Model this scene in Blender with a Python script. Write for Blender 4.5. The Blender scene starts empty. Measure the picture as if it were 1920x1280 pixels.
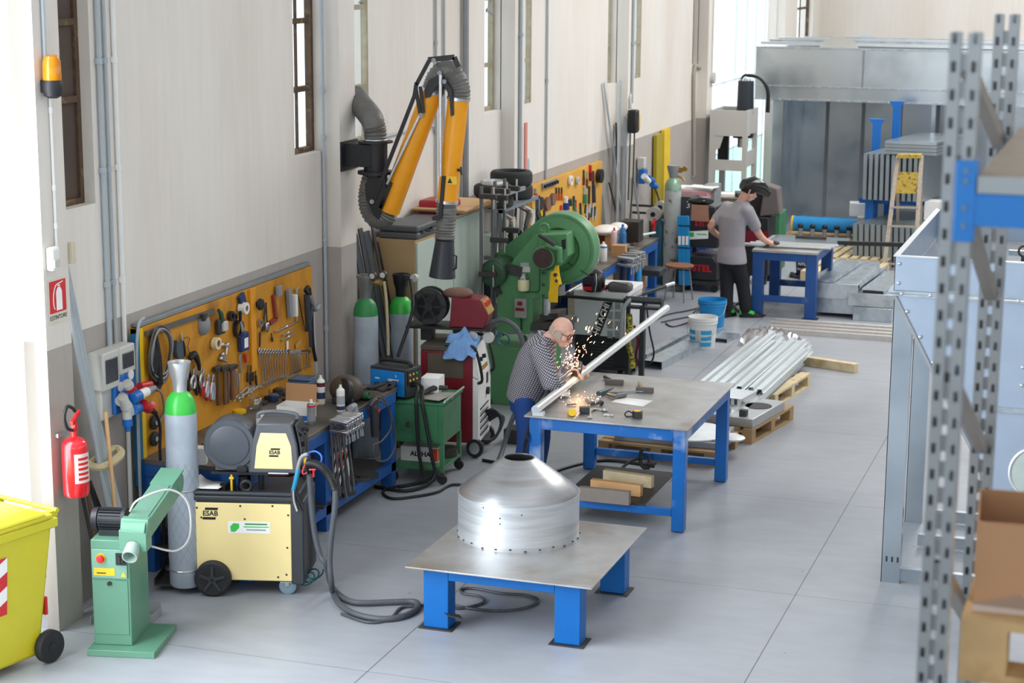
import bpy, math, random
from mathutils import Vector, Matrix
random.seed(7)
SC = bpy.context.scene
COL = SC.collection
R = math.radians
V = Vector

# ---------------------------------------------------------------- camera
FPX, YAW, PIT, ROL = 3523.85, R(18.7566), R(11.7097), R(0.3458)
CAM = V((0, 0, 4.5))
_f = V((-math.sin(YAW) * math.cos(PIT), math.cos(YAW) * math.cos(PIT), -math.sin(PIT)))
_r0 = V((math.cos(YAW), math.sin(YAW), 0))
_u0 = _r0.cross(_f)
_r = _r0 * math.cos(ROL) + _u0 * math.sin(ROL)
_u = _u0 * math.cos(ROL) - _r0 * math.sin(ROL)
cd = bpy.data.cameras.new('camera')
cam = bpy.data.objects.new('camera', cd)
COL.objects.link(cam)
cam.matrix_world = Matrix(((_r.x, _u.x, -_f.x, CAM.x), (_r.y, _u.y, -_f.y, CAM.y), (_r.z, _u.z, -_f.z, CAM.z), (0, 0, 0, 1)))
cd.sensor_width = 36
cd.lens = FPX / 1920 * 36
cd.clip_start = 0.5
cd.clip_end = 200
cd.dof.use_dof = True
cd.dof.focus_distance = 13.0
cd.dof.aperture_fstop = 4.5
SC.camera = cam

# ---------------------------------------------------------------- world, light, exposure
SC.view_settings.view_transform = 'Standard'
SC.view_settings.look = 'None'
SC.view_settings.gamma = 1
SC.view_settings.use_curve_mapping = False
SC.view_settings.exposure = 0.0
w = bpy.data.worlds.new('daylight')
SC.world = w
w.use_nodes = True
w.node_tree.nodes['Background'].inputs[0].default_value = (0.93, 0.97, 1, 1)
w.node_tree.nodes['Background'].inputs[1].default_value = 1.9

def area(name, loc, aim, sx, sy, power, col=(1, 1, 1)):
    l = bpy.data.lights.new(name, 'AREA')
    l.shape = 'RECTANGLE'; l.size = sx; l.size_y = sy; l.energy = power; l.color = col
    o = bpy.data.objects.new(name, l); COL.objects.link(o)
    o.location = loc
    o.rotation_euler = V(aim).to_track_quat('-Z', 'Y').to_euler()
    return o
COOL = (0.86, 0.93, 1.0)
WARM = (1.0, 0.98, 0.955)
# daylight through the roof lights, the big gate on the left, the far gate and the right-hand windows; an added fill from the front
for k in range(4):
    area('rooflight', (-1.0, 2.5 + 10.5 * k, 8.15), (0, 0, -1), 3.0, 8.0, (20, 40, 680, 680)[k], WARM)
area('gate_daylight', (-7.02, 6.2, 2.9), (1, 0.0, -0.12), 7.6, 5.4, 1120, COOL)
area('far_gate_daylight', (-7.02, 32.9, 3.2), (1, -0.15, -0.1), 5.0, 5.6, 160, COOL)
area('right_windows_daylight', (9.6, 14, 4.7), (-1, 0, -0.1), 34, 2.6, 70, WARM)
area('front_fill', (1.0, -5.8, 4.6), (0, 1, -0.1), 12, 4.5, 320, COOL)  # added fill light inside the solid front wall, no windows there

# ---------------------------------------------------------------- helpers: picture point -> place
def ray(px, py): return _f * FPX + _r * (px - 960) - _u * (py - 640)
def Z(px, py, z=0.0):
    d = ray(px, py); return CAM + d * ((z - CAM.z) / d.z)
def Y(px, py, y):
    d = ray(px, py); return CAM + d * ((y - CAM.y) / d.y)
def X(px, py, x):
    d = ray(px, py); return CAM + d * ((x - CAM.x) / d.x)

# ---------------------------------------------------------------- materials
def lin(h):
    h = h.lstrip('#'); o = []
    for i in (0, 2, 4):
        c = int(h[i:i + 2], 16) / 255
        o.append(c / 12.92 if c <= 0.04045 else ((c + 0.055) / 1.055) ** 2.4)
    return o + [1]
MATS = {}
def mat(name, hexc, rough=0.5, metal=0.0, var=0.08, scale=9.0, col2=None, lo=0.55, hi=0.7, scale2=3.0, bump=0.0, bscale=60, stretch=(1, 1, 1), spec=None, coat=0):
    """painted / bare surface: base colour with soft mottling, optional second tone in wear blotches"""
    if name in MATS: return MATS[name]
    m = bpy.data.materials.new(name); m.use_nodes = True
    nt = m.node_tree; N = nt.nodes; L = nt.links
    b = N['Principled BSDF']
    b.inputs['Roughness'].default_value = rough; b.inputs['Metallic'].default_value = metal
    if spec is not None: b.inputs['Specular IOR Level'].default_value = spec
    if coat: b.inputs['Coat Weight'].default_value = coat
    c = lin(hexc)
    tc = N.new('ShaderNodeTexCoord'); mp = N.new('ShaderNodeMapping'); L.new(tc.outputs['Object'], mp.inputs[0])
    mp.inputs['Scale'].default_value = stretch
    no = N.new('ShaderNodeTexNoise'); no.inputs['Scale'].default_value = scale; no.inputs['Detail'].default_value = 4
    L.new(mp.outputs[0], no.inputs['Vector'])
    mx = N.new('ShaderNodeMix'); mx.data_type = 'RGBA'
    mx.inputs['A'].default_value = [min(1, x * (1 - 2 * var)) for x in c[:3]] + [1]
    mx.inputs['B'].default_value = [min(1, x * (1 + 2 * var)) for x in c[:3]] + [1]
    L.new(no.outputs['Fac'], mx.inputs['Factor'])
    out = mx.outputs['Result']
    if col2:
        n2 = N.new('ShaderNodeTexNoise'); n2.inputs['Scale'].default_value = scale2; n2.inputs['Detail'].default_value = 6
        L.new(mp.outputs[0], n2.inputs['Vector'])
        mr = N.new('ShaderNodeMapRange'); mr.inputs['From Min'].default_value = lo; mr.inputs['From Max'].default_value = hi
        L.new(n2.outputs['Fac'], mr.inputs['Value'])
        m2 = N.new('ShaderNodeMix'); m2.data_type = 'RGBA'; m2.inputs['B'].default_value = lin(col2)
        L.new(out, m2.inputs['A']); L.new(mr.outputs[0], m2.inputs['Factor']); out = m2.outputs['Result']
    L.new(out, b.inputs['Base Color'])
    if bump:
        nb = N.new('ShaderNodeTexNoise'); nb.inputs['Scale'].default_value = bscale; nb.inputs['Detail'].default_value = 3
        L.new(mp.outputs[0], nb.inputs['Vector'])
        bp = N.new('ShaderNodeBump'); bp.inputs['Strength'].default_value = bump; bp.inputs['Distance'].default_value = 0.01
        L.new(nb.outputs['Fac'], bp.inputs['Height']); L.new(bp.outputs[0], b.inputs['Normal'])
    MATS[name] = m
    return m
def emit(name, hexc, st):
    m = bpy.data.materials.new(name); m.use_nodes = True
    b = m.node_tree.nodes['Principled BSDF']
    b.inputs['Base Color'].default_value = lin(hexc); b.inputs['Emission Color'].default_value = lin(hexc); b.inputs['Emission Strength'].default_value = st
    return m
def glassy(name, hexc, mixf=0.12, rough=0.05):
    """thin clear sheet: mostly see-through, a little gloss"""
    m = bpy.data.materials.new(name); m.use_nodes = True
    nt = m.node_tree; N = nt.nodes; L = nt.links; N.clear()
    o = N.new('ShaderNodeOutputMaterial'); t = N.new('ShaderNodeBsdfTransparent'); g = N.new('ShaderNodeBsdfGlossy'); x = N.new('ShaderNodeMixShader')
    t.inputs[0].default_value = lin(hexc); g.inputs['Roughness'].default_value = rough
    x.inputs[0].default_value = mixf
    L.new(t.outputs[0], x.inputs[1]); L.new(g.outputs[0], x.inputs[2]); L.new(x.outputs[0], o.inputs[0])
    return m
# ---------------------------------------------------------------- mesh building
class MB:
    def __init__(s): s.v = []; s.f = []
    def add(s, vs, fs):
        n = len(s.v); s.v += [V(p) for p in vs]; s.f += [tuple(i + n for i in f) for f in fs]; return s
    def b(s, x0, x1, y0, y1, z0, z1, M=None):
        p = [V((x, y, z)) for z in (z0, z1) for y in (y0, y1) for x in (x0, x1)]
        if M: p = [M @ q for q in p]
        return s.add(p, [(0, 2, 3, 1), (4, 5, 7, 6), (0, 1, 5, 4), (2, 6, 7, 3), (0, 4, 6, 2), (1, 3, 7, 5)])
    def bc(s, c, sz, M=None, rz=0, rx=0, ry=0):
        T = Matrix.Translation(c) @ Matrix.Rotation(rz, 4, 'Z') @ Matrix.Rotation(ry, 4, 'Y') @ Matrix.Rotation(rx, 4, 'X')
        if M: T = M @ T
        return s.b(-sz[0] / 2, sz[0] / 2, -sz[1] / 2, sz[1] / 2, -sz[2] / 2, sz[2] / 2, T)
    def bar(s, p0, p1, w, h, up=(0, 0, 1)):
        """rectangular bar from p0 to p1, w across, h along up"""
        p0 = V(p0); p1 = V(p1); d = (p1 - p0).normalized(); up = V(up)
        a = d.cross(up)
        if a.length < 1e-4: a = d.cross(V((1, 0, 0)))
        a.normalize(); u = a.cross(d)
        q = [p + a * (w / 2 * i) + u * (h / 2 * j) for p in (p0, p1) for j in (-1, 1) for i in (-1, 1)]
        return s.add(q, [(0, 2, 3, 1), (4, 5, 7, 6), (0, 1, 5, 4), (2, 6, 7, 3), (0, 4, 6, 2), (1, 3, 7, 5)])
    def cyl(s, p0, p1, r0, r1=None, n=18, cap=True):
        if r1 is None: r1 = r0
        return s.tube([p0, p1], [r0, r1], n, cap)
    def tube(s, pts, r, n=8, cap=True, closed=False, sm=0):
        pts = [V(p) for p in pts]
        if sm: pts, r = smooth_path(pts, sm, r, closed)
        m = len(pts); rs = r if isinstance(r, (list, tuple)) else [r] * m
        t = (pts[1] - pts[0]).normalized()
        a = t.cross(V((0, 0, 1)))
        if a.length < 1e-3: a = t.cross(V((1, 0, 0)))
        a.normalize(); base = len(s.v)
        for i, p in enumerate(pts):
            if closed: t2 = pts[(i + 1) % m] - pts[i - 1]
            else: t2 = pts[min(i + 1, m - 1)] - pts[max(i - 1, 0)]
            if t2.length < 1e-9: t2 = t
            t2 = t2.normalized()
            a = (a - t2 * a.dot(t2))
            if a.length < 1e-6: a = t2.orthogonal()
            a.normalize(); bb = t2.cross(a); t = t2
            for k in range(n):
                th = 2 * math.pi * k / n
                s.v.append(p + (a * math.cos(th) + bb * math.sin(th)) * rs[i])
        for i in range(m if closed else m - 1):
            j = (i + 1) % m
            for k in range(n):
                k2 = (k + 1) % n
                s.f.append((base + i * n + k, base + i * n + k2, base + j * n + k2, base + j * n + k))
        if cap and not closed:
            s.f.append(tuple(base + k for k in reversed(range(n)))); s.f.append(tuple(base + (m - 1) * n + k for k in range(n)))
        return s
    def lathe(s, prof, c=(0, 0, 0), n=32, M=None, cap=True):
        base = len(s.v); c = V(c)
        for r, z in prof:
            for k in range(n):
                th = 2 * math.pi * k / n; p = V((r * math.cos(th), r * math.sin(th), z))
                s.v.append(c + (M @ p if M else p))
        for i in range(len(prof) - 1):
            for k in range(n):
                k2 = (k + 1) % n
                s.f.append((base + i * n + k, base + i * n + k2, base + (i + 1) * n + k2, base + (i + 1) * n + k))
        if cap:
            s.f.append(tuple(base + k for k in reversed(range(n)))); s.f.append(tuple(base + (len(prof) - 1) * n + k for k in range(n)))
        return s
    def ex(s, pts, d):
        """polygon of 3-D points pushed along d"""
        pts = [V(p) for p in pts]; d = V(d); n = len(pts); b0 = len(s.v)
        s.v += pts + [p + d for p in pts]
        s.f.append(tuple(b0 + i for i in range(n))); s.f.append(tuple(b0 + n + i for i in reversed(range(n))))
        for i in range(n):
            j = (i + 1) % n; s.f.append((b0 + i, b0 + n + i, b0 + n + j, b0 + j))
        return s
    def ball(s, c, r, n=14, sc=(1, 1, 1), M=None):
        prof = [(math.sin(math.pi * i / n), -math.cos(math.pi * i / n)) for i in range(n + 1)]
        prof = [(max(a, 1e-4) * r, z * r) for a, z in prof]
        T = Matrix.Diagonal((sc[0], sc[1], sc[2], 1))
        if M: T = M @ T
        return s.lathe(prof, c, n + 4, T)
    def torus(s, c, R_, r, ax=(0, 0, 1), n=28, m=10):
        ax = V(ax).normalized(); a = ax.orthogonal().normalized(); b = ax.cross(a); c = V(c)
        return s.tube([c + (a * math.cos(2 * math.pi * k / n) + b * math.sin(2 * math.pi * k / n)) * R_ for k in range(n)], r, m, closed=True)
    def ngon(s, pts): return s.add(pts, [tuple(range(len(pts)))])
    def build(s, name, m, parent=None, world=False, smooth=40, bev=0, origin=None, seg=2):
        me = bpy.data.meshes.new(name)
        vs = s.v
        if parent is not None and world:
            vs = [p - parent_loc(parent) for p in vs]
        loc = V((0, 0, 0))
        if parent is None:
            lo = V([min(p[i] for p in vs) for i in range(3)]); hi = V([max(p[i] for p in vs) for i in range(3)])
            loc = V(((lo.x + hi.x) / 2, (lo.y + hi.y) / 2, lo.z)) if origin is None else V(origin)
            vs = [p - loc for p in vs]
        me.from_pydata([tuple(p) for p in vs], [], s.f)
        fix_normals(me)
        o = bpy.data.objects.new(name, me); COL.objects.link(o)
        o.location = loc
        if m: me.materials.append(m)
        if smooth:
            me.shade_smooth(); me.set_sharp_from_angle(angle=R(smooth))
        if bev:
            bm_ = o.modifiers.new('bevel', 'BEVEL'); bm_.width = bev; bm_.segments = seg; bm_.limit_method = 'ANGLE'; bm_.angle_limit = R(50)
        if parent is not None: o.parent = parent
        return o
import bmesh
def fix_normals(me):
    bm = bmesh.new(); bm.from_mesh(me)
    bmesh.ops.recalc_face_normals(bm, faces=bm.faces[:]); bm.to_mesh(me); bm.free()
def parent_loc(p):
    l = V(p.location)
    while p.parent: p = p.parent; l = l + V(p.location)
    return l
def smooth_path(pts, k, r, closed=False):
    out = []; ro = []; n = len(pts); rl = isinstance(r, (list, tuple))
    for i in range(n if closed else n - 1):
        if closed: p = [pts[(i - 1) % n], pts[i], pts[(i + 1) % n], pts[(i + 2) % n]]
        else: p = [pts[max(i - 1, 0)], pts[i], pts[i + 1], pts[min(i + 2, n - 1)]]
        for j in range(k):
            t = j / k
            out.append(0.5 * ((2 * p[1]) + (p[2] - p[0]) * t + (2 * p[0] - 5 * p[1] + 4 * p[2] - p[3]) * t * t + (3 * p[1] - p[0] - 3 * p[2] + p[3]) * t ** 3))
            if rl: ro.append(r[i] * (1 - t) + r[(i + 1) % n] * t)
    if not closed:
        out.append(pts[-1])
        if rl: ro.append(r[-1])
    return out, (ro if rl else r)
def tag(o, label, cat, group=None):
    o['label'] = label; o['category'] = cat
    if group: o['group'] = group
    return o
def thing(name, label, cat, loc=(0, 0, 0), rz=0, group=None):
    o = bpy.data.objects.new(name, None); COL.objects.link(o)
    o.empty_display_size = 0.05
    o.location = loc; o.rotation_euler = (0, 0, rz)
    return tag(o, label, cat, group)
def solo(name, mb, m, label, cat, group=None, **k): return tag(mb.build(name, m, **k), label, cat, group)
def struct(name, mb, m, **k):
    k.setdefault('smooth', 0)
    o = mb.build(name, m, **k)
    if not o.parent: o['kind'] = 'structure'
    return o
def kids(o): return [c for c in COL.objects if c.parent == o]
def dup(root, loc=None, rz=None, label=None, group=None):
    r = root.copy(); COL.objects.link(r)
    if loc is not None: r.location = loc
    if rz is not None: r.rotation_euler = (r.rotation_euler[0], r.rotation_euler[1], rz)
    if label: r['label'] = label
    if group: r['group'] = group
    for ch in kids(root):
        c = ch.copy(); COL.objects.link(c); c.parent = r
        for g in kids(ch):
            d = g.copy(); COL.objects.link(d); d.parent = c
    return r
def text(s, size, M, m, parent=None, name='lettering', ext=0.0008, bold=0.0, align='CENTER', shear=0, sx=1):
    cu = bpy.data.curves.new('t', 'FONT'); cu.body = s; cu.size = size; cu.extrude = ext; cu.align_x = align; cu.align_y = 'CENTER'
    cu.offset = bold; cu.shear = shear; cu.resolution_u = 3
    t = bpy.data.objects.new('t', cu); COL.objects.link(t)
    bpy.context.view_layer.update()
    me = bpy.data.meshes.new_from_object(t.evaluated_get(bpy.context.evaluated_depsgraph_get()))
    bpy.data.objects.remove(t); bpy.data.curves.remove(cu)
    me.transform(M @ Matrix.Diagonal((sx, 1, 1, 1)))
    me.materials.clear(); me.materials.append(m); me.name = name
    o = bpy.data.objects.new(name, me); COL.objects.link(o)
    if parent: o.parent = parent
    return o
def face(loc, nrm, roll=0):
    """matrix: local x = reading direction, y = up, z = nrm"""
    n = V(nrm).normalized(); up = V((0, 0, 1))
    if abs(n.z) > 0.95: up = V((0, 1, 0))
    x = up.cross(n).normalized(); y = n.cross(x)
    M = Matrix((x, y, n)).transposed().to_4x4()
    return Matrix.Translation(loc) @ M @ Matrix.Rotation(roll, 4, 'Z')
def arc(c, r, a0, a1, n, f=lambda a, b: V((a, b, 0))):
    return [V(c) + f(r * math.cos(a0 + (a1 - a0) * i / n), r * math.sin(a0 + (a1 - a0) * i / n)) for i in range(n + 1)]

# palette
BLUE = mat('blue_paint', '#005ca4', 0.45, 0, 0.08, 6, '#7fa6d6', 0.70, 0.82, 5, spec=.3)
BLUED = mat('bench_blue_paint', '#1a57a0', 0.45, 0, 0.1, 6, '#3a3d45', 0.64, 0.74, 7)
STEEL = mat('table_steel', '#b4b4b4', 0.42, 0.7, 0.14, 4.5, '#968d82', 0.48, 0.74, 2.4, 0.08, 40)
BENCHTOP = mat('bench_top_steel', '#75706a', 0.45, 0.5, 0.2, 5, '#4a443d', 0.5, 0.7, 3)
GALV = mat('galvanised_steel', '#c3ccd3', 0.34, 0.82, 0.07, 14, '#aab5bd', 0.45, 0.65, 9)
GALVP = mat('galvanised_sheet', '#b9c4cc', 0.24, 0.9, 0.06, 4, '#a3afb8', 0.45, 0.7, 2)
HOPG = mat('hopper_sheet', '#a3b2c4', 0.42, 0.6, 0.05, 5)
ALU = mat('bright_aluminium', '#d9dcde', 0.3, 0.8, 0.06, 20)
CHROME = mat('tool_chrome', '#c9cbcd', 0.28, 0.95, 0.06, 20)
DSTEEL = mat('dark_steel', '#4b4a4a', 0.5, 0.6, 0.2, 15, '#5a4433', 0.58, 0.7, 9)
BLACK = mat('black_plastic', '#1b1c1f', 0.5, 0, 0.15, 10)
RUBBER = mat('black_rubber', '#222325', 0.7, 0, 0.15, 14)
CHAR = mat('charcoal_paint', '#35383d', 0.45, 0, 0.1, 10)
GREENP = mat('press_green_paint', '#578f60', 0.42, 0, 0.08, 5, '#487a52', 0.55, 0.75, 2.5)
GREENC = mat('trolley_green_paint', '#3d7a52', 0.45, 0, 0.1, 6, '#2f5f40', 0.55, 0.72, 4)
SANDG = mat('sander_green_paint', '#5d8e76', 0.4, 0, 0.05, 5)
YEL = mat('yellow_paint', '#eec21a', 0.4, 0, 0.06, 8)
ORY = mat('arm_yellow_tube', '#f0a010', 0.35, 0, 0.05, 8)
CREAMY = mat('esab_yellow', '#f8e2a0', 0.42, 0, 0.03, 5)
RED = mat('red_paint', '#d3242b', 0.3, 0, 0.06, 8)
DRED = mat('dark_red_paint', '#7a1526', 0.4, 0, 0.1, 8)
WHITE = mat('white_paint', '#e9e9e6', 0.5, 0, 0.04, 8)
PAPER = mat('white_paper', '#f4f4f2', 0.8, 0, 0.02, 8)
GREYP = mat('grey_plastic', '#c8c7c2', 0.5, 0, 0.05, 8)
MGREY = mat('mid_grey_paint', '#8d9094', 0.5, 0, 0.08, 8)
PVC = mat('pvc_conduit_grey', '#a9b2b8', 0.45, 0, 0.05, 8)
WOOD = mat('pallet_wood', '#c9a878', 0.75, 0, 0.18, 5, '#a07f54', 0.5, 0.7, 6, 0.1, 40, (1, 1, 1))
WOODP = mat('pale_plank_wood', '#d9c6a0', 0.75, 0, 0.12, 6, '#b6966a', 0.55, 0.75, 5)
CARD = mat('cardboard', '#b98d63', 0.8, 0, 0.06, 6)
PEG = mat('pegboard_ochre', '#cf8f22', 0.6, 0, 0.13, 3, '#96600f', 0.52, 0.75, 4, 0, 40, (1, 1, 0.6))
HOSE = mat('ribbed_hose_grey', '#6d6c69', 0.5, 0.2, 0.12, 20)
BROWN = mat('rust_brown', '#5b4334', 0.75, 0.1, 0.25, 10)
BRASS = mat('brass', '#a98a4d', 0.4, 0.8, 0.1, 10)
BLUEP = mat('blue_plastic', '#186cc2', 0.4, 0, 0.06, 8)
LBLUE = mat('light_blue_plastic', '#1d8fd0', 0.4, 0, 0.06, 8)
CLOTHB = mat('blue_cloth', '#7ba6dc', 0.9, 0, 0.1, 15)
SKIN = mat('skin', '#d9aa96', 0.55, 0, 0.04, 20, '#cf9782', 0.55, 0.7, 14)
CLEAR = glassy('clear_plastic', '#e8eef2', 0.22, 0.12)
PANE = glassy('window_glass', '#f4f8fa', 0.06, 0.02)
# ================================================================= the hall
def mth(nt, op, a, b=None, c=None):
    n = nt.nodes.new('ShaderNodeMath'); n.operation = op
    for i, x in enumerate((a, b, c)):
        if x is None: continue
        if isinstance(x, (int, float)): n.inputs[i].default_value = x
        else: nt.links.new(x, n.inputs[i])
    return n.outputs[0]
def floor_mat():
    m = mat('concrete_floor', '#a2a6ad', 0.42, 0, 0.10, 1.1, '#898c93', 0.46, 0.72, 0.55, 0.05, 30, (1, 1, 1))
    nt = m.node_tree; N = nt.nodes; L = nt.links
    b = N['Principled BSDF']; src = b.inputs['Base Color'].links[0].from_socket
    tc = N.new('ShaderNodeTexCoord'); sp = N.new('ShaderNodeSeparateXYZ'); L.new(tc.outputs['Object'], sp.inputs[0])
    # trowel streaks and small scuffs
    mp = N.new('ShaderNodeMapping'); mp.inputs['Scale'].default_value = (1.2, 3.2, 1); mp.inputs['Rotation'].default_value = (0, 0, 0.2); L.new(tc.outputs['Object'], mp.inputs[0])
    ns = N.new('ShaderNodeTexNoise'); ns.inputs['Scale'].default_value = 2.6; ns.inputs['Detail'].default_value = 7; L.new(mp.outputs[0], ns.inputs['Vector'])
    mr = N.new('ShaderNodeMapRange'); mr.inputs['From Min'].default_value = 0.3; mr.inputs['From Max'].default_value = 0.75; mr.inputs['To Min'].default_value = 0.93; mr.inputs['To Max'].default_value = 1.05
    L.new(ns.outputs['Fac'], mr.inputs['Value'])
    vo = N.new('ShaderNodeTexNoise'); vo.inputs['Scale'].default_value = 7; vo.inputs['Detail'].default_value = 2; L.new(tc.outputs['Object'], vo.inputs['Vector'])
    sc = mth(nt, 'GREATER_THAN', vo.outputs['Fac'], 0.77)
    scm = mth(nt, 'MULTIPLY_ADD', sc, -0.25, 1.0)
    jx = mth(nt, 'GREATER_THAN', mth(nt, 'ABSOLUTE', mth(nt, 'SUBTRACT', mth(nt, 'FRACT', mth(nt, 'MULTIPLY_ADD', sp.outputs[0], 1 / 2.31, 2.19 / 2.31 + 10)), 0.5)), 0.5 - 0.0016)
    jy = mth(nt, 'GREATER_THAN', mth(nt, 'ABSOLUTE', mth(nt, 'SUBTRACT', mth(nt, 'FRACT', mth(nt, 'MULTIPLY_ADD', sp.outputs[1], 1 / 2.38, -12.8 / 2.38 + 20)), 0.5)), 0.5 - 0.0018)
    k = mth(nt, 'MULTIPLY', mth(nt, 'MULTIPLY_ADD', jx, -0.68, 1.0), mth(nt, 'MULTIPLY_ADD', jy, -0.42, 1.0))
    k = mth(nt, 'MULTIPLY', mth(nt, 'MULTIPLY', k, mr.outputs[0]), scm)
    mx = N.new('ShaderNodeMix'); mx.data_type = 'RGBA'; mx.blend_type = 'MULTIPLY'; mx.inputs['Factor'].default_value = 1
    L.new(src, mx.inputs['A']); L.new(k, mx.inputs['B']); L.new(mx.outputs['Result'], b.inputs['Base Color'])
    return m
ZW = 1.93
def wall_mat():
    m = mat('painted_plaster', '#e3ded7', 0.85, 0, 0.03, 0.8, '#dad1c7', 0.42, 0.72, 0.9, 0.06, 25, (1, 1, 0.35))
    nt = m.node_tree; N = nt.nodes; L = nt.links
    b = N['Principled BSDF']; src = b.inputs['Base Color'].links[0].from_socket
    tc = N.new('ShaderNodeTexCoord'); sp = N.new('ShaderNodeSeparateXYZ'); L.new(tc.outputs['Object'], sp.inputs[0])
    low = mth(nt, 'LESS_THAN', sp.outputs[2], ZW)
    n2 = N.new('ShaderNodeTexNoise'); n2.inputs['Scale'].default_value = 2.2; n2.inputs['Detail'].default_value = 5; L.new(tc.outputs['Object'], n2.inputs['Vector'])
    lowc = N.new('ShaderNodeMix'); lowc.data_type = 'RGBA'; lowc.inputs['A'].default_value = lin('#a39c96'); lowc.inputs['B'].default_value = lin('#b5aea8')
    L.new(n2.outputs['Fac'], lowc.inputs['Factor'])
    # rain streaks
    mp = N.new('ShaderNodeMapping'); mp.inputs['Scale'].default_value = (9, 9, 0.7); L.new(tc.outputs['Object'], mp.inputs[0])
    ns = N.new('ShaderNodeTexNoise'); ns.inputs['Scale'].default_value = 1.6; ns.inputs['Detail'].default_value = 5; L.new(mp.outputs[0], ns.inputs['Vector'])
    mr = N.new('ShaderNodeMapRange'); mr.inputs['From Min'].default_value = 0.35; mr.inputs['From Max'].default_value = 0.75; mr.inputs['To Min'].default_value = 1.01; mr.inputs['To Max'].default_value = 0.955
    L.new(ns.outputs['Fac'], mr.inputs['Value'])
    mx = N.new('ShaderNodeMix'); mx.data_type = 'RGBA'; L.new(low, mx.inputs['Factor']); L.new(src, mx.inputs['A']); L.new(lowc.outputs['Result'], mx.inputs['B'])
    ml = N.new('ShaderNodeMix'); ml.data_type = 'RGBA'; ml.blend_type = 'MULTIPLY'; ml.inputs['Factor'].default_value = 1
    L.new(mx.outputs['Result'], ml.inputs['A']); L.new(mr.outputs[0], ml.inputs['B']); L.new(ml.outputs['Result'], b.inputs['Base Color'])
    return m
FLOORM = floor_mat(); WALLM = wall_mat()
CEILM = mat('white_roof', '#e8e6e2', 0.85, 0, 0.03)
XW, XO, XP = -6.89, -7.05, -6.73
struct('floor', MB().b(-7.4, 10.0, -6, 41.2, -0.2, 0), FLOORM, origin=(0, 0, 0))
struct('ceiling', MB().b(-7.4, 10.0, -6, 41.2, 8.3, 8.5), CEILM)
def wall_cells(mb, ya, yb, za, zb, holes, x0=XO, x1=XW):
    ys = sorted({ya, yb, *[h[0] for h in holes], *[h[1] for h in holes]})
    for a, b_ in zip(ys[:-1], ys[1:]):
        hs = sorted([h for h in holes if h[0] <= a and h[1] >= b_], key=lambda h: h[2]); z = za
        for h in hs:
            if h[2] > z: mb.b(x0, x1, a, b_, z, h[2])
            z = h[3]
        if z < zb: mb.b(x0, x1, a, b_, z, zb)
PIL = [10.38, 15.1, 19.86, 24.6, 29.35]
WZ0, WZ1 = 2.78, 7.2
WIN = [(10.70, 11.31), (14.52, 15.1), (15.46, 16.12), (19.31, 19.86), (20.24, 20.93), (24.15, 24.6), (24.98, 25.85), (28.95, 29.35)]
holes = [(a, b_, WZ0, WZ1) for a, b_ in WIN] + [(2.2, 10.6, 0, 5.9), (30.3, 35.7, 0, 6.4), (37.9, 39.7, 2.2, 7.2)]
mb = MB(); wall_cells(mb, -6, 41, 0, 8.3, holes)
struct('wall_left', mb, WALLM, origin=(0, 0, 0))
for i, p in enumerate(PIL):
    struct('trim_%d' % (i + 1), MB().b(-6.82 if i == 0 else XW - .01, XP, p, p + (0.30 if i == 0 else 0.34), 0, 8.3), WALLM, origin=(0, 0, 0))
struct('trim_6', MB().b(XW - .01, XP, 35.75, 36.1, 0, 8.3), WALLM, origin=(0, 0, 0))
struct('wall_back', MB().b(-7.4, 10, 40.9, 41.2, 0, 8.3), WALLM, origin=(0, 0, 0))
mb = MB(); wall_cells(mb, -6, 41, 0, 8.3, [(-2, 34, 3.2, 6.2)], 9.8, 10.0)
struct('wall_right', mb, WALLM, origin=(0, 0, 0))
struct('wall_front', MB().b(-7.4, 10, -6.2, -6, 0, 8.3), WALLM, origin=(0, 0, 0))
# windows: rusty steel frames and panes set deep in the wall
FRAME = mat('rusty_window_frame', '#5a4636', 0.8, 0.1, 0.25, 12, '#8a7a55', 0.55, 0.7, 8)
FRAME2 = mat('pale_window_frame', '#a39b84', .8, 0, .15, 12)
BOARD = mat('old_board', '#54473f', 0.85, 0, 0.15, 4)
FROST = glassy('frosted_glass', '#d5dcea', 0.1, 0.3)
nw = 0
def window(ya, yb, bars, mull=True, board=False, z0=WZ0, z1=WZ1, x=-7.005, fw=.045):
    global nw
    nw += 1
    f = MB()
    for y0, y1 in ((ya, ya + fw), (yb - fw, yb)): f.b(x - .03, x + .03, y0, y1, z0, z1)
    for z in [z0 + .02, z1 - .02] + bars: f.b(x - .03, x + .03, ya + .045, yb - .045, z - .022, z + .022)
    if mull: f.b(x - .012, x + .012, (ya + yb) / 2 - .009, (ya + yb) / 2 + .009, z0 + .042, z1)
    o = struct('window_%d' % nw, f, FRAME if i in (0, 1, 7) else FRAME2)
    g = MB().b(x - .006, x + .006, ya + .04, yb - .04, z0 + .03, z1)
    g.build('boarding' if board else 'pane', BOARD if board else PANE, o, world=True, smooth=0)
    return o
zb = [X(575, 38, -7.0).z, X(575, 165, -7.0).z]
bars = [zb[0], zb[1], zb[0] + .45, zb[0] + 1.0, zb[0] + 1.6]
for i, (a, b_) in enumerate(WIN):
    window(a, b_, [3.5, 4.02, 4.6, 5.3, 6.1] if i == 0 else ([zb[1] - .05, 4.0, 4.7] if i not in (1, 7) else bars), mull=i in (1,), board=i in (0, 7), x=-6.925 if i in (2, 4, 6) else -7.005, fw=.02 if i in (2, 4, 6) else .045)
window(37.9, 39.7, [3.4, 4.6, 5.8], True, z0=2.2)
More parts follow.
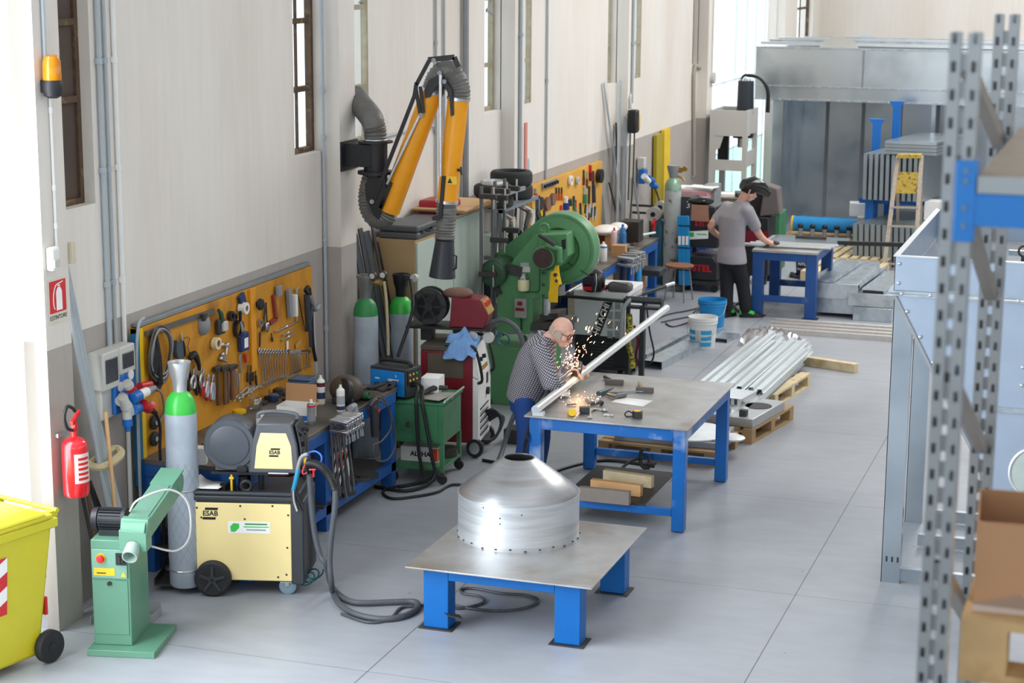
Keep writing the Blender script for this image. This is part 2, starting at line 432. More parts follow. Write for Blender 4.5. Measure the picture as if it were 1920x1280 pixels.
# glazed gate at the far end
f = MB()
for y in (30.3, 31.2, 32.12, 33.05, 33.95, 34.8, 35.65): f.b(-7.10, -7.07, y, y + .03, 0, 6.4)
for z in (0.0, 1.1, 2.3, 3.75, 5.0, 6.34): f.b(-7.11, -7.07, 30.3, 35.7, z, z + .025)
o = struct('door_2', f, mat('gate_frame', '#dfe6ea', 0.5, 0.2))
MINT = glassy('green_tint_glass', '#d9efe6', 0.06, 0.05)
MB().b(-7.095, -7.085, 30.33, 35.67, 0.04, 1.1).build('lower_pane', MINT, o, world=True, smooth=0)
MB().b(-7.095, -7.085, 30.33, 35.67, 1.14, 6.34).build('pane', PANE, o, world=True, smooth=0)
# conduits on the wall
def conduit(pts, r, label, m=PVC, clips=(), name='conduit_pipe', sm=0, group=None):
    o = solo(name, MB().tube(pts, r, 8, sm=sm), m, label, 'pipe', group)
    for c in clips:
        c = V(c); MB().cyl(c - V((0, 0, .02)), c + V((0, 0, .02)), r * 1.5, n=10).build('pipe_clip', m, o, world=True)
    return o
for (px0, px1, yb_, r, lab, zt) in ((191, 205, 640, .019, 'grey conduit nearest the boarded window, down to the fuse box', 1.76), (204, 218, 640, .014, 'thin grey conduit in the middle of the three beside the boarded window', 1.76), (219, 234, 640, .017, 'white conduit furthest from the boarded window, passing behind the fuse box', 0.3)):
    p = X(px1, yb_, XW + .02); y = p.y
    conduit([(XW + r + .003, y, zt), (XW + r + .003, y, 8.2)], r, lab, WHITE if 'white' in lab else PVC, [(XW + r, y, z) for z in (2.2, 3.0, 3.75, 4.3)])
conduit([(XW + .02, 15.06, .6), (XW + .02, 15.06, 8.2)], .016, 'grey conduit in the corner beside the pilaster behind the first pegboard', PVC, [(XW + .02, 15.06, z) for z in (1.2, 2.0, 2.9, 3.3)])
py_ = X(1025, 200, XW + .02).y
conduit([(XW + .02, py_, 1.8), (XW + .02, py_, 8.2)], .014, 'thin grey conduit rising from the top of the far pegboard', PVC, [(XW + .02, py_, 3.0)])
y1 = X(874, 100, XW + .05).y
conduit([(XW + .045, y1, 0.5), (XW + .045, y1, 8.2)], .036, 'thick dark grey downpipe on the wall behind the extraction arm', MGREY)
y2 = X(818, 300, XW + .02).y
conduit([(XW + .02, y2, 1.9), (XW + .02, y2, 8.2)], .014, 'left one of the two thin grey conduits behind the yellow extraction arm', PVC, [(XW + .02, y2, 3.6)])
y3 = X(833, 300, XW + .02).y
conduit([(XW + .02, y3, 1.9), (XW + .02, y3, 8.2)], .014, 'right one of the two thin grey conduits behind the yellow extraction arm', PVC)
conduit([X(716, 258, XW + .02), X(780, 241, XW + .02), X(814, 236, XW + .02), X(817, 250, XW + .02)], .012, 'sloping grey conduit joining the pair behind the extraction arm', PVC)
conduit([(XP + .02, 20.0, 1.9), (XP + .02, 20.0, 8.2)], .022, 'grey pipe on the pilaster above the stacked tyres', PVC, [(XP + .02, 20.0, 3.6)])
conduit([(XP + .02, 24.75, 2.5), (XP + .02, 24.75, 8.2)], .02, 'grey pipe on the pilaster above the black and yellow tool balancer', PVC, [(XP + .02, 24.75, 3.3)])
conduit([X(1300, 330, XW + .03), X(1301, 310, XW + .03), X(1301, 140, XW + .03), X(1308, 126, XW + .03), X(1316, 118, XW + .03), X(1320, 0, XW + .03)], .03, 'bent old grey pipe on the last wall panel before the far gate', mat('old_pipe', '#a59c8f', 0.6), sm=3)
conduit([(XP + .015, 29.62, 2.62), (XP + .015, 29.62, 8.2)], .012, 'thin conduit at the edge of the far gate ending in a round box', WHITE)
solo('junction_box', MB().cyl((XP, 29.62, 2.55), (XP + .06, 29.62, 2.55), .09, n=20), GREYP, 'round grey junction box on the pilaster beside the far gate', 'junction box')
# red and white boundary strip, blue-grey strip leaning near the tyres
solo('leaning_strip', MB().b(XP + .045, XP + .06, 20.06, 20.14, 1.75, 2.62), mat('salmon_paint', '#d88a80', 0.6), 'narrow salmon red strip standing on the pilaster behind the tyres', 'strip')
solo('leaning_strip', MB().ex([X(984, 300, XW + .03), X(990, 297, XW + .03), X(992, 345, XW + .03), X(984, 345, XW + .03)], (.015, 0, 0)), mat('pale_blue_strip', '#a9bcc2', 0.5), 'narrow pale blue strip leaning on the wall to the right of the tyres', 'strip')
# window opener scissor arms
for (pts, lab) in ((((674, 4), (690, 18), (684, 28), (706, 52)), 'steel scissor opener in the window above the grey duct hose'), (((912, 22), (922, 2)), 'steel opener arm in the tall window right of the extraction arm'), (((912, 18), (926, 30)), 'lower steel opener arm in the tall window right of the extraction arm')):
    solo('window_opener', MB().tube([X(a, b_, -6.95) for a, b_ in pts], .012, 6), MGREY, lab, 'window opener')
# ---- pillar by the gate
xs = XP + .004
s = thing('extinguisher_sign', 'red and cream fire extinguisher sign on the pillar above the red extinguisher', 'sign', (0, 0, 0))
sy0, sy1 = 10.42, 10.64
def on(px, py, x=xs): return X(px, py, x)
zt, zb_ = on(106, 522).z, on(106, 606).z
MB().b(xs - .003, xs, sy0, sy1, zb_, zt).build('plate', mat('cream_plate', '#d9d2c3', 0.5), s, smooth=0)
zr = zb_ + (zt - zb_) * .24
MB().b(xs, xs + .001, sy0 + .012, sy1 - .012, zr, zt - .012).build('red_panel', RED, s, smooth=0)
yc = (sy0 + sy1) / 2 + .015
sg = MB()
def rr(y0, y1, z0, z1): sg.b(xs + .001, xs + .002, y0, y1, z0, z1)
zz = lambda t: zr + (zt - .012 - zr) * t
sg.ex([(xs + .001, yc + a, zz(b_)) for a, b_ in ((-.035, .06), (.035, .06), (.035, .64), (.022, .74), (.012, .78), (-.012, .78), (-.022, .74), (-.035, .64))], (.001, 0, 0))
rr(yc - .012, yc + .014, zz(.8), zz(.85)); sg.ex([(xs + .001, yc - .02, zz(.86)), (xs + .001, yc + .05, zz(.92)), (xs + .001, yc + .05, zz(.95)), (xs + .001, yc - .02, zz(.9))], (.001, 0, 0))
sg.tube([(xs + .0015, yc - .012, zz(.88)), (xs + .0015, yc - .04, zz(.84)), (xs + .0015, yc - .066, zz(.6)), (xs + .0015, yc - .07, zz(.3)), (xs + .0015, yc - .058, zz(.12))], .004, 6, sm=3)
sg.build('pictogram', PAPER, s)
text('ESTINTORE', .040, face((xs + .001, (sy0 + sy1) / 2, zb_ + (zr - zb_) * .55), (1, 0, 0)), BLACK, s)
# extinguisher
e = thing('fire_extinguisher', 'red fire extinguisher hanging on the grey pillar', 'fire extinguisher', tuple(V((-6.615, X(141, 860, -6.615).y, .94))))
RED2 = mat('extinguisher_red', '#e0202a', 0.22, 0, 0.03, 8, coat=.5)
MB().lathe([(.03, 0), (.078, .0), (.086, .02), (.087, .05), (.087, .33), (.082, .36), (.062, .385), (.03, .4), (.02, .405)], n=36).build('cylinder_body', RED2, e)
MB().cyl((0, 0, .4), (0, 0, .44), .022, n=16).bc((.0, .01, .47), (.03, .035, .07)).build('valve', RED, e)
MB().ex([(-.012, -.02, .48), (-.012, .07, .55), (-.012, .075, .57), (-.012, -.03, .51)], (.024, 0, 0)).build('handle', RED, e, bev=.003)
MB().tube([(0, -.02, .45), (.0, -.08, .48), (0, -.11, .56), (.0, -.07, .62), (0, -.01, .6), (0, .02, .57)], .012, 10, sm=5).build('hose', BLACK, e)
lb = [(.0882 * math.cos(t), .0882 * math.sin(t)) for t in [R(-62 + 8 * i) for i in range(12)]]
l_ = MB()
for (a, b_), (c, d) in zip(lb[:-1], lb[1:]): l_.add([(a, b_, .1), (c, d, .1), (c, d, .3), (a, b_, .3)], [(0, 1, 2, 3)])
lo = l_.build('label_wrap', mat('label_white_red', '#ecd6d3', 0.4, 0, 0.04, 60), e)
lt_ = MB()
for k in range(5):
    for (a, b_), (c, d) in zip(lb[2:-3], lb[3:-2]): lt_.add([(a * 1.004, b_ * 1.004, .12 + .034 * k), (c * 1.004, d * 1.004, .12 + .034 * k), (c * 1.004, d * 1.004, .138 + .034 * k), (a * 1.004, b_ * 1.004, .138 + .034 * k)], [(0, 1, 2, 3)])
lt_.build('printed_line', RED, lo)
MB().b(-.115, -.085, -.06, .06, .40, .425).build('wall_bracket', CHROME, e)
# beacon, cable pipe, sensor
bx = XP + .07
bpos = X(98, 150, bx)
bc = thing('warning_beacon', 'amber warning beacon with black base high on the pillar', 'beacon', tuple(bpos))
MB().lathe([(.03, -.115), (.055, -.10), (.066, -.06), (.066, -.02), (.06, .0)], n=20).b(-.075, -.03, -.03, .03, -.08, .0).build('base', BLACK, bc)
AMB = mat('amber_lens', '#f59a10', 0.15, 0, 0.1, 20); AMB.node_tree.nodes['Principled BSDF'].inputs['Transmission Weight'].default_value = .35
MB().lathe([(.058, 0), (.06, .02), (.057, .12), (.045, .15), (.02, .16)], n=20).build('lens', AMB, bc)
px_, py0 = 83, 0
conduit([(XP + .015, X(82, 60, XP + .015).y, X(90, 115, XP + .015).z), (XP + .015, X(82, 60, XP + .015).y, 8.2)], .014, 'conduit running up from the amber beacon on the pillar', PVC)
pa = X(96, 178, XP + .012); pb = X(106, 466, XP + .012)
conduit([(XP + .012, pb.y, pa.z), (XP + .012, pb.y, pb.z)], .010, 'thin white conduit between the beacon and the motion sensor', WHITE, [(XP + .012, pb.y, pb.z + k) for k in (.15, .4, .9)])
sp_ = X(100, 484, XP + .03)
ms = thing('motion_sensor', 'small white motion sensor on the pillar above the extinguisher sign', 'sensor', (XP, sp_.y, sp_.z))
MB().b(0, .055, -.048, .048, -.08, .075).build('housing', WHITE, ms, bev=.018, seg=3)
MB().b(.05, .062, -.034, .034, -.06, -.005).build('lens', GREYP, ms, bev=.008)
solo('junction_box', MB().b(XP - .02, XP + .03, 10.69, 10.73, 2.46, 2.6), mat('beige_box', '#cfc6ae', 0.6), 'small beige junction box on the pillar corner next to the motion sensor', 'junction box', bev=.006)
# leaning conduits tied with tape
for i in range(6):
    a = 10.74 + .028 * i; b_ = 11.0 + .045 * i; zt_ = (2.63, 2.6, 2.5, 2.45, 2.2, 2.1)[i]
    solo('conduit_length', MB().tube([(-6.58 - .02 * (i % 2), b_, 0.005), (-6.855 + .012 * (i % 2), a, zt_)], .0175, 10), PVC,
         'grey plastic conduit length leaning beside the pillar, %s from the pillar' % ('first', 'second', 'third', 'fourth', 'fifth', 'sixth')[i], 'pipe', 'conduit lengths leaning by the pillar')
tp = [V((-6.69, 10.93, 1.0)), V((-6.69, 11.10, 1.02))]
solo('tape_binding', MB().tube([(-6.76, 10.90, 1.03), (-6.66, 10.92, 1.02), (-6.64, 11.1, 1.06), (-6.72, 11.14, 1.08)], .03, 8, closed=True, sm=4), mat('masking_tape', '#cdbf97', 0.7), 'cream tape wound round the leaning grey conduits', 'tape')
tpz = V((-6.70, 11.14, 1.29))
st = X(198, 772, -6.66); sb = V((-6.45, 11.02, .01))
sb.y = X(216, 960, -6.5).y
solo('broom_handle', MB().tube([sb, st], [.014, .014], 12), mat('broom_wood', '#d8ac77', 0.5, 0, .08, 8), 'pale wooden broom handle leaning on the wall behind the green sander', 'pole')
solo('rusty_pole', MB().tube([(-6.56, 10.72, .0), (-6.72, 10.76, .98)], .014, 8), BROWN, 'short rusty pole leaning in the corner behind the pillar', 'pole')
for i in range(4):
    solo('scrap_bar', MB().bar((-6.6 + .05 * i, 10.78 + .05 * i, 0), (-6.84 + .01 * i, 10.78 + .06 * i, 1.25 - .12 * i), .035, .006), DSTEEL, 'dark scrap steel bar leaning in the pillar corner, %s one' % ('tallest', 'second tallest', 'third tallest', 'shortest')[i], 'bar', 'scrap bars in the pillar corner')
dp = thing('metal_tray', 'grey sheet metal tray on the floor between pillar and sander', 'tray', (-6.42, 10.72, 0), R(8))
MB().b(-.2, .2, -.14, .14, 0, .006).b(-.2, .2, .134, .14, .006, .1).b(-.2, -.194, -.14, .14, .006, .06).b(.194, .2, -.14, .14, .006, .06).build('pan', MGREY, dp, smooth=0)
# fuse box and sockets
fb = thing('fuse_box', 'grey electrical distribution box with two dark windows on the wall', 'fuse box', (XW, 11.14, 1.29))
MB().b(0, .09, 0, .40, -.02, .25).b(0, .13, -.03, .19, .2, .47).b(0, .13, .20, .41, .27, .47).build('housing', GREYP, fb, bev=.012)
SMOK = mat('smoked_cover', '#3d3f44', 0.15, 0, 0.2, 30)
for (a, b_, c, d) in ((0, .16, .25, .42), (.23, .38, .31, .42)): MB().b(.128, .138, a, b_, c, d).build('cover_window', SMOK, fb, bev=.008)
for i, (a, b_, c) in enumerate(((.13, .27, .0), (.28, .40, .06))):
    k = MB().b(.09, .125, a, b_, c, c + .27).build('socket_panel', BLUEP, fb, bev=.006)
    for zc in (.19, .08): MB().cyl((.125, (a + b_) / 2, c + zc), (.133, (a + b_) / 2, c + zc), .036, n=18).build('socket_lid', WHITE, k)
# plugs
def plug(name, p0, p1, r, parts, label):
    p0 = V(p0); p1 = V(p1); o = thing(name, label, 'plug', tuple(p0)); d = p1 - p0
    for (t0, t1, r0, r1, m, nm) in parts: MB().cyl(d * t0, d * t1, r0 * r, r1 * r, n=16).build(nm, m, o)
    return o
B_, W_, R_ = BLUEP, GREYP, RED
xq = XW + .18
plug('industrial_plug', X(237, 735, xq - .05), X(226, 752, xq), .035, ((0, .6, 1, 1.1, B_, 'collar'), (.6, 1, 1.15, 1.15, W_, 'lid')), 'blue and grey industrial plug in the lower socket of the fuse box')
plug('socket_splitter', X(230, 745, xq + .02), X(243, 775, xq + .02), .04, ((0, .5, .8, 1, W_, 'body'), (.5, 1, 1.1, 1.0, W_, 'branch')), 'grey three-way socket splitter hanging below the fuse box')
plug('industrial_plug', X(238, 772, xq + .03), X(240, 808, xq + .03), .032, ((0, .35, 1.05, 1.05, W_, 'body'), (.35, .7, 1.15, 1.15, B_, 'collar'), (.7, 1, .8, .6, B_, 'gland')), 'blue plug hanging straight down from the socket splitter')
plug('industrial_plug', X(248, 747, xq + .04), X(290, 727, xq + .06), .034, ((0, .3, 1.2, 1.2, B_, 'collar'), (.3, .65, 1.05, 1, PAPER, 'label_sleeve'), (.65, 1, .9, .6, MGREY, 'gland')), 'blue plug with white sleeve pointing right below the fuse box')
plug('industrial_plug', X(246, 730, xq + .02), X(238, 718, xq + .02), .034, ((0, .5, 1, 1, R_, 'collar'), (.5, 1, 1.1, 1.1, W_, 'lid')), 'red and grey plug between the fuse box and the pegboard')
plug('industrial_plug', X(262, 724, xq), X(282, 720, xq), .028, ((0, 1, 1, .9, R_, 'collar'),), 'red plug lying behind the white sleeved plug')
plug('industrial_plug', X(268, 758, xq + .06), X(292, 774, xq + .06), .036, ((0, .45, 1.1, 1.1, R_, 'collar'), (.45, 1, .7, .5, BLACK, 'gland')), 'red plug with black cable gland under the white sleeved plug')
MB().lathe([(.03, 0), (.03, .012), (.001, .014)], n=16, c=tuple(X(286, 760, xq + .08) - X(268, 758, xq + .06)), M=Matrix.Rotation(R(60), 4, 'Y')).build('lid', RED, [o for o in COL.objects if o.get('label', '').startswith('red plug with black')][0])
plug('industrial_plug', X(250, 768, xq + .05), X(262, 764, xq + .03), .036, ((0, .5, 1.1, 1.1, B_, 'collar'), (.5, 1, 1.05, 1.05, B_, 'lid')), 'short blue plug on the right branch of the socket splitter')
solo('plug_cable', MB().tube([X(292, 774, xq + .06), X(300, 800, xq + .05), X(300, 850, xq + .04), X(306, 930, xq + .03), V((-6.7, 11.75, .05))], .012, 8, sm=5), BLACK, 'black cable hanging from the red plug beside the pegboard', 'cable')
solo('plug_cable', MB().tube([X(290, 727, xq + .06), X(303, 738, xq + .03), X(307, 770, XW + .1), X(300, 790, XW + .08)], .008, 8, sm=5), MGREY, 'grey cable curling from the white sleeved plug', 'cable')
# ================================================================= foreground, left to right
# ---- wheelie bin
BINY = mat('bin_yellow', '#d2c72a', 0.35, 0, 0.04, 6, '#d8c213', 0.55, 0.75, 3)
bx0, by0 = -6.52, 9.78
bn = thing('wheelie_bin', 'yellow wheelie bin with red and white warning stripes by the gate', 'bin', (-6.81, 9.65, 0), R(75))
# local: x+ is the back (wheel side); y- faces the camera
def ringbox(mb, z0, z1, a0, a1, w0, w1):
    p = []
    for z, a, w_ in ((z0, a0, w0), (z1, a1, w1)):
        p += [(a[0], -w_, z), (a[1], -w_, z), (a[1], w_, z), (a[0], w_, z)]
    return mb.add(p, [(3, 2, 1, 0), (4, 5, 6, 7), (0, 1, 5, 4), (1, 2, 6, 5), (2, 3, 7, 6), (3, 0, 4, 7)])
m_ = ringbox(MB(), .05, .93, (-.26, .27), (-.38, .36), .21, .28)
m_.build('body', BINY, bn, bev=.03, seg=3)
ringbox(ringbox(MB(), .90, .965, (-.41, .385), (-.41, .385), .305, .305), .895, .92, (-.40, .375), (-.40, .375), .295, .295).build('rim', BINY, bn, bev=.012)
lid = ringbox(MB(), .965, 1.0, (-.42, .34), (-.42, .34), .31, .31); ringbox(lid, 1.0, 1.045, (-.40, .30), (-.36, .2), .29, .22)
lid.b(-.36, .28, -.31, -.28, .99, 1.02).b(-.36, .28, .28, .31, .99, 1.02)
lo = lid.build('lid', BINY, bn, bev=.015, seg=3)
MB().cyl((.40, -.28, 1.0), (.40, .28, 1.0), .016, n=12).b(.34, .41, -.27, -.23, .96, 1.0).b(.34, .41, .23, .27, .96, 1.0).build('handle', BINY, bn)
for s_ in (-1, 1):
    w_ = MB().lathe([(.05, -.028), (.1, -.03), (.108, -.02), (.108, .02), (.1, .03), (.05, .028)], c=(.31, s_ * .25, .108), n=28, M=Matrix.Rotation(R(90), 4, 'X')).build('wheel', RUBBER, bn)
    hb = MB()
    for k in range(6): hb.bar((.31, s_ * .25, .108), (.31 + .075 * math.cos(k * 1.047), s_ * .25, .108 + .075 * math.sin(k * 1.047)), .05, .014, (0, 1, 0))
    hb.cyl((.31, s_ * .25 - .034, .108), (.31, s_ * .25 + .034, .108), .03).build('hub', BLACK, w_)
MB().cyl((.31, -.22, .108), (.31, .22, .108), .014, n=10).build('axle', DSTEEL, bn)
# striped plates on the camera side
def sidept(x, z):
    t = (z - .05) / .88; return V((x, -(.21 + .07 * t) - .004, z))
wp = MB().ex([sidept(-.38, .42), sidept(-.02, .42), sidept(-.02, .80), sidept(-.38, .80)], (0, -.002, 0)).build('stripe_plate', PAPER, bn, smooth=0)
st = MB()
for k in range(-2, 3):
    q = []
    z0 = .42 + k * .19
    for (x, z) in ((-.38, z0 + .0), (-.02, z0 + .19), (-.02, z0 + .285), (-.38, z0 + .095)): q.append((x, z))
    # clip to plate
    def clip(poly, zc, keep):
        o = []
        for i in range(len(poly)):
            a, b_ = poly[i], poly[(i + 1) % len(poly)]
            ia, ib = keep(a[1], zc), keep(b_[1], zc)
            if ia: o.append(a)
            if ia != ib:
                t = (zc - a[1]) / (b_[1] - a[1]); o.append((a[0] + (b_[0] - a[0]) * t, zc))
        return o
    q = clip(q, .42, lambda z, c: z >= c)
    if q: q = clip(q, .80, lambda z, c: z <= c)
    if len(q) > 2: st.ex([sidept(x, z) + V((0, -.0025, 0)) for x, z in q], (0, -.001, 0))
st.build('red_stripe', RED, wp, smooth=0)
for z in (.30, .55): MB().ex([(.335, -.2, z), (.335, -.17, z), (.335, -.17, z + .12), (.335, -.2, z + .12)], (.02, 0, 0)).build('red_reflector', RED, bn, smooth=0)
# ---- belt sander
sd = thing('belt_sander', 'green pedestal belt sander with motor and inclined belt arm', 'sander', (-6.145, 10.36, 0), R(13))
MB().b(-.24, .21, -.26, .27, 0, .045).build('base_plate', SANDG, sd, bev=.004)
c_ = MB().b(-.22, .035, -.16, .24, .045, .76).build('column', SANDG, sd, bev=.006)
MB().b(-.212, .02, -.166, -.16, .12, .49).build('door', SANDG, c_, bev=.003)
MB().cyl((-.1, -.166, .47), (-.1, -.18, .47), .014, n=12).build('door_lock', BLACK, c_)
cp = MB().b(-.212, .02, -.172, -.16, .505, .70).build('control_panel', mat('panel_green', '#79a792', .4), sd, bev=.003)
bt = MB().cyl((-.15, -.172, .64), (-.15, -.178, .64), .034, n=20).build('button_plate', YEL, cp)
MB().lathe([(.024, 0), (.028, .012), (.02, .022), (.001, .024)], c=(-.15, -.178, .64), n=18, M=Matrix.Rotation(R(90), 4, 'X')).build('red_button', RED, bt)
MB().b(-.05, .018, -.18, -.172, .60, .68).cyl((-.016, -.18, .64), (-.016, -.205, .64), .026, n=18).bc((-.016, -.206, .64), (.012, .01, .05)).build('rotary_switch', BLACK, cp)
MB().b(-.2, -.06, -.175, -.172, .525, .575).build('warning_label', YEL, cp, smooth=0)
MB().ex([(-.02, -.173, .52), (.015, -.173, .52), (-.002, -.173, .555)], (0, -.002, 0)).build('warning_triangle', YEL, cp, smooth=0)
MB().b(-.18, -.12, -.1765, -.175, .538, .545).build('black_print', BLACK, cp, smooth=0)
# motor: horizontal, fins along x
mt = MB().cyl((-.24, -.02, .86), (-.20, -.02, .86), .07, .078, n=28).cyl((-.20, -.02, .86), (-.03, -.02, .86), .066, n=28)
for k in range(20):
    a = k * 2 * math.pi / 20; mt.bar((-.19, -.02 + .07 * math.cos(a), .86 + .07 * math.sin(a)), (-.04, -.02 + .07 * math.cos(a), .86 + .07 * math.sin(a)), .006, .018, (0, math.cos(a), math.sin(a)))
mt.b(-.19, -.05, -.07, .04, .76, .80).cyl((-.04, -.02, .86), (-.015, -.02, .86), .078, n=28)
mt.build('motor', mat('motor_black', '#26282d', .45, .1), sd)
# belt arm rises backwards
d0 = V((.09, -.16, .83)); d1 = V((.15, .44, .99)); ad = (d1 - d0).normalized(); up_ = V((1, 0, 0)).cross(ad)
arm = MB().bar(d0 + up_ * .0, d1, .155, .13, up_); arm.cyl(d0 - V((.078, 0, 0)), d0 + V((.078, 0, 0)), .085, n=28).cyl(d1 - V((.078, .02, 0)), d1 + V((.078, -.02, 0)), .066, n=24)
ao = arm.build('belt_arm', SANDG, sd, bev=.004)
MB().bar(d0 + up_ * .068 + ad * .02, d1 - ad * .14 + up_ * .068, .115, .006, up_).build('sanding_belt', mat('sanding_belt', '#5f8573', .8), ao)
MB().bar(d0 - V((.084, 0, 0)) + up_ * .03 - ad * .02, d1 - V((.084, 0, 0)) - ad * .25, .006, .05, up_).build('belt_guard', CHAR, ao)
MB().bar(d1 - ad * .16 + up_ * .07, d1 + ad * .05 + up_ * .07, .16, .012, up_).build('end_cover', SANDG, ao)
hd = MB().ex([(.0, -.25, .72), (.18, -.25, .72), (.18, -.25, .84), (.0, -.25, .86)], (0, .12, 0)).ex([(.0, -.25, .80), (.18, -.25, .80), (.18, -.19, .92), (.0, -.19, .92)], (0, .06, 0))
hd.build('dust_hood', SANDG, sd, bev=.004)
MB().lathe([(.046, 0), (.05, .07), (.05, .1), (.042, .1), (.04, .02)], c=(.09, -.24, .75), n=20, M=Matrix.Rotation(R(115), 4, 'X')).build('dust_port', mat('port_grey', '#9fb5aa', .4), sd)
MB().tube([(.02, -.06, .93), (.1, -.12, 1.03), (.26, .02, 1.06), (.36, .1, .95), (.36, .12, .72), (.27, .1, .62), (.12, .05, .66)], .007, 8, sm=6).build('lamp_cable', GREYP, sd)
# ---- gas cylinder
CYLG = mat('cylinder_grey', '#aab4c0', 0.4, 0, 0.05, 5, '#98a2ad', 0.5, 0.7, 3)
CGRN = mat('cylinder_green', '#3fc14b', 0.3, 0, 0.05, 8)
CGRND = mat('cylinder_dark_green', '#2f8a4c', 0.4, 0, 0.08, 8)
MESHM = mat('cylinder_net', '#9aa4ae', 0.6, 0, 0.05, 5)
def cylinder(label, loc, green, h=1.42, r=.112, cap=True, capm=None, net=False, z0=0, group='tall gas cylinders'):
    o = thing('gas_cylinder', label, 'gas cylinder', loc, 0, group)
    MB().lathe([(r - .015, z0), (r, z0 + .02), (r, h - .15), (r - .0005, h - .148)], n=40).build('body', CYLG, o)
    MB().lathe([(r, h - .15), (r * .96, h - .095), (r * .82, h - .045), (r * .6, h - .012), (r * .4, h + .005), (r * .36, h + .03)], n=40).build('shoulder', green, o)
    if cap: MB().lathe([(r * .42, h + .0), (r * .44, h + .03), (r * .46, h + .07), (r * .62, h + .13), (r * .66, h + .17), (r * .72, h + .2), (r * .72, h + .213), (r * .60, h + .213), (r * .55, h + .15), (.01, h + .13)], n=32, cap=False).build('valve_cap', capm or ALU, o)
    if net:
        nm = MB()
        for s_ in (1, -1):
            for k in range(14):
                a0 = k * 2 * math.pi / 14
                nm.tube([((r + .001) * math.cos(a0 + s_ * t * .20), (r + .001) * math.sin(a0 + s_ * t * .20), .2 + t * .045) for t in range(17)], .0016, 4, cap=False)
        nm.build('protective_net', MESHM, o)
    return o
cpos = Z(346, 1097, .05)
cylinder('tall grey gas cylinder with bright green shoulder and silver cap, beside the yellow welder', (cpos.x, cpos.y + .02, .05), CGRN, 1.42, net=True)
for z in (.72, .13): MB().torus((0, 0, z), .1155, .005, n=40, m=6).build('retaining_chain', CHROME, [o for o in COL.objects if o.name.startswith('gas_cylinder')][0])
# ---- yellow welding cart
ct = thing('welding_cart', 'yellow and black wheeled welding power source in the foreground', 'welder', tuple(Z(366, 1113, 0)) , R(15.5))
# local: x along the yellow panel, y into depth
L_, D_ = .79, .52
MB().b(-.02, L_, .012, D_, .10, .70).build('chassis', CHAR, ct, bev=.01)
pn = MB().b(0, .70, 0, .014, .11, .68).build('side_panel', CREAMY, ct, bev=.006)
for (x, z) in ((.03, .64), (.34, .66), (.57, .665), (.06, .57), (.68, .6), (.37, .565), (.06, .2), (.67, .36), (.66, .16), (.26, .13), (.6, .14)):
    MB().lathe([(.008, 0), (.007, .003), (.001, .004)], c=(x, 0, z), n=10, M=Matrix.Rotation(R(90), 4, 'X')).build('screw', DSTEEL, pn)
def esab(px, pz, y, h, parent):
    """wordmark between two slanted bars"""
    w_ = h * 2.2; s_ = h * .5
    for (z0, z1) in ((h * .62, h * 1.05), (-h * 1.05, -h * .62)):
        t = MB()
        q = [(px - w_ / 2 + s_ * (z0 / h) * .5, z0), (px + w_ / 2 + s_ * (z0 / h) * .5, z0), (px + w_ / 2 + s_ * (z1 / h) * .5, z1), (px - w_ / 2 + s_ * (z1 / h) * .5, z1)]
        t.ex([(x, y, pz + z) for x, z in q], (0, -.001, 0)).build('emblem_bar', BLACK, parent, smooth=0)
    text('ESAB', h * 1.2, face((px, y - .0005, pz), (0, -1, 0)), BLACK, parent, bold=.001)
esab(.125, .600, -.001, .042, pn)
stk = MB().b(.25, .55, -.002, 0, .46, .545).build('supplier_sticker', PAPER, pn, smooth=0)
MB().ex([(.27, -.002, .47), (.30, -.002, .47), (.33, -.002, .50), (.33, -.002, .53), (.29, -.002, .535), (.265, -.002, .51)], (0, -.001, 0)).build('green_mark', CGRN, stk, smooth=0)
MB().b(.37, .53, -.003, -.002, .524, .534).build('green_print', CGRND, stk, smooth=0)
MB().b(.36, .54, -.003, -.002, .505, .512).build('green_line', CGRN, stk, smooth=0)
MB().b(.38, .52, -.003, -.002, .484, .490).build('green_print', CGRND, stk, smooth=0)
# top tray
ty = MB().b(-.02, .745, -.012, D_, .695, .735).b(-.02, .745, -.012, .03, .735, .765).b(-.02, 0.01, -.012, D_, .735, .765)
ty.build('top_tray', CHAR, ct, bev=.012, seg=3)
fr = MB().ex([(.70, -.01, .09), (.79, -.01, .09), (.79, -.01, .62), (.745, -.01, .72), (.735, -.01, .80), (.70, -.01, .80)], (0, .05, 0)).ex([(.70, D_ - .05, .09), (.79, D_ - .05, .09), (.79, D_ - .05, .62), (.745, D_ - .05, .72), (.735, D_ - .05, .80), (.70, D_ - .05, .80)], (0, .05, 0)).b(.72, .79, .04, D_ - .04, .09, .66)
fr.build('front_frame', CHAR, ct, bev=.01)
MB().tube([(.77, 0, .69), (.735, .0, .80), (.735, .05, .86), (.735, D_ - .05, .86), (.735, D_, .80), (.77, D_, .69)], .014, 8, sm=4).build('push_handle', BLACK, ct)
for yy in (-.03, D_ + .0):
    wv = MB().lathe([(.04, -.03), (.115, -.032), (.13, -.02), (.13, .02), (.115, .032), (.04, .03)], c=(.14, yy, .13), n=36, M=Matrix.Rotation(R(90), 4, 'X')).build('wheel', RUBBER, ct)
    sp_ = MB().cyl((.14, yy - .036, .13), (.14, yy + .03, .13), .032)
    for k in range(5):
        a = k * 1.2566 + .3; sp_.bar((.14, yy - .028, .13), (.14 + .095 * math.cos(a), yy - .028, .13 + .095 * math.sin(a)), .02, .03, (0, 1, 0))
    sp_.torus((.14, yy - .024, .13), .1, .008, (0, 1, 0)).build('hub', CHAR, wv)
